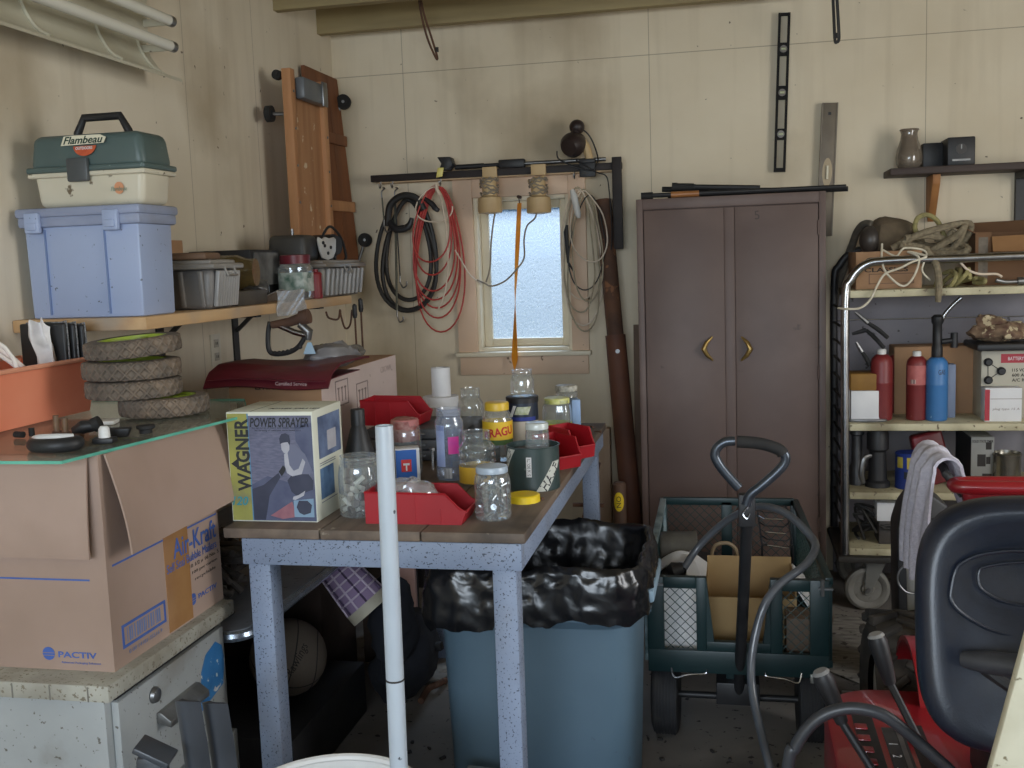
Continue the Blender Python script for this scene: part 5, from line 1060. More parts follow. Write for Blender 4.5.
# ---- glass sheet lying on the carton
GZ = cz1+.0065
gp = [(-1.885,1.72),(-1.245,1.735),(-1.15,2.33),(-1.30,2.62),(-1.885,2.62)]
M_gs = glassm('green_sheet_glass', (.93,.975,.955,1), .03, .05, .45, S(176,192,182), .08); M_gedge = pm('green_glass_edge', S(110,190,166), S(84,160,140), scale=12, rough=.2)
t_ = thing('glass_sheet', 'green edged glass sheet lying across the big shipping carton', 'glass sheet', (-1.5,2.1,cz1))
b = MB(); b.prism(gp, Matrix.Translation((0,0,cz1)), .006); gs = part(t_, 'sheet', b, M_gs, smooth=0)
b = MB()
for p_, q_ in zip(gp, gp[1:]+gp[:1]):
    b.beam(V((*p_,cz1+.003)), V((*q_,cz1+.003)), .0022, .0062)
part(t_, 'edge', b, M_gedge)
# ---- stacked wheels with diamond tread
M_tread = pm('dusty_tyre_rubber', S(116,104,92), S(90,82,74), scale=10, rough=.85, dust=S(140,122,104), dsc=8, dth=.52)
M_lime = pm('lime_hub_plastic', S(160,176,62), S(140,158,52), scale=8, rough=.45)
def wheel(label, c, r, w, tilt, rz=0):
    M = Matrix.Translation(V(c)) @ Euler(tilt).to_matrix().to_4x4() @ Matrix.Rotation(rz,4,'Z'); M3 = M.to_3x3(); t_ = thing('mower_wheel', label, 'wheel', c, M3, 'stack of tread wheels')
    prof = [(.0,.72),(.0,.84),(.03,.93)]+[(.08+.84*i/22, 1-.02*abs(2*i/22-1)**4) for i in range(23)]+[(.97,.93),(1,.84),(1,.72)]
    n = 288; b = MB(); rings = []
    for vz, rr in prof:
        ring = []
        for j in range(n):
            a = 2*PI*j/n; u = a/(2*PI)*24; k = 0
            if .07 < vz < .93:
                s1 = abs(((u+vz*1.4) % 1)-.5)*2; s2 = abs(((u-vz*1.4) % 1)-.5)*2
                k = .012-.055*min(1,max(0,(.80-max(s1,s2))/.16))
            ring.append(b.bm.verts.new((r*(rr+k)*math.cos(a), r*(rr+k)*math.sin(a), w*vz)))
        rings.append(ring)
    for A_, B_ in zip(rings, rings[1:]):
        for j in range(n): b._f((A_[j],A_[(j+1)%n],B_[(j+1)%n],B_[j]))
    part(t_, 'tyre', b, M_tread, local=True, smooth=.3)
    b = MB(); b.lathe([(r*.72,w*.1),(r*.73,w*.97),(r*.66,w*.97),(r*.62,w*.55),(r*.2,w*.55),(r*.2,w*.85),(r*.09,w*.9),(r*.09,w*.1),(r*.2,w*.12),(r*.6,w*.3),(r*.72,w*.1)], n=40); hb = part(t_, 'hub', b, M_lime, local=True)
    for k in range(5):
        a = k*2*PI/5; b = MB(); b.beam((r*.18*math.cos(a),r*.18*math.sin(a),w*.68),(r*.66*math.cos(a),r*.66*math.sin(a),w*.68),.014,w*.34); part(hb, 'spoke', b, M_lime, local=True)
    return t_
yw = 2.35
cW = PY(165,412,yw); w0 = .046; rw = .108
wheel('lowest dark tread wheel with lime hub, offset from the stack on the glass sheet', (cW.x,yw,GZ), rw, w0, (0,0,0))
cx_ = PY(136,400,yw-.02).x
wheel('third dark tread wheel from the top of the stack on the glass sheet', (cx_-.002,yw-.02,GZ+w0+.001), rw*1.06, w0*.98, (0,0,.3), .1)
wheel('second dark tread wheel from the top of the stack on the glass sheet', (cx_-.004,yw-.02,GZ+2*w0+.002), rw*1.08, w0, (0,0,.6), .2)
wheel('topmost dark tread wheel of the stack, tipped to show its lime hub', (cx_+.005,yw-.02,GZ+3*w0+.012), rw*1.06, w0*.95, (.05,-.05,0), .4)
# ---- orange bin and what is in it
M_or = pm('orange_bin_plastic', S(250,158,124), S(242,138,104), scale=3, rough=.45, spot=S(160,84,60), sscale=30, sth=.72)
fB = V((-1.64,2.44)); ox1, oy1, oy0 = -1.635, 2.44, 1.80; ozt = PY(85,357,2.44).z
t_ = thing('orange_bin', 'open orange plastic bin full of cable and packets on the glass sheet', 'bin', (-1.75,2.1,GZ))
def obin(u, v, k=0): return None
b = MB(); tk = .004; fl = .02
X0, X1 = -1.865, ox1
def ring(z, e, i=0): return [V((X0-e*0+i,oy0-e+i,z)),V((X1+e-i,oy0-e+i,z)),V((X1+e-i,oy1+e-i,z)),V((X0-e*0+i,oy1+e-i,z))]
lv = [ring(GZ,0), ring(ozt-.012,fl*.8), ring(ozt,fl), ring(ozt,fl,tk), ring(GZ+tk,0,tk)]
vv = [[b.bm.verts.new(p) for p in L_] for L_ in lv]
for A_, B_ in zip(vv, vv[1:]):
    for j in range(4): b._f((A_[j],A_[(j+1)%4],B_[(j+1)%4],B_[j]))
b._f(vv[0][::-1]); b._f(vv[-1])
bmesh.ops.bevel(b.bm, geom=[e for e in b.bm.edges if abs((e.verts[0].co-e.verts[1].co).normalized().z) > .8], offset=.025, segments=4, affect='EDGES', clamp_overlap=True)
part(t_, 'body', b, M_or)
b = MB(); b.tube(ring(ozt,fl+.004), .006, 8, closed=True); part(t_, 'rim', b, pm('pale_orange_rim', S(236,164,132), rough=.4))
b = MB(); q = random.Random(2)
for k in range(4):
    cx_2, cy_2 = -1.72+q.uniform(-.03,.03), 2.06+.05*k; b_r = .085+q.uniform(-.02,.02)
    pts = [V((cx_2+b_r*.6*math.cos(a+k*.4), cy_2+b_r*math.cos(a+k*.4)*.8, ozt-.01+b_r*.95*math.sin(a))) for a in [i*2*PI/18 for i in range(18)]]
    b.tube(pts,.0055,8,closed=True)
solo('white_cable', 'looped white cable heaped in the near part of the orange bin', 'cable', b, pm('white_cable_sheath', S(226,220,212), rough=.45))
gxa, gxb = PY(33,345,2.33).x, min(PY(68,345,2.33).x, -1.66)
b = MB(); b.grid(lambda u, v: V((gxa+(gxb-gxa)*u+.006*math.sin(v*5), 2.325+.012*math.sin(u*9+v*4), ozt-.06+.165*v-.02*abs(u-.5)+.010*math.sin(u*11))), 22, 22, .003); b.jig(.010,26,6)
for v in b.bm.verts: v.co.x = min(v.co.x, -1.648); v.co.y = min(max(v.co.y,2.29),2.345)
solo('crumpled_white_bag', 'crumpled white plastic bag standing up in the orange bin', 'bag', b, pm('white_bag', S(236,234,232), S(214,212,212), scale=30, rough=.5))
for k, lab in enumerate(('nearest black zipped wallet in the orange bin','middle black zipped wallet in the orange bin','farthest black zipped wallet in the orange bin')):
    y = 2.36+.026*k; xk = min(PY(78+9*k,340,2.38+.02*k).x, -1.65+.008*k); zt_ = PY(78,322,2.38).z-.004*k
    t2 = thing('zip_wallet', lab, 'wallet', (xk,y,GZ+.02), group='black zip wallets in the orange bin')
    b = MB(); b.box((xk-.06,y,(ozt-.08+zt_)/2),(.13,.020,zt_-ozt+.08),None,.006,3); part(t2, 'case', b, M_black)
    b = MB(); b.tube([(xk+.0055,y,ozt-.06),(xk+.0055,y,zt_-.008),(xk-.01,y,zt_+.001),(xk-.11,y,zt_+.001)],.0022,6,k=3); part(t2, 'zip', b, pm('zip_teeth', S(150,150,150), S(60,60,60), scale=200, rough=.4))
# ---- bits lying on the glass
def G(px, py): return PZ(px, py, GZ)
c = G(56,449); t2 = thing('trimmer_grip', 'black and white looped tool grip lying at the glass edge', 'grip', c)
b = MB(); b.tube([c+V((-.045,-.008,.012)),c+V((-.02,-.035,.013)),c+V((.025,-.035,.013)),c+V((.05,-.008,.013)),c+V((.03,.025,.013)),c+V((-.01,.028,.013))],[.013,.014,.015,.015,.012,.010],12,k=5); part(t2, 'loop', b, M_black)
b = MB(); b.tube([c+V((-.048,.0,.020)),c+V((-.02,-.02,.026)),c+V((.02,-.018,.027)),c+V((.042,.0,.026))],[.007,.008,.008,.006],10,k=5); part(t2, 'pale_inlay', b, pm('pale_inlay', S(206,206,204), rough=.4))
for (px, py, lab) in ((20,438,'short black rubber plug lying nearest the orange bin'),(32,436,'short black rubber plug standing on the glass sheet')):
    c = G(px,py); b = MB()
    if px == 20: b.tube([c+V((-.011,0,.008)),c+V((.012,-.004,.008))],.007,14)
    else: b.tube([c,c+V((0,0,.018))],.0065,14)
    solo('rubber_plug', lab, 'plug', b, M_rubber)
for (px, py, h, lab) in ((57,434,.042,'taller upright brown bolt on the glass sheet'),(66,435,.038,'shorter upright brown bolt on the glass sheet')):
    c = G(px,py); t2 = thing('upright_bolt', lab, 'bolt', c)
    b = MB(); b.cyl(c+V((0,0,.0)),c+V((0,0,.007)),.010,n=6); part(t2, 'head', b, M_rust)
    b = MB(); b.cyl(c+V((0,0,.007)),c+V((0,0,h)),.0062,n=14); part(t2, 'shank', b, pm('brown_bolt', S(120,92,66), S(100,76,56), scale=60, rough=.5))
c = G(52,441); b = MB(); b.lathe([(0,0),(.030,0),(.032,.004),(.026,.009),(0,.010)], c+V((.02,.03,0)), 28); solo('rusty_washer', 'flat rusty washer plate under the upright bolts', 'washer', b, M_rust)
c = G(84,437); t2 = thing('black_fitting', 'black elbow fitting beside the upright bolts', 'fitting', c)
b = MB(); b.tube([c+V((-.02,0,.012)),c+V((.0,.0,.022)),c+V((.02,.008,.024))],[.012,.015,.013],14); part(t2, 'body', b, M_black)
b = MB(); b.tube([c+V((.02,.008,.024)),c+V((.034,.012,.03))],.016,14); part(t2, 'collar', b, M_rubber)
c = G(105,443); t2 = thing('white_caster_stem', 'white capped stem on a black foot at the glass edge', 'stem', c)
b = MB(); b.box(c+V((0,0,.006)),(.044,.03,.012),.2,.003); part(t2, 'foot', b, M_black)
b = MB(); b.lathe([(.012,.012),(.011,.03),(.007,.036),(0,.036)], c, 20); part(t2, 'cap', b, M_white)
c = G(119,438); t2 = thing('black_wedge_fitting', 'black wedge shaped fitting in front of the lowest wheel', 'fitting', c)
b = MB(); b.box(c+V((0,0,.012)),(.055,.03,.02),.35,.004,taper=.7); part(t2, 'body', b, M_black)
b = MB(); b.cyl(c+V((-.024,-.012,.012)),c+V((-.03,-.02,.012)),.010,n=16); part(t2, 'boss', b, M_rubber)
c = G(146,433); b = MB(); b.lathe([(0,0),(.014,0),(.014,.008),(.02,.011),(.02,.017),(0,.018)], c, 18); solo('rubber_foot_stopper', 'brown rubber stopper under the edge of the lowest wheel', 'stopper', b, M_rubber)
c = G(104,424); b = MB(); b.box(c+V((0,.0,.005)),(.06,.05,.010),.3,.003); solo('white_bracket', 'small white flat bracket lying beside the stacked wheels', 'bracket', b, M_white)
# ================================================================== behind: low table, tall carton and its load
M_form = pm('grey_tabletop', S(128,132,138), S(112,116,122), scale=14, rough=.45, spot=S(76,78,82), sscale=50, sth=.66)
TZ = .61; ax0, ax1, ay0, ay1 = -1.885, -1.195, 2.315, 4.0
t_ = thing('low_table', 'low grey table with rounded chrome edge behind the white cabinet', 'table', ((ax0+ax1)/2,(ay0+ay1)/2,0))
def rr_(x0, x1, y0, y1, r, n=6):
    P_ = []
    for cxx, cyy, a0 in ((x1-r,y0+r,-PI/2),(x1-r,y1-r,0),(x0+r,y1-r,PI/2),(x0+r,y0+r,PI)):
        for i in range(n+1): a = a0+PI/2*i/n; P_.append((cxx+r*math.cos(a), cyy+r*math.sin(a)))
    return P_
b = MB(); b.prism(rr_(ax0,ax1,ay0,ay1,.05), Matrix.Translation((0,0,TZ-.03)), .03); part(t_, 'tabletop', b, M_form)
b = MB(); b.tube([V((x,y,TZ-.015)) for x, y in rr_(ax0-.0,ax1+.004,ay0-.004,ay1,.054)], .014, 8, closed=True); part(t_, 'chrome_edge', b, pm('chrome_trim', S(176,190,206), S(150,162,176), scale=20, rough=.25, metal=.8))
for x, y in ((ax0+.08,ay0+.08),(ax1-.06,ay1-.08),(ax0+.08,ay1-.08),(ax1-.16,ay0+.10)):
    b = MB(); b.cyl((x,y,0),(x,y,TZ-.031),.015,n=14); part(t_, 'leg', b, M_black)
# tall carton
qx0, qx1, qy0, qy1 = -1.54, -1.232, 3.0, 3.74; qz = 1.172
t_ = thing('tall_carton', 'tall carton with one side coloured as lit, carrying the maroon binder beside the bench', 'carton', ((qx0+qx1)/2,(qy0+qy1)/2,TZ))
M_pk = pm('lit_side_board', S(214,196,190), S(200,182,176), scale=4, rough=.8, spot=S(160,140,134), sscale=60, sth=.7)  # light falling on the right face is put into this paler colour
b = MB(); b.mi = 0; b.bb((qx0,qy0,TZ+.001),(qx1,qy1,qz),.002); cb = part(t_, 'box', b, M_card)
b = MB(); b.bb((qx1,qy0+.002,TZ+.002),(qx1+.002,qy1-.002,qz-.001)); sd = part(t_, 'lit_side', b, M_pk)
for y, z in ((qy0+.17,qz-.07),(qy0+.36,qz-.10)):
    b = MB(); rr0 = .05
    for y_, z_, wy_, wz_ in ((y,z+.04,.11,.004),(y,z-.04,.11,.004),(y-.055,z,.004,.084),(y+.055,z,.004,.084)): b.box((qx1+.0025,y_,z_),(.001,wy_,wz_))
    sg = part(sd, 'handling_mark', b, pm('grey_print', S(140,124,120)))
    for k in (-1,0,1): b = MB(); b.box((qx1+.0026,y+.03*k,z-.006),(.001,.006,.044)); b.box((qx1+.0026,y+.03*k,z+.016),(.001,.016,.006)); part(sg, 'arrow', b, pm('grey_print', S(140,124,120)))
b = MB(); b.text('CROWN', FM((qx1+.0025,qy1-.12,qz-.04),(0,1,0),(0,0,1)), w=.12, h=.022); part(sd, 'lettering', b, pm('faint_print', S(182,164,160)))
b = MB(); b.text('ITEM', FM((qx0+.05,qy0-.0005,qz-.115),(1,0,0),(0,0,1)), w=.07, h=.018, bold=.02); part(cb, 'lettering', b, M_ink)
b = MB(); b.text('LIVINGSTON', FM((qx0+.17,qy0-.0005,qz-.028),(1,0,0),(0,0,1)), w=.16, h=.02, bold=.02); part(cb, 'lettering', b, M_ink)
# maroon binder
M_vin = pm('maroon_vinyl', S(104,36,46), S(86,28,38), scale=5, rough=.35)
b0, b1 = PY(198,367,2.88).x, PY(325,380,2.88).x; zb = qz
t_ = thing('maroon_binder', 'limp maroon vinyl binder with silver lettering draped on the tall carton', 'binder', ((b0+b1)/2,3.0,zb))
b = MB(); b.grid(lambda u, v: V((b0+(b1-b0)*u+.02*v, 2.90+.32*v, zb+.012+.024*u*(v < .08)*0+.028*min(1,v*3.2)-(.0 if v > .1 else (.1-v)*.32)-.0*u+.006*math.sin(u*6+v*3))), 26, 16, .006); part(t_, 'cover', b, M_vin)
b = MB(); b.grid(lambda u, v: V((b0+.01+(b1-b0-.02)*u, 2.905+.30*v, zb+.002+.005*math.sin(u*5)+.004*min(1,v*3))), 20, 8, .003); part(t_, 'back_cover', b, M_vin)
b = MB(); b.text('Certified Service', FM((b0+(b1-b0)*.72,2.8925,zb-.008),(1,.0,-.03),(0,.25,1)), w=.10, h=.011); part(t_, 'lettering', b, pm('silver_print', S(186,160,160), rough=.4))
# saw with black D handle
yy = 3.12; s_ = lambda px, py, dy=0: PY(px,py,yy+dy)
t_ = thing('d_handle_saw', 'bow saw with black ribbed D shaped handle and brown grip leaning by the binder', 'saw', s_(280,352))
b = MB(); b.tube([s_(270,322),s_(268,334),s_(269,350),s_(276,354),s_(290,352),s_(300,345),s_(306,334)],.008,10,k=5); hd = part(t_, 'black_loop', b, M_black)
for k in range(7):
    b = MB(); c = s_(275+4.2*k,353-.28*k*k*.6); b.ell(c,(.007,.008,.007)); part(hd, 'finger_rib', b, M_black)
b = MB(); b.tube([s_(272,325),s_(290,322),s_(301,318)],[.012,.015,.017],14); b.cyl(s_(301,318),s_(309,316),.024,n=20); part(t_, 'brown_grip', b, M_rust)
b = MB(); b.tube([s_(276,324),s_(294,332),s_(309,336)],.0095,12); part(t_, 'silver_tube', b, M_chrome)
b = MB(); b.tube([s_(300,324),s_(309,332),s_(308,340)],[.013,.015,.010],12); part(t_, 'clamp', b, M_steel)
# grey bag and greenish gloves on the carton
b = MB(); b.ell((PY(330,348,3.28).x,3.28,qz+.043),(.085,.13,.040),n=32,m=18); b.jig(.02,20,9); b.jig(.006,70,2)
for v in b.bm.verts: v.co.z = max(v.co.z, qz+.002)
solo('grey_plastic_bag', 'crumpled grey plastic bag with blue label on the tall carton', 'bag', b, pm('grey_bag_plastic', S(130,128,128), S(108,106,108), scale=20, rough=.4))
c = PY(312,348,3.13); b = MB(); b.prism([(-.02,-.018),(.02,-.018),(.006,.02),(-.006,.02)], FM(c+V((.0,-.02,0)),(1,.2,0),(0,.3,1)), .0015); solo('blue_tag', 'small pale blue tag tucked under the grey bag', 'tag', b, pm('pale_blue_tag', S(150,176,196), rough=.5))
for k, (px, py, cl, lab) in enumerate(((322,338,S(116,112,52),'olive glove on top of the tall carton'),(336,340,S(150,132,70),'mustard glove on top of the tall carton'),(352,348,S(120,116,110),'grey rag hanging over the far top of the tall carton'))):
    c = PY(px,py,3.52); c.z = qz; b = MB(); b.ell(c+V((0,0,.03)),(.05,.055,.028),n=26,m=14); b.jig(.018,28,k+3)
    for v in b.bm.verts: v.co.z = max(v.co.z, qz+.002)
    solo('work_glove' if k < 2 else 'grey_rag', lab, 'glove' if k < 2 else 'rag', b, pm('cloth_%d' % k, cl, rough=.9))
# white pipe standing in a white bin
t_ = thing('round_bin', 'round white plastic bin holding the tall white pipe', 'bin', (-.785,1.83,0))
zb = .462; r = .19
b = MB(); b.lathe([(0,.004),(r*.86,.0),(r*.87,.01),(r*.985,zb-.04),(r*.985,zb-.012),(r*.955,zb-.012),(r*.84,.02),(0,.016)], (-.785,1.83,0), 56); part(t_, 'body', b, M_white)
b = MB(); b.tube([V((-.785+r*.99*math.cos(a), 1.83+r*.99*math.sin(a), zb-.008)) for a in [i*2*PI/60 for i in range(60)]],.009,8,closed=True); part(t_, 'rim', b, M_white)
p0, p1 = V((-.632,1.81,.018)), PY(384,426,1.80)
t_ = thing('white_pipe', 'tall white plastic pipe standing in front of the bench', 'pipe', p0)
M_pvc = pm('white_pvc', S(188,198,207), S(176,186,196), scale=4, rough=.4, spot=S(70,74,84), sscale=46, sth=.71)
zj = PY(391,680,1.8).z; k = (zj-p0.z)/(p1.z-p0.z); pj = p0.lerp(p1,k)
b = MB(); b.tube([p0,pj-V((0,0,.001))],.0172,24); part(t_, 'lower_tube', b, M_pvc)
b = MB(); b.lathe([(.0166,0),(.0172,.002),(.0166,(p1-pj).length-.002),(.0160,(p1-pj).length),(.0128,(p1-pj).length),(.0128,(p1-pj).length-.06),(0,(p1-pj).length-.06)], pj+V((0,0,.001)), 28, V((0,0,1)).rotation_difference((p1-pj).normalized()).to_matrix()); part(t_, 'upper_tube', b, M_pvc)
b = MB(); b.tube([pj-V((0,0,.0018)),pj+V((0,0,.0018))],.0176,24); part(t_, 'joint', b, M_ink)
# dark grey plastic blades standing beside the cabinet
M_dkg = pm('dark_grey_plastic', S(70,74,80), S(54,58,64), scale=6, rough=.35, spot=S(150,152,154), sscale=50, sth=.72)
for (px0, px1, pt, lab, y) in ((162,188,706,'dark grey curved plastic blade standing nearest the drawer handle',1.70),(190,216,708,'dark grey curved plastic blade standing nearest the bench leg',1.76)):
    x0, x1 = PY(px0,730,y).x, PY(px1,730,y).x; zt_ = PY((px0+px1)/2,pt,y).z
    b = MB(); b.grid(lambda u, v: V((x0+(x1-x0)*u+.012*math.sin(v*3), y+.03*(2*u-1)**2+.03*math.sin(v*2.4), zt_*v-.012*(2*u-1)**2*(v > .9))), 10, 24, .012); solo('plastic_blade', lab, 'plastic blade', b, M_dkg)
c = PY(152,752,1.66); b = MB(); b.box((c.x-.0,1.66,c.z/2),(.05,.05,c.z),.2,.01); b.box((c.x+.01,1.655,c.z+.004),(.07,.06,.012),(0,.5,.2),.003); solo('dark_bracket', 'dark grey bracket post in front of the cabinet drawers', 'bracket', b, M_dkg)
# ================================================================== rubbish bin
M_bin = pm('grey_blue_bin_plastic', S(84,106,121), S(75,97,112), scale=3, rough=.5, spot=S(70,86,100), sscale=30, sth=.72)
M_bag = pm('black_bin_bag', S(16,17,20), S(22,23,26), scale=6, rough=.26, bump=.15, bscale=24, spec=.6)
bc = V((-.512,2.815,0)); ht = .655
def sqr(prof, c, hx, hy, n=64, p=6):
    b = MB(); rings = []
    for k, z in prof:
        ring = []
        for j in range(n):
            a = 2*PI*j/n; ca, sa = math.cos(a), math.sin(a); q = (abs(ca)**p+abs(sa)**p)**(-1/p)
            ring.append(b.bm.verts.new(c+V((k*hx*q*ca, k*hy*q*sa, z))))
        rings.append(ring)
    for A_, B_ in zip(rings, rings[1:]):
        for j in range(n): b._f((A_[j],A_[(j+1)%n],B_[(j+1)%n],B_[j]))
    b._f(rings[0][::-1]); b._f(rings[-1]) ; return b
t_ = thing('rubbish_bin', 'large grey blue rectangular rubbish bin beside the workbench', 'bin', bc)
b = sqr([(.83,.0),(.86,.01),(.92,ht-.12),(.925,ht-.10),(1.0,ht-.075),(1.01,ht-.02),(1.0,ht),(.965,ht),(.88,ht-.10),(.80,.02)], bc, .288, .265); part(t_, 'body', b, M_bin)
b = MB(); xr = bc.x+.285
b.bb((xr-.01,2.66,ht-.055),(xr+.028,2.97,ht-.02),.008); hl = part(t_, 'handle_lip', b, pm('pale_bin_rim', S(132,156,172), rough=.45))
for k in range(4): b = MB(); b.bb((xr-.008,2.68+.075*k,ht-.085),(xr+.018,2.685+.075*k,ht-.055),.002); part(hl, 'gusset', b, M_bin)
n_, m_ = 190, 40; b = MB(); rings = []
for i in range(m_+1):
    v = i/m_; ring = []
    for j in range(n_):
        a = 2*PI*j/n_; ca, sa = math.cos(a), math.sin(a); q = (abs(ca)**6+abs(sa)**6)**(-1/6); p = V((q*ca,q*sa,0))
        nz_ = noise.noise(V((ca*3,sa*3,v*2))); n2_ = noise.noise(V((ca*9,sa*9,v*5+3)))
        if v < .4: k = .80+.14*(v/.4); z = ht-.16+(.20)*(v/.4)+.02*n2_
        elif v < .55: s_ = (v-.4)/.15; k = .94+.09*s_; z = ht+.045+.018*math.sin(s_*PI)+.014*nz_
        else: s_ = (v-.55)/.45; k = 1.03+.035*math.sin(s_*2.6)+.02*n2_; z = ht+.045-.125*s_+.014*nz_*(1-s_)+.016*n2_+.012*noise.noise(V((ca*5,sa*5,9)))*s_
        if ca < -.3: k += .06*max(0,v-.5)*(-ca); z -= .02*max(0,v-.5)*2
        ring.append(b.bm.verts.new(bc+V((k*.288*p.x, k*.265*p.y, z))))
    rings.append(ring)
for A_, B_ in zip(rings, rings[1:]):
    for j in range(n_): b._f((A_[j],A_[(j+1)%n_],B_[(j+1)%n_],B_[j]))
b._f(rings[0][::-1]); b.jig(.008,10,1); b.jig(.005,34,5); b.jig(.003,90,2)
solo('bin_bag', 'shiny black bag lining the grey blue rubbish bin, folded over its rim', 'bin bag', b, M_bag, smooth=1.2)
# low dark case in front of the bin under the bench
c = PY(476,735,2.40); t_ = thing('battery_case', 'low dark case with grey flap lids on the floor before the bin', 'case', (c.x,2.38,0))
b = MB(); b.bb((c.x-.045,2.34,0),(c.x+.05,2.50,.17),.006); part(t_, 'case', b, M_black)
for y, z, r_ in ((2.46,.20,.2),(2.38,.185,-.1)):
    b = MB(); b.box((c.x+.0,y,z),(.09,.05,.012),(r_,.1,.1),.003); lp = part(t_, 'flap_lid', b, pm('grey_flap', S(96,104,108), S(80,88,92), rough=.6))
    b = MB(); b.box((c.x+.0,y,z+.007),(.02,.008,.002),(r_,.1,.1)); part(lp, 'slot', b, M_black)
# ================================================================== garden cart
M_gm = pm('dark_green_enamel', S(24,48,50), S(19,40,42), scale=6, rough=.4, spot=S(120,140,140), sscale=44, sth=.74)
M_wire = pm('green_wire', S(40,66,66), rough=.45, metal=.3)
gx0, gx1, gy0, gy1, gzb, gzt = -.252, .280, 3.09, 3.93, .275, .548
t_ = thing('garden_cart', 'dark green steel mesh garden cart with pull handle in front of the locker', 'cart', ((gx0+gx1)/2,(gy0+gy1)/2,0))
b = MB(); b.bb((gx0+.01,gy0+.03,gzb-.012),(gx1-.01,gy1,gzb)); part(t_, 'bed', b, M_gm)
def mesh_panel(o, xa, ya, w, h, step=.035, r=.0016):
    o, xa, ya = V(o), V(xa), V(ya); b = MB()
    n = int((w+h)/step)+1
    for s_ in (0,1):
        for k in range(1, n):
            d = k*step; pts = []
            # line x + y = d (or mirrored)
            x0 = max(0, d-h); x1 = min(w, d)
            if x1 <= x0: continue
            A_, B_ = (x0, d-x0), (x1, d-x1)
            if s_: A_, B_ = (w-A_[0], A_[1]), (w-B_[0], B_[1])
            b.cyl(o+xa*A_[0]+ya*A_[1], o+xa*B_[0]+ya*B_[1], r, n=4, cap=False)
    return b
def bar(b, p, q, w=.028, d=.02, up=(0,1,0)): b.beam(p, q, w, d, up, .002)
# back panel
b = MB(); bar(b,(gx0,gy1,gzb),(gx0,gy1,gzt+.04)); bar(b,(gx1-.05,gy1,gzb),(gx1-.05,gy1,gzt+.04)); bar(b,(gx0,gy1,gzt+.03),(gx1-.05,gy1,gzt+.03)); bar(b,(gx0,gy1,gzb+.015),(gx1-.05,gy1,gzb+.015)); bar(b,((gx0+gx1)/2-.03,gy1,gzb),((gx0+gx1)/2-.03,gy1,gzt+.03),.04)
bp = part(t_, 'back_panel', b, M_gm); part(bp, 'wire_mesh', mesh_panel((gx0,gy1,gzb),(1,0,0),(0,0,1),gx1-gx0-.05,gzt-gzb+.03), M_wire)
# side panels
for x, nm in ((gx0,'side_panel'),(gx1,'side_panel')):
    off = -.045 if x == gx1 else 0
    P = lambda y, z: V((x+off*(y-gy0)/(gy1-gy0), y, z))
    b = MB(); bar(b,P(gy0,gzt-.01),P(gy1,gzt+.03),.022,.022,(0,0,1)); bar(b,P(gy0,gzb+.01),P(gy1,gzb+.01),.022,.022,(0,0,1)); bar(b,P(gy0+.02,gzb),P(gy0+.02,gzt-.01),.022,.022); bar(b,P(gy1-.02,gzb),P(gy1-.02,gzt+.03),.022,.022)
    sp_ = part(t_, nm, b, pm('worn_pale_edge', S(150,166,170), S(60,86,88), scale=16, rough=.4) if x == gx0 else M_gm); d = (P(gy1,0)-P(gy0,0)); L_ = d.length
    part(sp_, 'wire_mesh', mesh_panel(P(gy0,gzb), d/L_, (0,0,1), L_, gzt-gzb), M_wire)
# front panel: two posts with mesh windows either side of a U cut
FX_ = lambda px, z: V((PY(px,600,gy0).x, gy0, z))
xL0, xL1, xR0, xR1 = gx0, PY(706,578,gy0).x, PY(770,578,gy0).x, gx1
b = MB(); zc = gzb+.07; zt_ = gzt-.005
out = [(gx0,gzb-.03),(gx1,gzb-.03),(gx1,zt_),(xR0,zt_),(xR0-.018,zc),(xL1+.02,zc),(xL1,zt_),(gx0,zt_)]
MF = Matrix(((1,0,0,0),(0,0,-1,gy0+.012),(0,1,0,0),(0,0,0,1)))
# panel plates built round the two windows
wl = (gx0+.05, xL1-.03, zc-.03, zt_-.035); wr = (xR0+.035, gx1-.055, zc-.03, zt_-.035)
b.bb((gx0,gy0-.012,gzb-.03),(gx1,gy0+.012,zc-.03),.002)
b.bb((gx0,gy0-.012,zc-.03),(wl[0],gy0+.012,zt_),.002); b.bb((wl[1],gy0-.012,zc-.03),(xL1,gy0+.012,zt_),.002); b.bb((wl[0],gy0-.012,wl[3]),(wl[1],gy0+.012,zt_),.002)
b.bb((xR0,gy0-.012,zc-.03),(wr[0],gy0+.012,zt_),.002); b.bb((wr[1],gy0-.012,zc-.03),(gx1,gy0+.012,zt_),.002); b.bb((wr[0],gy0-.012,wr[3]),(wr[1],gy0+.012,zt_),.002)
b.bb((xL1,gy0-.012,zc-.03),(xR0,gy0+.012,zc),.002); b.prism([(xL1,zc),(xL1+.022,zc),(xL1,zt_)], MF, .024); b.prism([(xR0,zc),(xR0-.022,zc),(xR0,zt_)], MF, .024)
fp = part(t_, 'front_panel', b, M_gm)
for w_ in (wl, wr): part(fp, 'wire_mesh', mesh_panel((w_[0],gy0,w_[2]),(1,0,0),(0,0,1),w_[1]-w_[0],w_[3]-w_[2],.03,.0014), M_wire)
for x, s_ in ((gx0+.12,1),(gx1-.13,-1)):
    b = MB(); z = gzb-.025; b.tube([V((x-.05*s_,gy0-.018,z+.012)),V((x-.04*s_,gy0-.03,z-.014)),V((x+.0*s_,gy0-.03,z-.004)),V((x+.05*s_,gy0-.02,z-.002)),V((x+.055*s_,gy0-.018,z+.01))],.0028,6,k=4); part(fp, 'latch_wire', b, M_chrome)
b = MB(); b.bb((gx1-.055,gy0-.016,gzb-.045),(gx1-.005,gy0+.012,gzb-.018),.002); part(fp, 'bare_plate', b, pm('bare_steel', S(176,176,170), S(130,130,126), scale=24, rough=.4, metal=.5))
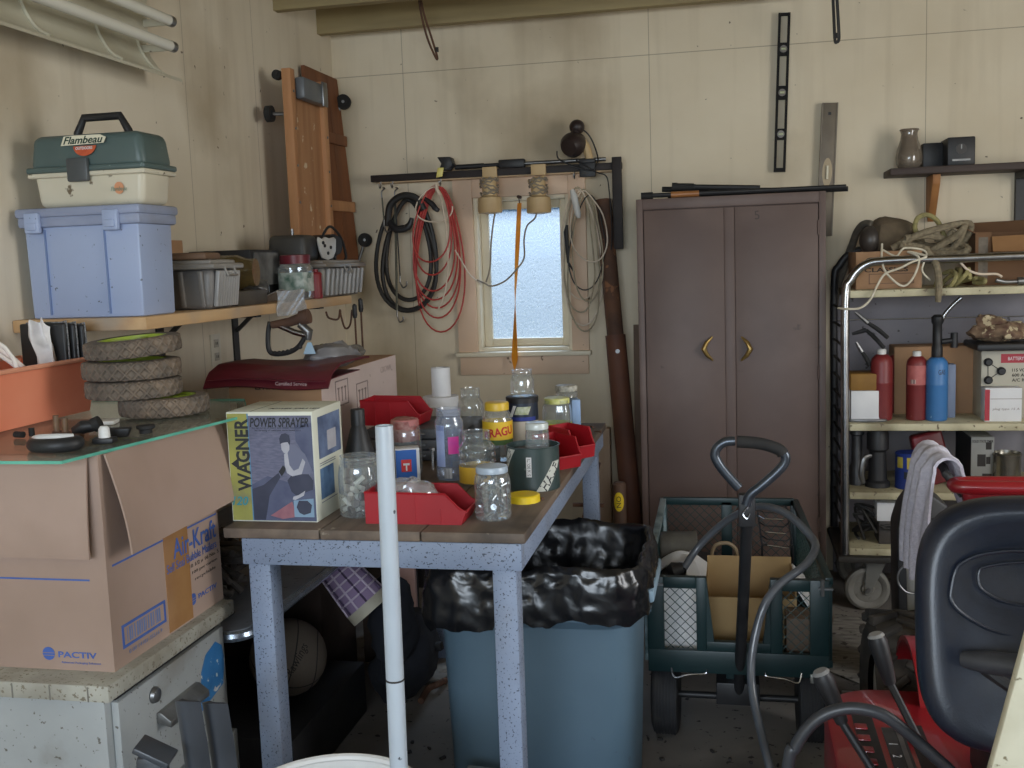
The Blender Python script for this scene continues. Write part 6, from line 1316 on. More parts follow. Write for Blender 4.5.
for x in (gx0+.02, gx1-.02):
    b = MB(); b.cyl((x,gy0-.015,gzt-.05),(x,gy0-.015,gzt-.0),.006,n=10); b.beam((x-.012,gy0-.015,gzt-.028),(x+.03,gy0-.015,gzt-.028),.006,.006); part(fp, 'pin', b, M_steel)
# running gear
b = MB(); b.cyl((gx0+.02,3.20,.125),(gx1-.02,3.20,.125),.011,n=12); b.bb((-.05,3.12,.13),(.08,3.30,.20),.004); part(t_, 'front_axle', b, M_black)
b = MB(); b.cyl((gx0+.02,3.80,.125),(gx1-.02,3.80,.125),.011,n=12); part(t_, 'rear_axle', b, M_black)
b = MB(); 
b.bb((-.02,3.15,.20),(.05,3.40,gzb-.013),.003); part(t_, 'turn_plate', b, M_gm)
M_ty = pm('black_tyre', S(30,31,34), S(42,42,44), scale=16, rough=.75, dust=S(58,56,54), dsc=8)
for x, y in ((gx0+.045,3.2),(gx1-.045,3.2),(gx0+.045,3.80),(gx1-.045,3.80)):
    r = .125; w_ = .085; prof = [(r*.5,-w_/2*.8),(r*.8,-w_/2),(r*.95,-w_/2*.85),(r*.985,-w_/2*.6)]
    for k in range(-3,4): z = w_*.11*k; prof += [(r*.985,z-w_*.035),(r,z-w_*.025),(r,z+w_*.025),(r*.985,z+w_*.035)]
    prof += [(r*.985,w_/2*.6),(r*.95,w_/2*.85),(r*.8,w_/2),(r*.5,w_/2*.8)]
    b = MB(); b.lathe(prof,(x,y,.1255),40,(0,PI/2,0)); wv_ = part(t_, 'wheel', b, M_ty)
    b = MB(); b.lathe([(0,-w_*.36),(r*.5,-w_*.36),(r*.5,w_*.36),(0,w_*.36)],(x,y,.1255),28,(0,PI/2,0)); part(wv_, 'hub', b, pm('hub_green', S(46,70,66), rough=.5))
# pull handle
yh = 3.0; h0, h1 = V((.018,3.135,.17)), PY(747,522,2.86)
b = MB(); b.tube([h0,h1],.0165,16); ph_ = part(t_, 'pull_handle', b, M_black)
M_hs = pm('gunmetal_tube', S(84,90,98), S(66,72,80), scale=16, rough=.3, metal=.6)
b = MB(); c = h1; b.box(c+V((0,-.003,.035)),(.045,.034,.09),None,.004); part(ph_, 'bracket', b, M_black)
b = MB(); q = c+V((-.0,-.022,.03)); b.tube([q+V((-.012,0,.03)),q+V((0,-.004,.045)),q+V((.012,0,.03)),q+V((-.010,0,.0)),q+V((.0,-.004,-.014)),q+V((.008,0,.0))],.003,6,k=4); part(ph_, 'clip_pin', b, M_chrome)
G_ = [(746,505),(750,495),(760,487),(775,474),(784,464),(785,455),(775,447),(755,443),(735,441)]
g2 = [(735,441),(725,442),(717,448),(715,456),(720,466),(729,477),(739,488)]
b = MB(); b.tube([PY(a_,q_,2.84) for a_, q_ in G_[:7]]+[PY(755,443.5,2.84)],.013,14,k=5); b2 = part(ph_, 'grip_tube', b, M_hs)
b = MB(); b.tube([PY(a_,q_,2.84) for a_, q_ in ((737,441.5),(760,443.5),(778,449),(783,454))],.0165,14,k=4); part(ph_, 'grip_sleeve', b, M_rubber)
b = MB(); b.tube([PY(a_,q_,2.84) for a_, q_ in g2],.013,14,k=5); part(ph_, 'grip_return', b, M_hs)
# suction hose looped over the cart
HP = [(684,568,3.35,0),(700,545,3.38,0),(725,522,3.36,0),(750,509,3.30,0),(768,507,3.25,0),(790,516,3.2,0),(812,538,3.15,0),(815,550,3.1,0),(804,566,3.05,0),(780,584,3.0,0),(765,604,2.97,0),(756,632,2.95,0),(751,665,2.92,0),(753,695,2.88,0),(760,728,2.82,0),(768,760,2.74,0)]
P_ = [PY(a_,q_,y) for a_, q_, y, _ in HP]; e = P_[-1].copy(); P_ += [V((e.x+.04,e.y-.08,.03)), V((e.x+.14,e.y-.16,.013)), V((e.x+.3,e.y-.3,.013))]
t_ = thing('grey_hose', 'shiny grey hose looping up out of the garden cart and down to the floor', 'hose', P_[10])
b = MB(); b.tube(P_,.012,12,k=6); part(t_, 'tube', b, pm('grey_hose_rubber', S(94,98,104), S(76,80,86), scale=12, rough=.3, coat=.3))
b = MB(); b.tube([P_[0]+V((-.05,.0,-.02)),P_[0]+V((-.03,0,-.012)),P_[0]],[.022,.032,.016],18); part(t_, 'end_fitting', b, M_black)
# load of the cart
ZG = gzb
c = V((-.16,3.72,ZG)); t_ = thing('metal_canister', 'dented grey metal canister lying at the back of the garden cart', 'canister', c)
b = MB(); b.lathe([(0,0),(.05,0),(.056,.01),(.056,.12),(.058,.124),(.058,.13),(.05,.132),(0,.132)], PY(660,547,3.7), 30, (.1,PI/2,.2)); b.xf(Matrix.Translation((0,0,0))); part(t_, 'body', b, pm('grubby_metal', S(112,108,98), S(80,76,70), scale=14, rough=.6))
b = MB(); b.bb((-.23,3.62,ZG),(-.05,3.86,PY(660,547,3.7).z-.058),.004); solo('dark_crate', 'dark plastic crate under the grey canister in the cart', 'crate', b, M_black)
# open cardboard box in the cart
ax0, ax1, ay0, ay1, ah = PY(706,600,3.3).x, PY(796,600,3.3).x, 3.26, 3.56, .20
t_ = thing('open_carton', 'open cardboard box with raised white flap inside the garden cart', 'carton', ((ax0+ax1)/2,(ay0+ay1)/2,ZG))
b = MB(); th = .004; b.bb((ax0,ay0,ZG),(ax1,ay1,ZG+th)); b.bb((ax0,ay0,ZG+th),(ax1,ay0+th,ZG+ah-.05)); b.bb((ax0,ay1-th,ZG+th),(ax1,ay1,ZG+ah)); b.bb((ax0,ay0+th,ZG+th),(ax0+th,ay1-th,ZG+ah-.02)); b.bb((ax1-th,ay0+th,ZG+th),(ax1,ay1-th,ZG+ah-.02)); part(t_, 'box', b, pm('box_tan', S(168,140,96), S(150,122,82), scale=5, rough=.8))
b = MB(); b.quad((ax0,ay0+.0,ZG+ah-.02),(ax0,ay1-.02,ZG+ah-.02),(ax0-.055,ay1-.05,ZG+ah+.03),(ax0-.065,ay0+.0,ZG+ah-.005),.004); part(t_, 'white_flap', b, M_paper)
b = MB(); b.quad((ax1,ay0+.0,ZG+ah-.02),(ax1,ay1-.02,ZG+ah-.02),(ax1+.04,ay1-.02,ZG+ah-.06),(ax1+.05,ay0,ZG+ah-.10),.004); part(t_, 'side_flap', b, M_paper)
b = MB(); b.grid(lambda u, v: V((gx0+.02+.14*u, 3.16+.05*v+.01*math.sin(u*8), ZG+.002+.20*v+.01*math.sin(u*5+v*3))), 10, 10, .002); solo('white_packet', 'crumpled white packet behind the mesh window of the cart', 'packet', b, M_paper)
b = MB(); b.grid(lambda u, v: V((gx0+.015+.13*u, 3.42+.14*v, PY(670,560,3.5).z-.02+.03*math.sin(u*3)+.01*math.cos(v*7))), 10, 8, .002)
for v in b.bm.verts: v.co.z -= 0
solo('white_sheet', 'white paper sheet lying over tools by the hose end', 'paper', b, M_paper)
b = MB(); b.bb((gx0+.02,3.41,ZG),(gx0+.16,3.57,PY(670,560,3.5).z-.03),.004); solo('low_grey_tin', 'low grey tin under the white sheet in the cart', 'tin', b, pm('grubby_metal', S(112,108,98)))
b = MB(); b.tube([PY(712,552,3.72),PY(716,545,3.72),PY(727,543,3.72),PY(735,548,3.72),PY(737,556,3.72)],.007,8,k=5); P0 = PY(712,552,3.72); b.tube([V((P0.x,3.72,ZG)),P0],.007,8); P0 = PY(737,556,3.72); b.tube([P0,V((P0.x,3.72,ZG))],.007,8); solo('bent_tool', 'tan bent tool loop standing behind the carton in the cart', 'tool', b, pm('tan_handle', S(140,120,92), rough=.5))
# wire rack hung in the far corner of the cart
t_ = thing('wire_rack', 'black wire dish rack standing in the far corner of the cart', 'rack', PY(775,548,3.82))
r_ = lambda px, py, y=3.84: PY(px,py,y)
b = MB(); b.tube([r_(757,506),r_(762,545),r_(793,548),r_(786,506)],.004,6,closed=True); fr = part(t_, 'outer_frame', b, M_black)
for k in range(6):
    f = k/6+.08; b = MB(); a_, c_ = r_(757+5*f,506+39*f), r_(786+7*f,506+42*f); b.tube([a_,a_+V((.02,-.05,.0)),c_+V((-.02,-.05,0)),c_],.0028,6); part(t_, 'cross_wire', b, M_chrome if k % 2 else M_black)
for a_ in (r_(762,545), r_(793,548)): b = MB(); b.tube([a_,V((a_.x,3.86,ZG))],.004,6); part(fr, 'leg', b, M_black)
b = MB(); b.bb((.06,3.62,ZG),(.20,3.80,ZG+.10),.003); solo('dark_toolbox', 'dark tool box deep in the cart behind the carton', 'box', b, pm('dark_box_paint', S(58,54,52), S(74,68,64), scale=10))
b = MB(); b.bb((.16,3.14,ZG),(.245,3.25,ZG+.13),.004); solo('brown_block', 'brown block seen through the cart mesh window', 'block', b, wood('brown_block_wood', S(104,84,66), S(86,70,56), 0))
# ================================================================== rolling rack at the right
M_crm = pm('cream_shelf', S(206,198,166), S(184,176,144), scale=5, rough=.6, spot=S(110,98,76), sscale=40, sth=.66, dust=S(150,140,112), dsc=5)
RX0, RX1, RY0, RY1 = .462, 1.36, 4.40, 4.86
SH = (1.34, .798, .513, .277)
t_ = thing('rolling_rack', 'chrome tube rolling rack with four cream shelves beside the locker', 'rack', ((RX0+RX1)/2,(RY0+RY1)/2,0))
zt_ = PY(940,259,RY0).z
b = MB(); b.tube([V((RX0,RY0,.25)),V((RX0,RY0,.8)),V((RX0,RY0,zt_-.16)),V((RX0+.022,RY0,zt_-.07)),V((RX0+.075,RY0,zt_-.014)),V((RX0+.16,RY0,zt_)),V((RX0+.4,RY0,zt_)),V((RX1-.16,RY0,zt_)),V((RX1-.06,RY0,zt_-.02)),V((RX1,RY0,zt_-.12)),V((RX1,RY0,.8)),V((RX1,RY0,.25))],.0175,16,k=5); part(t_, 'front_hoop', b, M_chrome)
zb = zt_+.05
b = MB(); b.tube([V((RX0,RY1,.25)),V((RX0,RY1,.8)),V((RX0,RY1,zb-.16)),V((RX0+.022,RY1,zb-.07)),V((RX0+.075,RY1,zb-.014)),V((RX0+.16,RY1,zb)),V((RX0+.4,RY1,zb)),V((RX1-.16,RY1,zb)),V((RX1-.06,RY1,zb-.02)),V((RX1,RY1,zb-.12)),V((RX1,RY1,.8)),V((RX1,RY1,.25))],.016,14,k=5); part(t_, 'back_hoop', b, M_black)
for z in SH:
    b = MB(); b.bb((RX0+.018,RY0-.005,z-.03),(RX1-.018,RY1-.018,z),.004); part(t_, 'shelf', b, M_crm)
for k in range(13):
    z = .36+.075*k; b = MB(); b.cyl((RX0-.0,RY0+.016,z),(RX0-.0,RY1-.016,z),.006,n=8); part(t_, 'side_rung', b, M_black)
b = MB(); b.bb((RX0-.03,RY0-.03,.22),(RX1,RY1,.246),.006); part(t_, 'base_frame', b, pm('dark_base', S(60,56,52), S(44,42,40), rough=.6))
M_gw = pm('grey_caster_rubber', S(128,126,120), S(108,106,100), scale=10, rough=.6, dust=S(90,86,80), dsc=8)
for x, y in ((.556,4.45),(RX1-.1,4.45),(.556,4.80),(RX1-.1,4.80)):
    b = MB(); r = .092; b.lathe([(0,-.024),(r*.25,-.024),(r*.3,-.014),(r*.62,-.014),(r*.68,-.02),(r*.85,-.024),(r*.97,-.018),(r,-.008),(r,.008),(r*.97,.018),(r*.85,.024),(r*.68,.02),(r*.62,.014),(r*.3,.014),(r*.25,.024),(0,.024)],(x,y,r),40,(PI/2,0,0)); cs = part(t_, 'caster', b, M_gw)
    b = MB(); 
    for s_ in (-1,1): b.prism([(-.012,-.012),(.012,-.012),(.075,.125),(-.005,.125)], Matrix(((1,0,0,x),(0,0,1,y+s_*.03-(.004 if s_ > 0 else 0)),(0,1,0,r),(0,0,0,1))), .004)
    b.bb((x-.01,y-.034,r+.121),(x+.078,y+.034,r+.127)); part(cs, 'fork', b, pm('grey_fork', S(140,140,136), S(116,116,112), rough=.4, metal=.4))
    b = MB(); b.cyl((x,y-.036,r),(x,y+.036,r),.010,n=12); part(cs, 'axle_bolt', b, M_steel)
    for k in range(5):
        a = k*2*PI/5; b = MB(); b.cyl((x+r*.5*math.cos(a),y-.0165,r+r*.5*math.sin(a)),(x+r*.5*math.cos(a),y-.013,r+r*.5*math.sin(a)),.007,n=10); part(cs, 'dimple', b, M_gw)
R_ = lambda px, y, z=None, py=400: (lambda p: V((p.x, y, z if z is not None else p.z)))(PY(px,py,y))
def zt(px, py, y): return PY(px,py,y).z
# ---- top shelf
Z = SH[0]
y = 4.50; x0, x1 = PY(856,270,y).x, PY(922,270,y).x; z1 = zt(890,251,y)
t_ = thing('rope_carton', 'cardboard carton with black print under the heap of rope', 'carton', ((x0+x1)/2,4.6,Z))
b = MB(); b.bb((x0,y,Z),(x1,4.78,z1),.002); cb = part(t_, 'carton', b, M_card)
b = MB(); b.text('O.B.', FM((x0+(x1-x0)*.36,y-.0006,z1-.035),(1,0,0),(0,0,1)), w=.11, h=.022, bold=.03); part(cb, 'lettering', b, M_ink)
b = MB(); b.text('CLASSICS', FM((x0+(x1-x0)*.46,y-.0006,z1-.075),(1,0,0),(0,0,1)), w=.17, h=.018, bold=.02); part(cb, 'lettering', b, M_ink)
b = MB(); zz0, zz1 = Z+.02, z1-.09; xa, xb = x0+.05, x1-.03
for lo, hi in (((xa,y-.0008,zz0),(xb,y,zz0+.004)),((xa,y-.0008,zz1-.004),(xb,y,zz1)),((xa,y-.0008,zz0),(xa+.004,y,zz1)),((xb-.004,y-.0008,zz0),(xb,y,zz1))): b.bb(lo,hi)
part(cb, 'printed_frame', b, pm('brown_print', S(120,90,66)))
M_rope = pm('grey_green_rope', S(146,134,110), S(112,101,82), scale=70, rough=.9, bump=.5, bscale=120)
M_yrope = pm('yellow_fleck_rope', S(166,156,104), S(130,122,84), scale=60, rough=.9, bump=.4, bscale=100)
q = random.Random(12)
t_ = thing('rope_heap', 'heap of thick grey green rope on top of the printed carton', 'rope', ((x0+x1)/2,4.62,z1))
pts = []
for k in range(15):
    a = k*1.2; pts.append(PY(925+40*math.cos(a*.9+q.uniform(-.3,.3))+q.uniform(-6,6), 243+14*math.sin(a*1.6)-.6*k, 4.62+.10*math.sin(a*.7)))
b = MB(); b.tube(pts,.014,10,k=8); part(t_, 'thick_rope', b, M_rope)
pts = [PY(px,py,4.52+.03*(k%3)) for k, (px,py) in enumerate(((905,238),(930,236),(955,242),(968,250),(945,254),(920,247),(900,244),(915,250),(940,249),(958,256),(935,258)))]
b = MB(); b.tube(pts,.013,10,k=8); part(t_, 'thick_rope', b, M_rope)
b = MB(); b.tube([PY(px,py,yy) for px,py,yy in ((925,248,4.44),(932,258,4.41),(937,268,4.375),(939,285,4.37),(938,302,4.37))],[.013,.014,.014,.014,.011],10,k=6); part(t_, 'hanging_end', b, M_rope)
b = MB(); b.tube([PY(px,py,4.6) for px,py in ((920,238),(915,228),(918,218),(928,215),(938,222),(944,236),(946,242))],.010,10,k=7); part(t_, 'yellow_fleck_loop', b, M_yrope)
b = MB(); b.tube([PY(px,py,4.62) for px,py in ((946,238),(952,231),(955,236),(948,242),(935,240))],.009,9,k=7); part(t_, 'thin_loop', b, M_rope)
b = MB(); b.ell(PY(888,236,4.68),(.10,.07,.07),n=26,m=16); b.jig(.03,14,2); solo('canvas_bag', 'brown canvas bag slumped on the printed carton behind the rope', 'bag', b, pm('brown_canvas', S(108,94,74), S(84,72,58), scale=14, rough=.9))
b = MB(); b.ell(PY(870,240,4.66),(.045,.05,.06),n=22,m=14); solo('dark_flask', 'dark rounded flask with steel collar beside the canvas bag', 'flask', b, pm('dark_flask_metal', S(64,58,54), rough=.4))
b = MB(); b.tube([PY(px,py,yy) for px,py,yy in ((872,224,4.66),(864,224,4.70),(857,232,4.76),(852,246,4.84),(846,262,4.90),(838,285,4.92),(834,312,4.92))],[.014,.016,.016,.018,.020,.018,.012],8,k=6); solo('webbing_strap', 'dark grey webbing strap trailing down behind the rack corner', 'strap', b, pm('grey_webbing', S(104,98,86), S(84,78,70), scale=40, rough=.9))
b = MB(); b.tube([PY(px,py,yy) for px,py,yy in ((882,244,4.46),(882,262,4.40),(888,275,4.375),(903,286,4.37),(914,276,4.37),(919,258,4.38),(908,252,4.42),(920,254,4.40),(926,257,4.38),(912,262,4.375),(900,268,4.37),(885,274,4.37),(877,286,4.37),(870,300,4.37),(860,308,4.37),(847,309,4.375),(838,308,4.40))],.0045,8,k=8); b.tube([PY(px,py,yy) for px,py,yy in ((883,250,4.45),(896,256,4.42),(905,248,4.43),(926,252,4.42),(922,270,4.375),(930,280,4.40))],.004,8,k=8)
solo('white_twine', 'thin white twine looping over the front tube of the rack', 'twine', b, pm('cream_cord', S(224,216,196), S(200,190,168), scale=40, rough=.7))
b = MB(); b.tube([PY(px,py,4.42) for px,py in ((960,262),(968,270),(980,274),(996,274),(1002,277))],.005,8,k=6); solo('white_lead', 'short white lead lying before the torn open carton', 'lead', b, M_whc)
q = random.Random(8); b = MB()
for k in range(5): b.tube([V((PY(944+7*k,280,4.5).x, 4.46+.03*(k%2), Z+.012+.02*math.sin(i*1.1+k)+.02)) + V((.03*math.sin(i*.9+k),.05*math.cos(i*1.2+k),.022*math.cos(i*.8))) for i in range(7)],.009,8,k=5)
for v in b.bm.verts: v.co.z = max(v.co.z, Z+.001)
solo('yellow_rope', 'tangle of yellow flecked rope under the grey rope end on the top shelf', 'rope', b, M_yrope)
# torn carton
y = 4.56; x0, x1 = PY(975,270,y).x, PY(1050,270,y).x; z1 = zt(990,232,y)
t_ = thing('torn_carton', 'torn open dark cardboard carton at the rack end of the top shelf', 'carton', ((x0+x1)/2,4.65,Z)); th = .004
b = MB(); b.bb((x0,y,Z),(x0+th,4.80,z1)); b.bb((x1-th,y,Z),(x1,4.80,z1)); b.bb((x0+th,4.80-th,Z),(x1-th,4.80,z1)); b.bb((x0+th,y,Z),(x0+.06,y+th,z1)); b.bb((x0+.06,y,Z),(x1-th,y+th,Z+.10)); b.bb((x0+th,y+th,Z),(x1-th,4.80-th,Z+th)); bx = part(t_, 'carton', b, M_card_dark)
b = MB(); b.quad((x0+.06,y-.002,z1-.02),(x1,y-.002,z1-.015),(x1,y-.03,z1-.085),(x0+.06,y-.03,z1-.08),.004); part(t_, 'front_flap', b, pm('flap_tan', S(146,108,70), S(130,94,60), scale=5, rough=.9))
b = MB(); b.quad((x0,y,z1),(x0,4.74,z1),(x0-.055,4.72,z1+.035),(x0-.06,y+.0,z1+.03),.004); part(t_, 'side_flap', b, M_card_dark)
b = MB(); b.quad((x0+.03,4.80,z1),(x1,4.80,z1),(x1,4.86,z1+.05),(x0+.03,4.86,z1+.045),.004); part(t_, 'back_flap', b, M_card_dark)
b = MB(); b.bb((x0+.012,y-.0008,Z+.02),(x0+.048,y,z1-.02)); part(bx, 'faded_label', b, pm('faded_label', S(120,108,92), S(90,80,68), scale=40))
b = MB(); b.tube([PY(996,278,4.45),PY(1006,280,4.45),PY(1040,278,4.45)],[.010,.008,.008],12); c_ = PY(1021,279,4.45); b.tube([c_+V((-.012,0,0)),c_+V((.012,0,0))],.016,14); b.xf(Matrix.Translation((0,0,Z+.017-c_.z))); solo('pipe_coupling', 'steel pipe with couplings lying along the top shelf edge', 'pipe', b, M_steel)
# ---- second shelf: gas cylinders and torch
Z = SH[1]
M_gred = pm('dusty_red_cylinder', S(122,42,42), S(106,35,36), scale=6, rough=.45, spot=S(160,110,104), sscale=50, sth=.72); M_gred2 = pm('dark_red_cylinder', S(120,42,42), S(104,36,36), scale=6, rough=.5)
def gas(px, y, top, wpx, mt, lab, cap=M_white, label=None):
    c = R_(px,y,Z); r = wpx/2*y/FPX; h = zt(px,top,y)-Z
    t_ = thing('gas_cylinder', lab, 'gas cylinder', c, group=None)
    b = MB(); b.lathe([(0,.006),(r*.8,.0),(r*.96,.004),(r,.02),(r,h*.52),(r*1.01,h*.525),(r*1.01,h*.54),(r,h*.545),(r,h*.80),(r*.9,h*.87),(r*.6,h*.92),(r*.35,h*.93),(0,h*.93)], c, 36); part(t_, 'body', b, mt)
    if cap: b = MB(); b.lathe([(r*.40,h*.92),(r*.42,h*.985),(r*.35,h),(0,h)], c, 24); part(t_, 'cap', b, cap)
    if label: lb = part(t_, 'label', wrap(c, r*1.006, FA, 2.4, h*.52, h*.80), label); return t_, c, r, h, lb
    return t_, c, r, h, None
gas(881.5,4.50,349,20,M_gred,'dusty plain red gas cylinder with white cap, nearest the rack upright')
t2, c, r, h, lb = gas(916.5,4.50,351,19,M_gred,'red gas cylinder with pale printed label beside the blue torch', label=pm('pale_red_label', S(186,106,100), S(166,84,82), scale=30, rough=.5))
part(lb, 'lettering', wraptext('PROPANE', c, r*1.012, FA, h*.69, w=.062, h=.018, bold=.03), pm('label_deep_red', S(160,40,42))); part(lb, 'barcode', wrap(c, r*1.012, FA-.5, .5, h*.54, h*.60), pm('barcode_print2', S(216,190,180), S(90,60,58), scale=200, stretch=(4,4,.01), detail=0))
gas(896,4.70,350,16,M_gred2,'dark red gas cylinder half hidden behind the plain red one', cap=M_black)
M_blue = pm('blue_cylinder', S(64,120,176), S(54,106,160), scale=6, rough=.45, spot=S(150,180,204), sscale=50, sth=.70)
t2, c, r, h, lb = gas(936.5,4.48,352,20,M_blue,'blue gas cylinder with a black torch head and bent silver burner tube', cap=None)
part(t2, 'print', wraptext('GAS', c, r*1.006, FA+.3, h*.72, w=.03, h=.02), M_ink)
b = MB(); zc = c.z+h*.90; b.lathe([(r*.45,0),(r*.5,.01),(r*.5,.05),(r*.42,.055),(r*.42,.14),(r*.55,.15),(r*.55,.17),(r*.3,.18),(0,.18)], (c.x,c.y,zc), 24); th_ = part(t2, 'torch_head', b, M_black)
b = MB(); b.cyl((c.x+r*.4,c.y,zc+.07),(c.x+r*1.5,c.y,zc+.075),.011,n=14); b.cyl((c.x+r*1.5,c.y,zc+.045),(c.x+r*1.5,c.y,zc+.105),.014,n=14); part(th_, 'valve_knob', b, M_black)
b = MB(); b.tube([V((c.x,c.y,zc+.17)),PY(941,322,4.48),PY(945,314,4.48),PY(953,305,4.48),PY(961,298,4.48)],[.007,.008,.008,.008,.009],12,k=5); part(th_, 'burner_tube', b, M_chrome)
# boxes
x0, x1 = PY(851,395,4.46).x, PY(873,395,4.46).x
b = MB(); b.bb((x0,4.46,Z),(x1+.03,4.60,zt(860,391,4.46)),.002); solo('white_box', 'small white box beside the plain red cylinder', 'box', b, M_paper)
zz_ = zt(860,391,4.46); b = MB(); b.bb((x0-.003,4.465,zz_+.0005),(x1+.03,4.60,zt(860,374,4.46)),.006); solo('ochre_box', 'ochre box stacked on the small white box', 'box', b, pm('ochre_card', S(150,110,46), S(126,90,36), scale=8, rough=.7))
b = MB(); b.lathe([(0,0),(.075,0),(.08,.004),(.078,.010),(0,.011)], V((PY(866,414,4.48).x,4.43+.02,Z)), 32, None, 0, 1.0, .3); solo('tin_saucer', 'flat grey metal saucer at the shelf edge before the white box', 'saucer', b, M_steel)
x0, x1 = PY(946,380,4.62).x, PY(981,380,4.62).x
b = MB(); b.bb((x0-.20,4.66,Z),(x1,4.82,zt(960,347,4.62)),.003); solo('plain_carton', 'plain brown carton behind the gas cylinders', 'carton', b, M_card)
b = MB(); b.bb((PY(941,390,4.56).x,4.545,Z),(PY(955,390,4.56).x,4.60,zt(950,364,4.56)),.003); solo('blue_grey_box', 'narrow blue grey box between the blue torch and plain carton', 'box', b, pm('blue_grey_card', S(120,132,156), S(104,116,140), scale=8, rough=.6))
# charger
y = 4.52; x0, x1 = PY(981,370,y).x, PY(1062,370,y).x; z1 = zt(1000,350,y)
t_ = thing('battery_charger', 'cream battery charger with black knobs and red label panel', 'battery charger', ((x0+x1)/2,4.62,Z))
b = MB(); b.bb((x0,y,Z),(x1,4.74,z1),.006); cs = part(t_, 'case', b, pm('cream_charger_paint', S(184,178,160), S(166,160,144), scale=5, rough=.5))
kp = [(988,362),(1001,371),(988,380)]
for px, py in kp:
    c = PY(px,py,y); b = MB(); b.lathe([(.017,0),(.016,.012),(.011,.018),(0,.018)], c, 20, (PI/2,0,0)); part(t_, 'knob', b, M_black)
b = MB(); K = [PY(px,py,y-.001) for px, py in kp]
for a_, c_ in ((0,1),(1,2),(0,2)): b.beam(K[a_],K[c_],.003,.001,(0,-1,0))
part(cs, 'printed_lines', b, M_ink)
b = MB(); b.bb((PY(1001,360,y).x,y-.001,zt(1001,363,y)),(x1-.02,y,zt(1001,354,y))); lb = part(cs, 'red_label', b, pm('charger_red', S(168,44,58), rough=.5))
b = MB(); b.text('BATTERY CHARGER', FM((PY(1020,359,y).x+.02,y-.0012,zt(1012,358.5,y)),(1,0,0),(0,0,1)), w=.13, h=.014); part(lb, 'lettering', b, M_paper)
for k, tx in enumerate(('115 VOLT','600 AMP','A/C REG')):
    b = MB(); b.text(tx, FM((PY(1020,370,y).x+.005,y-.0006,zt(1018,370+5*k,y)),(1,0,0),(0,0,1)), w=.07, h=.013, bold=.02); part(cs, 'lettering', b, M_ink)
y = 4.44; x0, x1 = PY(985,400,y).x, PY(1022,400,y).x; z1 = zt(1000,388,y)
t_ = thing('white_carton', 'small white carton with red edge in front of the battery charger', 'carton', ((x0+x1)/2,4.47,Z))
b = MB(); b.bb((x0,y,Z),(x1,4.51,z1),.002); cb = part(t_, 'carton', b, M_paper)
b = MB(); b.bb((x0-.0006,y-.0006,Z+.004),(x0+.018,y,z1-.006)); part(cb, 'red_edge', b, pm('charger_red', S(168,44,58)))
b = MB(); b.text('plug type 15 A', FM(((x0+x1)/2+.01,y-.0006,Z+.05),(1,0,0),(0,0,1)), w=.10, h=.011, shear=.2); b.bb((x0+.02,y-.0006,z1-.045),(x1,y,z1-.043)); part(cb, 'lettering', b, pm('grey_print', S(140,124,120)))
# patterned cloth on a black tray over the charger
zc = zt(1000,350,4.52)
b = MB(); b.bb((PY(975,345,4.5).x,4.46,zc+.001),(PY(1062,345,4.5).x,4.72,zc+.03),.008); solo('black_tray', 'flat black tray lying on the battery charger', 'tray', b, M_black)
c = V((PY(1002,325,4.56).x,4.58,zc+.07)); b = MB(); b.ell(c,(.125,.08,.042),n=36,m=20); b.ell(c+V((-.04,0,.03)),(.05,.05,.045),n=24,m=14); b.jig(.022,18,5); b.jig(.008,60,1)
for v in b.bm.verts: v.co.z = max(v.co.z, zc+.031)
solo('patterned_cloth', 'crumpled brown and cream patterned cloth on the black tray', 'cloth', b, pm('paisley_cloth', S(150,126,100), S(96,70,58), scale=26, rough=.9, spot=S(200,184,150), sscale=34, sth=.56))
# pliers and tools hung at the rack's left end
for k, (a_, c_, d_, lab) in enumerate((((855,312),(868,323),(888,338),'silver pliers with a black handle hung at the rack upright'),((852,334),(866,330),(884,348),'dark hooked bar hung below the pliers'),((856,342),(862,352),(870,366),'dark wrench hung lowest at the rack upright'))):
    y = 4.42+.04*k; t2 = thing('hung_tool', lab, 'tool', PY(*d_,y))
    b = MB(); b.tube([PY(*a_,y),PY(*c_,y)],[.006,.010],8); part(t2, 'jaw', b, M_steel if k != 1 else M_black)
    b = MB(); b.tube([PY(*c_,y),PY((c_[0]+d_[0])/2,(c_[1]+d_[1])/2-1,y),PY(*d_,y)],[.007,.009,.008],8,k=4); part(t2, 'grip', b, M_rubber)
# ---- third shelf
Z = SH[2]
c = R_(878,4.52,Z); t2 = thing('black_nozzle', 'tall black nozzle tool with curved lever on the third shelf', 'nozzle', c)
h = zt(878,428,4.52)-Z
b = MB(); b.lathe([(0,0),(.05,0),(.05,.02),(.038,.03),(.034,h*.6),(.044,h*.65),(.044,h*.9),(.036,h),(0,h)], c, 28); part(t2, 'body', b, M_black)
b = MB(); b.tube([c+V((-.03,-.03,h*.55)),c+V((-.06,-.04,h*.5)),c+V((-.07,-.04,h*.25)),c+V((-.06,-.03,h*.08))],[.008,.012,.012,.009],8,k=5); part(t2, 'lever', b, M_steel)
c = R_(857,4.56,Z); b = MB(); h = zt(857,430,4.56)-Z; b.lathe([(0,0),(.036,0),(.034,h*.3),(.022,h*.4),(.022,h*.9),(.03,h*.93),(.028,h),(0,h)], c, 24); solo('dark_grinder', 'dark slim tool standing nearest the rack upright on the third shelf', 'tool', b, pm('dark_tool_body', S(44,44,46), S(60,60,62), scale=16, rough=.45))
c = R_(909.5,4.50,Z); h = zt(909,452,4.50)-Z; r = 12.5*4.5/FPX
t2 = thing('blue_paint_tin', 'blue and yellow printed tin on the third shelf', 'tin', c)
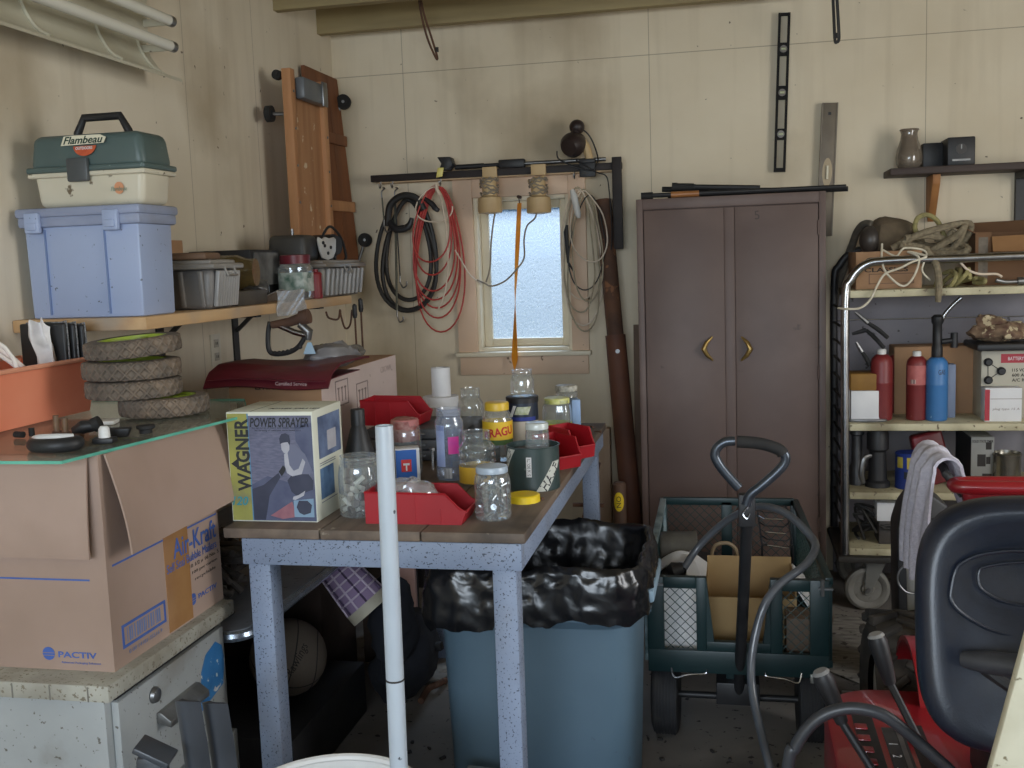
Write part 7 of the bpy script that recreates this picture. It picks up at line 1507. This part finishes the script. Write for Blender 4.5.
b = MB(); b.lathe([(0,0),(r,0),(r*1.03,.004),(r,.008),(r,h*.94),(r*1.03,h*.97),(r*.97,h),(r*.6,h*.99),(0,h*.99)], c, 36); part(t2, 'tin', b, pm('tin_blue', S(40,62,140), S(32,50,116), scale=6, rough=.4))
part(t2, 'yellow_panel', wrap(c, r*1.01, FA+.35, 1.3, h*.58, h*.9), pm('tin_yellow', S(196,180,80), S(176,156,60), scale=40, rough=.5)); part(t2, 'white_panel', wrap(c, r*1.01, FA+.5, .7, h*.06, h*.26), pm('barcode_print', S(226,226,228))); part(t2, 'dark_panel', wrap(c, r*1.01, FA+.2, 1.4, h*.3, h*.5), M_bk)
part(t2, 'yellow_badge', wrap(c, r*1.011, FA-.85, .5, h*.6, h*.9), pm('tin_yellow', S(196,180,80)))
c = R_(932,4.58,Z); h = zt(930,432,4.58)-Z; b = MB(); b.box(c+V((0,0,h/2)),(.13,.05,h),(0,-.25,0),.012,3); b.jig(.012,16,4); solo('blister_pack', 'dark red and black crumpled blister pack behind the towel', 'package', b, pm('red_black_pack', S(58,40,42), S(130,40,46), scale=10, rough=.3))
y = 4.50; x0, x1 = PY(971,460,y).x, PY(994,460,y).x; z1 = zt(980,437,y)
t2 = thing('grey_printed_box', 'tall grey box with printed device outline on the third shelf', 'box', ((x0+x1)/2,4.6,Z))
b = MB(); b.bb((x0,y,Z),(x1,4.80,z1),.002); cb = part(t2, 'carton', b, pm('grey_print_card', S(146,146,142), S(132,132,128), scale=6, rough=.6))
b = MB(); b.bb((x0-.001,y+.004,Z+.003),(x0,4.795,z1-.003)); part(cb, 'dark_side', b, M_bk)
b = MB(); b.text('SOLID STATE TIMER', FM(((x0+x1)/2,y-.0006,z1-.018),(1,0,0),(0,0,1)), w=.08, h=.011, bold=.02); part(cb, 'lettering', b, M_ink)
b = MB(); xm = (x0+x1)/2; 
for lo_, hi_ in (((xm-.02,.09),(xm+.012,.14)),((xm+.014,.10),(xm+.03,.13)),((xm+.0,.03),(xm+.036,.06)),((xm+.012,.16),(xm+.034,.19))):
    b = MB(); b.bb((lo_[0],y-.0008,Z+lo_[1]),(hi_[0],y,Z+hi_[1])); part(cb, 'device_print', b, M_ink)
c = R_(1008,4.50,Z); r = 12.5*4.5/FPX; h = zt(1008,452,4.5)-Z
b = MB(); b.lathe([(0,0),(r,0),(r,h*.9),(r*1.04,h*.93),(r*1.04,h*.97),(r*.96,h),(r*.94,h*.93),(r*.9,h*.93),(0,h*.93)], c, 36); solo('steel_tin', 'shiny unlabelled steel tin at the far end of the third shelf', 'tin', b, pm('shiny_tin', S(170,166,156), S(140,136,126), scale=12, rough=.25, metal=.9))
# ---- bottom shelf
Z = SH[3]
b = MB(); b.bb((PY(877,510,4.46).x,4.46,Z+.10),(PY(897,510,4.46).x,4.58,zt(885,503,4.46)),.002); 
y = 4.46; b2 = MB(); b2.bb((PY(879,520,y).x,y+.005,Z),(PY(903,520,y).x,y+.14,Z+.0995),.004); solo('dark_jar_box', 'dark box under the little white carton on the bottom shelf', 'box', b2, pm('dark_box_paint', S(58,54,52)))
solo('small_white_carton', 'little white carton on the bottom shelf of the rack', 'carton', b, M_paper)
q = random.Random(9); b = MB()
for k in range(6): b.tube([V((.53+.03*k+q.uniform(-.03,.03), 4.46+.10*q.random(), Z+.015+.02*k))]+[V((.50+.22*q.random(), 4.45+.2*q.random(), Z+.012+.15*q.random())) for i in range(5)],.006,7,k=5)
for v in b.bm.verts: v.co.z = max(v.co.z, Z+.001); v.co.x = max(v.co.x, RX0+.03); 
solo('tangled_cable', 'tangle of black cable on the bottom shelf of the rack', 'cable', b, M_cabk)
# ================================================================== front right: riding mower, towel, tub
M_mred = pm('mower_red_paint', S(146,26,36), S(130,22,31), scale=3, rough=.3, coat=.4, spot=S(120,60,56), sscale=40, sth=.74)
t_ = thing('riding_mower', 'red riding mower with black moulded seat and two black levers', 'riding mower', (.55,2.2,0))
ZD = .455
pl = [(.235,1.55)]
def arc(cx_, cy_, r, a0, a1, n=10): return [(cx_+r*math.cos(a0+(a1-a0)*i/n), cy_+r*math.sin(a0+(a1-a0)*i/n)) for i in range(n+1)]
pl = [(.205,1.50),(1.10,1.50),(1.10,2.52)]+arc(.345,2.38,.14,PI/2,PI,12)
b = MB(); b.prism(pl, Matrix.Translation((0,0,ZD-.22)), .22, .035); dk = part(t_, 'fender_deck', b, M_mred)
# slot plates
b = MB(); b.bb((.262,1.60,ZD),(.305,2.36,ZD+.003)); part(dk, 'lever_slot', b, M_black)
for k in range(7):
    y = 1.95+.055*k; b = MB(); b.bb((.262,y,ZD+.003),(.288,y+.026,ZD+.007),.002); part(dk, 'notch_tooth', b, M_mred)
b = MB(); b.bb((.318,1.60,ZD),(.362,2.30,ZD+.0025)); sp_ = part(dk, 'scale_plate', b, pm('dark_scale_plate', S(52,52,54), rough=.4))
b = MB(); b.bb((.346,1.62,ZD+.0025),(.356,2.28,ZD+.0035)); part(sp_, 'silver_strip', b, M_steel)
for k in range(6):
    b = MB(); b.text('123456'[k], FM((.332,2.22-.055*k,ZD+.0027),(0,-1,0),(1,0,0)), h=.018); part(sp_, 'number', b, M_paper)
b = MB(); b.bb((.372,1.60,ZD),(.405,2.32,ZD+.002)); part(dk, 'lever_slot', b, M_black)
def lever(kn, base, y0, y1, nm='lever'):
    p0, p1 = PY(*kn[0],y0), PY(*kn[1],y0); b = MB(); b.tube([p0,p0.lerp(p1,.12),p0.lerp(p1,.7),p1],[.017,.021,.017,.013],16); lv = part(t_, nm, b, M_black)
    b = MB(); d = (p0-p1).normalized(); b.tube([p0,p0+d*.006],[.019,.014],16); part(lv, 'cap', b, pm('grey_lever_cap', S(140,140,138), S(110,110,110), rough=.4))
    b = MB(); b.tube([p1,base],.0085,10); part(lv, 'rod', b, M_black); return lv
lever(((821,673),(842,722)), V((.275,2.10,ZD)), 2.12, 2.1)
lever(((876,636),(890,683)), V((.388,2.26,ZD)), 2.32, 2.3)
# seat: back shell with rolled rim and embossed panels
M_seat = pm('black_blue_vinyl', S(26,34,49), S(22,29,43), scale=60, rough=.36, bump=.10, bscale=260, spec=.6)
sc_, hw, hh = V((.545,1.80,.868)), .237, .208
def outline(a, p=4.2): ca, sa = math.cos(a), math.sin(a); k = (abs(ca)**p+abs(sa)**p)**(-1/p); return k*ca, k*sa
def sf(s_, a, dy):                                # s_ 0 centre .. 1 rim
    x, z = outline(a); x *= 1-.10*max(0,-z)*0
    lean = .10*z*hh*2
    return sc_+V((x*hw*s_*(1-.05*max(0,z)**2), dy+lean, z*hh*s_))
prof = [(0,.004),(.2,.003),(.4,.002),(.6,.0),(.74,-.004),(.82,-.010),(.90,-.014),(.95,-.010),(.985,.002),(1.0,.020),(1.0,.036),(.97,.052),(.9,.06),(.6,.066),(0,.07)]
n = 96; b = MB(); rings = []
for s_, dy in prof:
    if s_ == 0: rings.append([b.bm.verts.new(sf(0,0,dy))])
    else: rings.append([b.bm.verts.new(sf(s_, 2*PI*j/n, dy)) for j in range(n)])
for A_, B_ in zip(rings, rings[1:]):
    for j in range(n):
        j2 = (j+1) % n
        if len(A_) == 1: b._f((A_[0],B_[j2],B_[j]))
        elif len(B_) == 1: b._f((A_[j],A_[j2],B_[0]))
        else: b._f((A_[j],A_[j2],B_[j2],B_[j]))
seat = part(t_, 'seat_back', b, M_seat, smooth=1.0)
SP = lambda px, py, dy=0: PY(px,py,1.79+dy)
def SW(px, py, *_):                                # a point of the seat's front face
    y = 1.80
    for _i in range(4):
        p = PY(px,py,y); x_, z_ = (p.x-sc_.x)/hw, (p.z-sc_.z)/hh
        s_ = min(1,(abs(x_)**4.2+abs(z_)**4.2)**(1/4.2)); dy = .004
        for (s0,d0),(s1,d1) in zip(prof,prof[1:]):
            if s0 <= s_ <= s1: dy = d0+(d1-d0)*(s_-s0)/max(s1-s0,1e-6); break
        y = sc_.y+dy+.10*z_*hh*2
    return p
b = MB(); b.tube([SW(1040,552),SW(1010,551),SW(980,555),SW(962,563),SW(955,572),SW(951,590),SW(951,600),SW(958,610),SW(975,622),SW(1000,633),SW(1040,640)],.0035,8,k=6); part(seat, 'outer_welt', b, M_seat)
b = MB(); b.tube([SW(1040,562),SW(1010,563),SW(985,567),SW(979,572),SW(979,584),SW(985,592),SW(1005,602),SW(1040,608)],.0028,8,k=6); part(seat, 'inner_welt', b, M_seat)
b = MB(); b.tube([SW(1040,652),SW(990,650),SW(960,652),SW(954,662),SW(957,680),SW(966,694),SW(990,703),SW(1010,700),SW(1040,690)],.0028,8,k=6); part(seat, 'lower_recess_welt', b, M_seat)
b = MB(); b.tube([SP(963,659,-.03),SP(985,662,-.05),SP(1010,665,-.07),SP(1045,668,-.10)],[.013,.0185,.019,.019],16,k=4); arm = part(t_, 'armrest', b, pm('armrest_foam', S(62,64,70), S(50,52,58), scale=20, rough=.5))
b = MB(); b.tube([SP(985,668,-.04),SP(1003,682,-.05),SP(1030,700,-.06)],[.012,.010,.010],10); part(arm, 'strut', b, M_black)
b = MB(); b.box((.57,2.03,.665),(.32,.36,.10),None,.04,4); part(t_, 'seat_cushion', b, M_seat)
b = MB(); b.bb((.47,1.90,ZD),(.68,2.16,.614),.006); part(t_, 'seat_base', b, M_black)
# rear wheel with lugs and its red arch
M_lug = pm('tractor_tyre', S(44,42,40), S(58,55,52), scale=12, rough=.85, dust=S(78,72,66), dsc=6)
def tractor_wheel(c, r, w_):
    b = MB(); b.lathe([(r*.5,-w_/2*.8),(r*.8,-w_/2),(r*.93,-w_/2*.8),(r*.96,0),(r*.93,w_/2*.8),(r*.8,w_/2),(r*.5,w_/2*.8)], c, 48, (0,PI/2,0)); wv_ = part(t_, 'rear_wheel', b, M_lug)
    b = MB(); b.lathe([(0,-w_*.3),(r*.5,-w_*.3),(r*.5,w_*.3),(0,w_*.3)], c, 30, (0,PI/2,0)); part(wv_, 'rim', b, pm('cream_rim', S(200,196,186), rough=.4))
    for k in range(18):
        a = 2*PI*k/18
        for s_ in (-1,1):
            aa = a+(.17 if s_ > 0 else 0); P = lambda x, a_: V(c)+V((x*w_/2*.95, r*.965*math.sin(a_), r*.965*math.cos(a_)))
            b = MB(); q0, q1 = P(.0,aa+.12), P(s_,aa-.10); up = (q0+q1)/2-V(c); up.x = 0; b.beam(q0,q1,.022,.026,up,.004); part(wv_, 'lug', b, M_lug)
tractor_wheel(V((.445,2.93,.252)), .245, .15)
b = MB(); cA = V((0,2.60,.33)); rA = .205
b.grid(lambda u, v: V((.42+.22*v, cA.y-rA*math.cos(u*PI), cA.z+rA*math.sin(u*PI))), 30, 4, .012); part(t_, 'wheel_arch', b, M_mred)
b = MB(); b.bb((.47,2.44,.10),(.62,2.74,.42),.01); part(t_, 'engine_block', b, M_black)
tractor = t_
b = MB(); b.cyl((.30,2.93,.252),(.368,2.93,.252),.02,n=14); part(t_, 'axle', b, M_steel)
for x in (.98,):
    b = MB(); b.lathe([(0,-.05),(.10,-.05),(.14,-.07),(.19,-.05),(.2,0),(.19,.05),(.14,.07),(.10,.05),(0,.05)], (x,1.72,.2), 36, (0,PI/2,0)); part(t_, 'front_wheel', b, M_lug)
b = MB(); b.lathe([(0,-.05),(.10,-.05),(.14,-.07),(.17,-.05),(.18,0),(.17,.05),(.14,.07),(.10,.05),(0,.05)], (.36,1.72,.181), 36, (0,PI/2,0)); part(t_, 'front_wheel', b, M_lug)
# thick black hose arching over the fender
hp = [(788,768),(795,748),(806,730),(822,716),(842,709),(862,709),(885,716),(910,735),(935,757),(955,776)]
P_ = [PY(a_,q_,1.93) for a_, q_ in hp]; P_ = [V((P_[0].x-.05,1.96,.014)),V((P_[0].x-.03,1.95,.20))]+P_+[V((P_[-1].x+.07,1.9,ZD+.012)),V((P_[-1].x+.2,1.86,ZD+.012))]
b = MB(); b.tube(P_,.0115,14,k=6); solo('black_hose', 'thick black hose arching over the red mower fender', 'hose', b, pm('black_hose_rubber', S(58,60,64), S(48,50,54), scale=14, rough=.4))
# engine odds at the bottom edge
c = PY(806,760,2.02); b = MB(); b.bb((c.x-.05,2.0,0),(c.x+.035,2.14,.40),.01); 
for k in range(5): b.bb((c.x-.055,1.995,.30+.02*k),(c.x+.04,2.145,.306+.02*k))
solo('finned_motor', 'dark finned motor block on the floor beside the mower fender', 'motor', b, pm('dark_finned_metal', S(50,50,56), S(80,80,92), scale=20, rough=.4, metal=.4))
# cream board leaning at the picture's lower corner
p1, p0 = PY(1030,622,1.42), PY(985,790,1.42); d = (p1-p0).normalized(); bot = p0-d*((p0.z-.02)/d.z)
b = MB(); b.beam(bot+V((.06,0,.02)), p1+d*.12+V((.06,0,0)), .12, .02, (0,1,0), .003); solo('cream_board', 'weathered cream board leaning beside the black mower seat', 'board', b, pm('weathered_cream', S(206,200,176), S(180,172,146), scale=8, rough=.7, spot=S(120,108,80), sscale=40, sth=.66))
# ---- red tub with rolled rim, and the towel
yT = 2.75; zr = PY(990,488,yT).z; xr = PY(955,487,yT).x
t_ = thing('red_sled', 'red plastic sled with thick rolled rim standing on end behind the black seat', 'sled', (xr+.3,yT+.2,0))
tc_ = V((xr+.34,yT+.03,0)); b = sqr([(.62,.0),(.64,.012),(.90,zr-.09),(.93,zr-.03),(.97,zr),(.93,zr+.0),(.88,zr-.09),(.60,.02)], tc_, .34, .03, 72, 5); part(t_, 'body', b, M_mred)
b = MB(); b.tube([tc_+V((.34*.985*outline(2*PI*i/64,5)[0], .030*.985*outline(2*PI*i/64,5)[1], zr)) for i in range(64)],.018,12,closed=True); part(t_, 'rolled_rim', b, M_mred)
zp = PY(938,460,yT+.12).z-.014; xp = PY(941,470,yT+.12).x
b = MB(); b.tube([V((xr+.03,yT+.05,zr-.03)),V((xr+.0,yT+.05,zr+.01)),V((xp,yT+.06,zp-.01)),V((xp,yT+.08,zp)),V((xp,yT+.27,zp))],.011,10); part(t_, 'handle', b, M_black)
def tow(u, v):
    # u along the drape (left foot .. over the handle .. right foot), v along the handle
    fold = .012*math.sin(v*17+u*3)+.006*math.sin(v*37+u*8)
    rT = .04
    if u < .58: s_ = u/.58; x = xp-rT-.02*(1-s_)-.008*math.sin(s_*3); z = (zp-.31)+(.31-.008)*s_
    elif u < .72: a = PI-(u-.58)/.14*PI; x = xp+rT*math.cos(a); z = zp-.008+(rT+.004)*math.sin(a)
    else: s_ = (u-.72)/.28; x = xp+rT+.06*s_; z = zp-.008-.16*s_
    return V((x+fold*(1 if u < .6 else .5), yT+.05+.25*v+.01*math.sin(u*9), z+.004*math.sin(v*13)))
b = MB(); b.grid(tow, 60, 40, .008); solo('grey_towel', 'pale grey terry towel hanging over the red sled handle', 'towel', b, pm('terry_towel', S(206,204,216), S(186,184,198), scale=90, rough=.95, bump=.8, bscale=260), smooth=1.5)
# dark moulded case and white pail below the rack
y = 3.62; x0, x1 = PY(897,530,y).x, PY(948,530,y).x; z1 = PY(912,500,y).z
t_ = thing('dark_moulded_case', 'dark grey moulded tool case standing before the rack', 'case', ((x0+x1)/2,y+.08,0))
b = MB(); b.prism([(x0+.01,.0),(x1,.0),(x1,z1-.02),(x0+.10,z1+.025),(x0+.06,z1+.025),(x0+.02,z1-.03),(x0,z1-.10)], Matrix(((1,0,0,0),(0,0,-1,y+.16),(0,1,0,0),(0,0,0,1))), .16, .012); cs = part(t_, 'case', b, pm('dark_case_plastic', S(50,51,54), S(40,41,44), scale=10, rough=.5))
b = MB(); b.bb((x0+.03,y-.012,z1-.20),(x1-.02,y,z1-.06),.006); part(cs, 'front_panel', b, M_black)
b = MB(); b.box((x0+.10,y-.018,z1-.22),(.05,.02,.03),None,.004); part(cs, 'latch', b, M_steel)
c = V((PY(944,585,3.28).x,3.34,0)); zt2 = PY(930,556,3.28).z; r = .10
t_ = thing('white_pail', 'white pail with hanging wire handle beside the dark case', 'pail', c)
b = MB(); b.lathe([(0,.004),(r*.8,0),(r*.82,.01),(r,zt2-.01),(r*1.03,zt2),(r*.97,zt2),(r*.8,.02),(0,.018)], c, 40); part(t_, 'body', b, M_white)
b = MB(); q0, q1 = c+V((-.01,-r,zt2-.03)), c+V((-.01,r,zt2-.03)); b.tube([c+V((-r*.9,-r*.4,zt2-.02)),PY(912,560,3.26),PY(900,570,3.26),PY(898,582,3.26),PY(906,592,3.26),PY(920,595,3.27),c+V((-r*.8,-r*.55,zt2-.14))],.0035,8,k=6); part(t_, 'wire_handle', b, M_steel)
# flattened cardboard on the floor before the rack
b = MB(); b.prism([(.33,3.75),(.60,3.45),(.78,3.62),(.80,4.25),(.42,4.36),(.36,4.05)], Matrix.Translation((0,0,.0005)), .006); solo('flattened_card', 'flattened grey cardboard lying on the floor before the rack caster', 'cardboard', b, pm('grey_floor_card', S(142,138,132), S(100,97,92), scale=12, rough=.9, stretch=(1,4,1), spot=S(70,66,62), sscale=30, sth=.6))
# ================================================================== under and behind the bench
b = MB(); b.bb((-1.72,2.62,0),(-1.22,3.22,.178),.008); tk = solo('footlocker', 'low black footlocker on the floor under the grey table', 'footlocker', b, M_black)
c = V((PY(288,653,2.93).x,2.93,.178+.1195))
t_ = thing('basketball', 'dusty grey brown basketball resting on the black footlocker', 'basketball', (c.x,c.y,.178))
b = MB(); b.ell(c,(.1195,.1195,.1195),n=48,m=30); bl_ = part(t_, 'ball', b, pm('dusty_ball_rubber', S(118,106,94), S(102,92,82), scale=6, rough=.8, bump=.3, bscale=160))
M_seam = pm('ball_seam', S(48,44,42), rough=.8)
Rb = Euler((.5,.3,.5)).to_matrix()
for f in (lambda a: V((0,math.cos(a),math.sin(a))), lambda a: V((math.cos(a),math.sin(a),0)), lambda a: V((.62+.1*math.cos(2*a),math.cos(a)*.78,math.sin(a)*.78)).normalized(), lambda a: V((-.62-.1*math.cos(2*a),math.cos(a)*.78,math.sin(a)*.78)).normalized()):
    b = MB(); b.tube([c+Rb @ f(2*PI*i/48)*.1188 for i in range(48)],.0022,6,closed=True); part(bl_, 'seam', b, M_seam)
# the maker's script on the ball
b = MB(); k = MB(); k.text('Rawlings', Matrix.Rotation(.9,4,'Z'), w=.11, h=.036, shear=.2)
d0 = (V((0,0,1.5))-c).normalized(); d0 = V((d0.x-.05,d0.y,.25)).normalized(); d0 = V((d0.x+.38,d0.y,.30)).normalized(); e1 = V((0,0,1)).cross(d0).normalized(); e2 = d0.cross(e1)
for v in k.bm.verts: v.co = c+(d0+e1*(v.co.x/.1195)+e2*(v.co.y/.1195)).normalized()*(.1199+v.co.z)
part(bl_, 'lettering', k, M_seam)
for (x0,x1,y0,y1,h_,lab) in ((-1.80,-1.40,3.30,3.62,.50,'tall filler box added to darken the gap under the grey table'),(-1.38,-1.27,3.64,3.80,.40,'narrow filler box added to darken the gap under the grey table')):  # made-up dark boxes, added so the space under the table goes black
    t2 = thing('dark_filler_box', lab, 'box', ((x0+x1)/2,(y0+y1)/2,0)); b = MB(); b.bb((x0,y0,0),(x1,y1,h_-.03),.004); part(t2, 'body', b, pm('dark_filler_card', S(66,52,44), S(52,42,36), scale=6, rough=.9)); b = MB(); b.bb((x0-.004,y0-.004,h_-.029),(x1+.004,y1+.004,h_),.004); part(t2, 'lid', b, pm('dark_filler_card', S(66,52,44)))
# tangled dark leads on the low table beneath the bench edge
q = random.Random(21); b = MB()
for k in range(7): b.tube([V((-1.27-.22*q.random(), 2.50+.3*q.random(), TZ+.012+.15*q.random())) for i in range(6)],.010,8,k=6)
for v in b.bm.verts: v.co.z = max(v.co.z, TZ+.001); v.co.x = min(v.co.x, -1.2)
solo('tangled_leads', 'tangle of dark leads on the low grey table', 'leads', b, pm('dusty_leads', S(84,78,74), S(58,54,52), scale=16, rough=.8))
c = PZ(213,620,TZ); b = MB(); b.ell((c.x,c.y+.02,TZ+.012),(.05,.035,.012),n=22,m=10); solo('black_pad', 'small black pad at the corner of the low grey table', 'pad', b, M_black)
# dark coat heaped below the plaid shade
b = MB(); b.ell((-1.14,3.42,.12),(.11,.18,.17),n=48,m=26); b.ell((-1.13,3.29,.28),(.065,.10,.17),n=30,m=18); b.jig(.04,7,3); b.jig(.015,26,4)
for v in b.bm.verts: v.co.z = max(v.co.z,.002)
solo('dark_coat', 'dark navy coat heaped on the floor under the bench', 'coat', b, pm('navy_cloth', S(34,36,44), S(26,28,34), scale=14, rough=.95))
p0, p1 = PY(336,568,3.12), PY(362,598,3.12); 
t_ = thing('plaid_lampshade', 'tilted purple plaid shade with a cream ring resting on the dark coat', 'lampshade', p1)
ax = (p1-p0).normalized(); q_ = V((0,0,1)).rotation_difference(ax).to_matrix(); L_ = (p1-p0).length+.02
# plaid cloth
m = pm('plaid_cloth', S(150,128,158), rough=.85); nt = m.node_tree; N = nt.nodes; L = nt.links
b = MB(); 
def pl_(u, v): a = 2*PI*u; r = .058+.014*v; return p0+ax*(L_*v)+q_ @ V((r*math.cos(a), r*math.sin(a), 0))
b.grid(pl_, 48, 8, .003); sh_ = part(t_, 'shade', b, m)
for k in range(12):
    a = k/12; b = MB(); b.tube([pl_(a,v/8)+q_ @ V((math.cos(2*PI*a),math.sin(2*PI*a),0))*.0015 for v in range(9)],.0035,6); part(sh_, 'plaid_stripe', b, pm('plaid_pale', S(206,190,206)) if k % 2 else pm('plaid_dark', S(72,54,84)))
for v in (.15,.35,.55,.75):
    b = MB(); b.tube([pl_(u/40,v)+q_ @ V((math.cos(2*PI*u/40),math.sin(2*PI*u/40),0))*.0015 for u in range(40)],.0035,6,closed=True); part(sh_, 'plaid_stripe', b, pm('plaid_pale', S(206,190,206)))
b = MB(); b.grid(lambda u, v: pl_(u,.98)+ax*(.035*v)+q_ @ V((math.cos(2*PI*u),math.sin(2*PI*u),0))*.005, 48, 3, .006); part(t_, 'cream_ring', b, pm('cream_ring', S(196,188,166), S(176,168,148), scale=12, rough=.6))
# things behind the bench, low
b = MB(); x0 = PY(362,580,3.9).x; b.bb((x0,3.95,0),(x0+.14,3.97,.74)); solo('brown_board', 'brown board standing behind the plaid shade under the bench', 'board', b, M_brown)
x0, x1 = PY(398,620,4.55).x, PY(445,620,4.55).x
t_ = thing('ribbed_crate', 'dark ribbed crate with two pale rims behind the bench', 'crate', ((x0+x1)/2,4.65,0))
b = MB(); b.bb((x0-.1,4.55,0),(x1+.25,4.85,.50),.006); cr_ = part(t_, 'body', b, pm('dark_crate_plastic', S(62,56,54), S(50,46,44), scale=8, rough=.6))
for k in range(14): b = MB(); x = x0-.08+.04*k; b.bb((x,4.54,.02),(x+.012,4.55,.48)); part(cr_, 'rib', b, M_black)
for z in (zt(420,597,4.54), zt(420,620,4.54)): b = MB(); b.bb((x0-.1,4.53,z-.006),(x1+.25,4.5395,z+.006),.002); part(t_, 'pale_rim', b, M_steel)
c = PY(405,628,3.75); b = MB(); b.box((c.x,3.75,.18),(.10,.08,.36),(0,0,.2),.004); solo('pinkish_box', 'narrow pinkish box standing behind the white pipe', 'box', b, pm('pinkish_card', S(196,160,150), S(180,144,134), scale=8, rough=.8))
b = MB(); p0, p1 = PY(394,625,3.55), PY(445,672,3.45); b.beam(p0,p1,.02,.02,(0,0,1)); 
p0z = V((p0.x,3.6,.30)); b = MB(); b.beam(PZ(398,668,.03), PZ(446,678,.014)+V((0,0,.0)), .07, .014, (0,0,1), .002); solo('grey_plank', 'short grey plank with pale label on the floor behind the pipe', 'plank', b, wood('grey_plank_wood', S(150,146,136), S(120,116,108), 0))
c = PZ(437,667,.03); b = MB(); b.box((c.x,c.y,.012),(.10,.09,.024),.5,.002); b.box((c.x,c.y,.0245),(.07,.05,.001),.5); solo('pale_label_box', 'small flat box with pale top on the floor behind the pipe', 'box', b, pm('pale_box_card', S(190,184,170), S(120,112,104), scale=16, rough=.7))
b = MB(); b.beam(PZ(398,652,.10), PZ(442,646,.14), .03, .03, (0,0,1), .004); p = PZ(398,652,.10); b.beam((p.x-.1,p.y+.02,.02),(p.x,p.y,.10),.03,.03); solo('black_bar', 'black square bar propped low behind the white pipe', 'bar', b, M_black)
b = MB(); p = PZ(425,696,.012); b.tube([PZ(421,701,.012),PZ(428,689,.012),PZ(438,684,.03),PZ(446,680,.012)],.012,8,k=5); solo('bent_root', 'bent brown hose scrap on the floor beside the bin', 'hose', b, M_rust)
q = random.Random(31)
for k in range(26):
    px, py = q.uniform(385,445), q.uniform(672,760); 
    if k > 14: px, py = q.uniform(640,820), q.uniform(735,766)
    c = PZ(px,py,.003); b = MB(); b.box((c.x,c.y,.004),(q.uniform(.008,.02),q.uniform(.005,.012),.007),q.uniform(0,3),.001); b.jig(.002,80,k); solo('floor_scrap', 'small dark scrap lying on the concrete floor', 'scrap', b, M_ink, 'scraps on the floor')
# dark folded trestle behind the far bench leg
t_ = thing('folded_trestle', 'dark folded steel trestle seen behind the far bench leg', 'trestle', PY(588,520,4.2))
for (a_, c_) in (((598,462),(580,540)),((586,470),(601,545))):
    p0, p1 = PY(*a_,4.25), PY(*c_,4.2); d = (p1-p0).normalized(); p1 = p0+d*((p0.z-.003)/-d.z); b = MB(); b.beam(p0,p1,.025,.02,(0,1,0)); part(t_, 'strut', b, M_rust)
b = MB(); p = PY(592,505,4.24); b.beam(p+V((-.08,0,0)),p+V((.05,0,0)),.015,.015); part(t_, 'brace', b, M_rust)
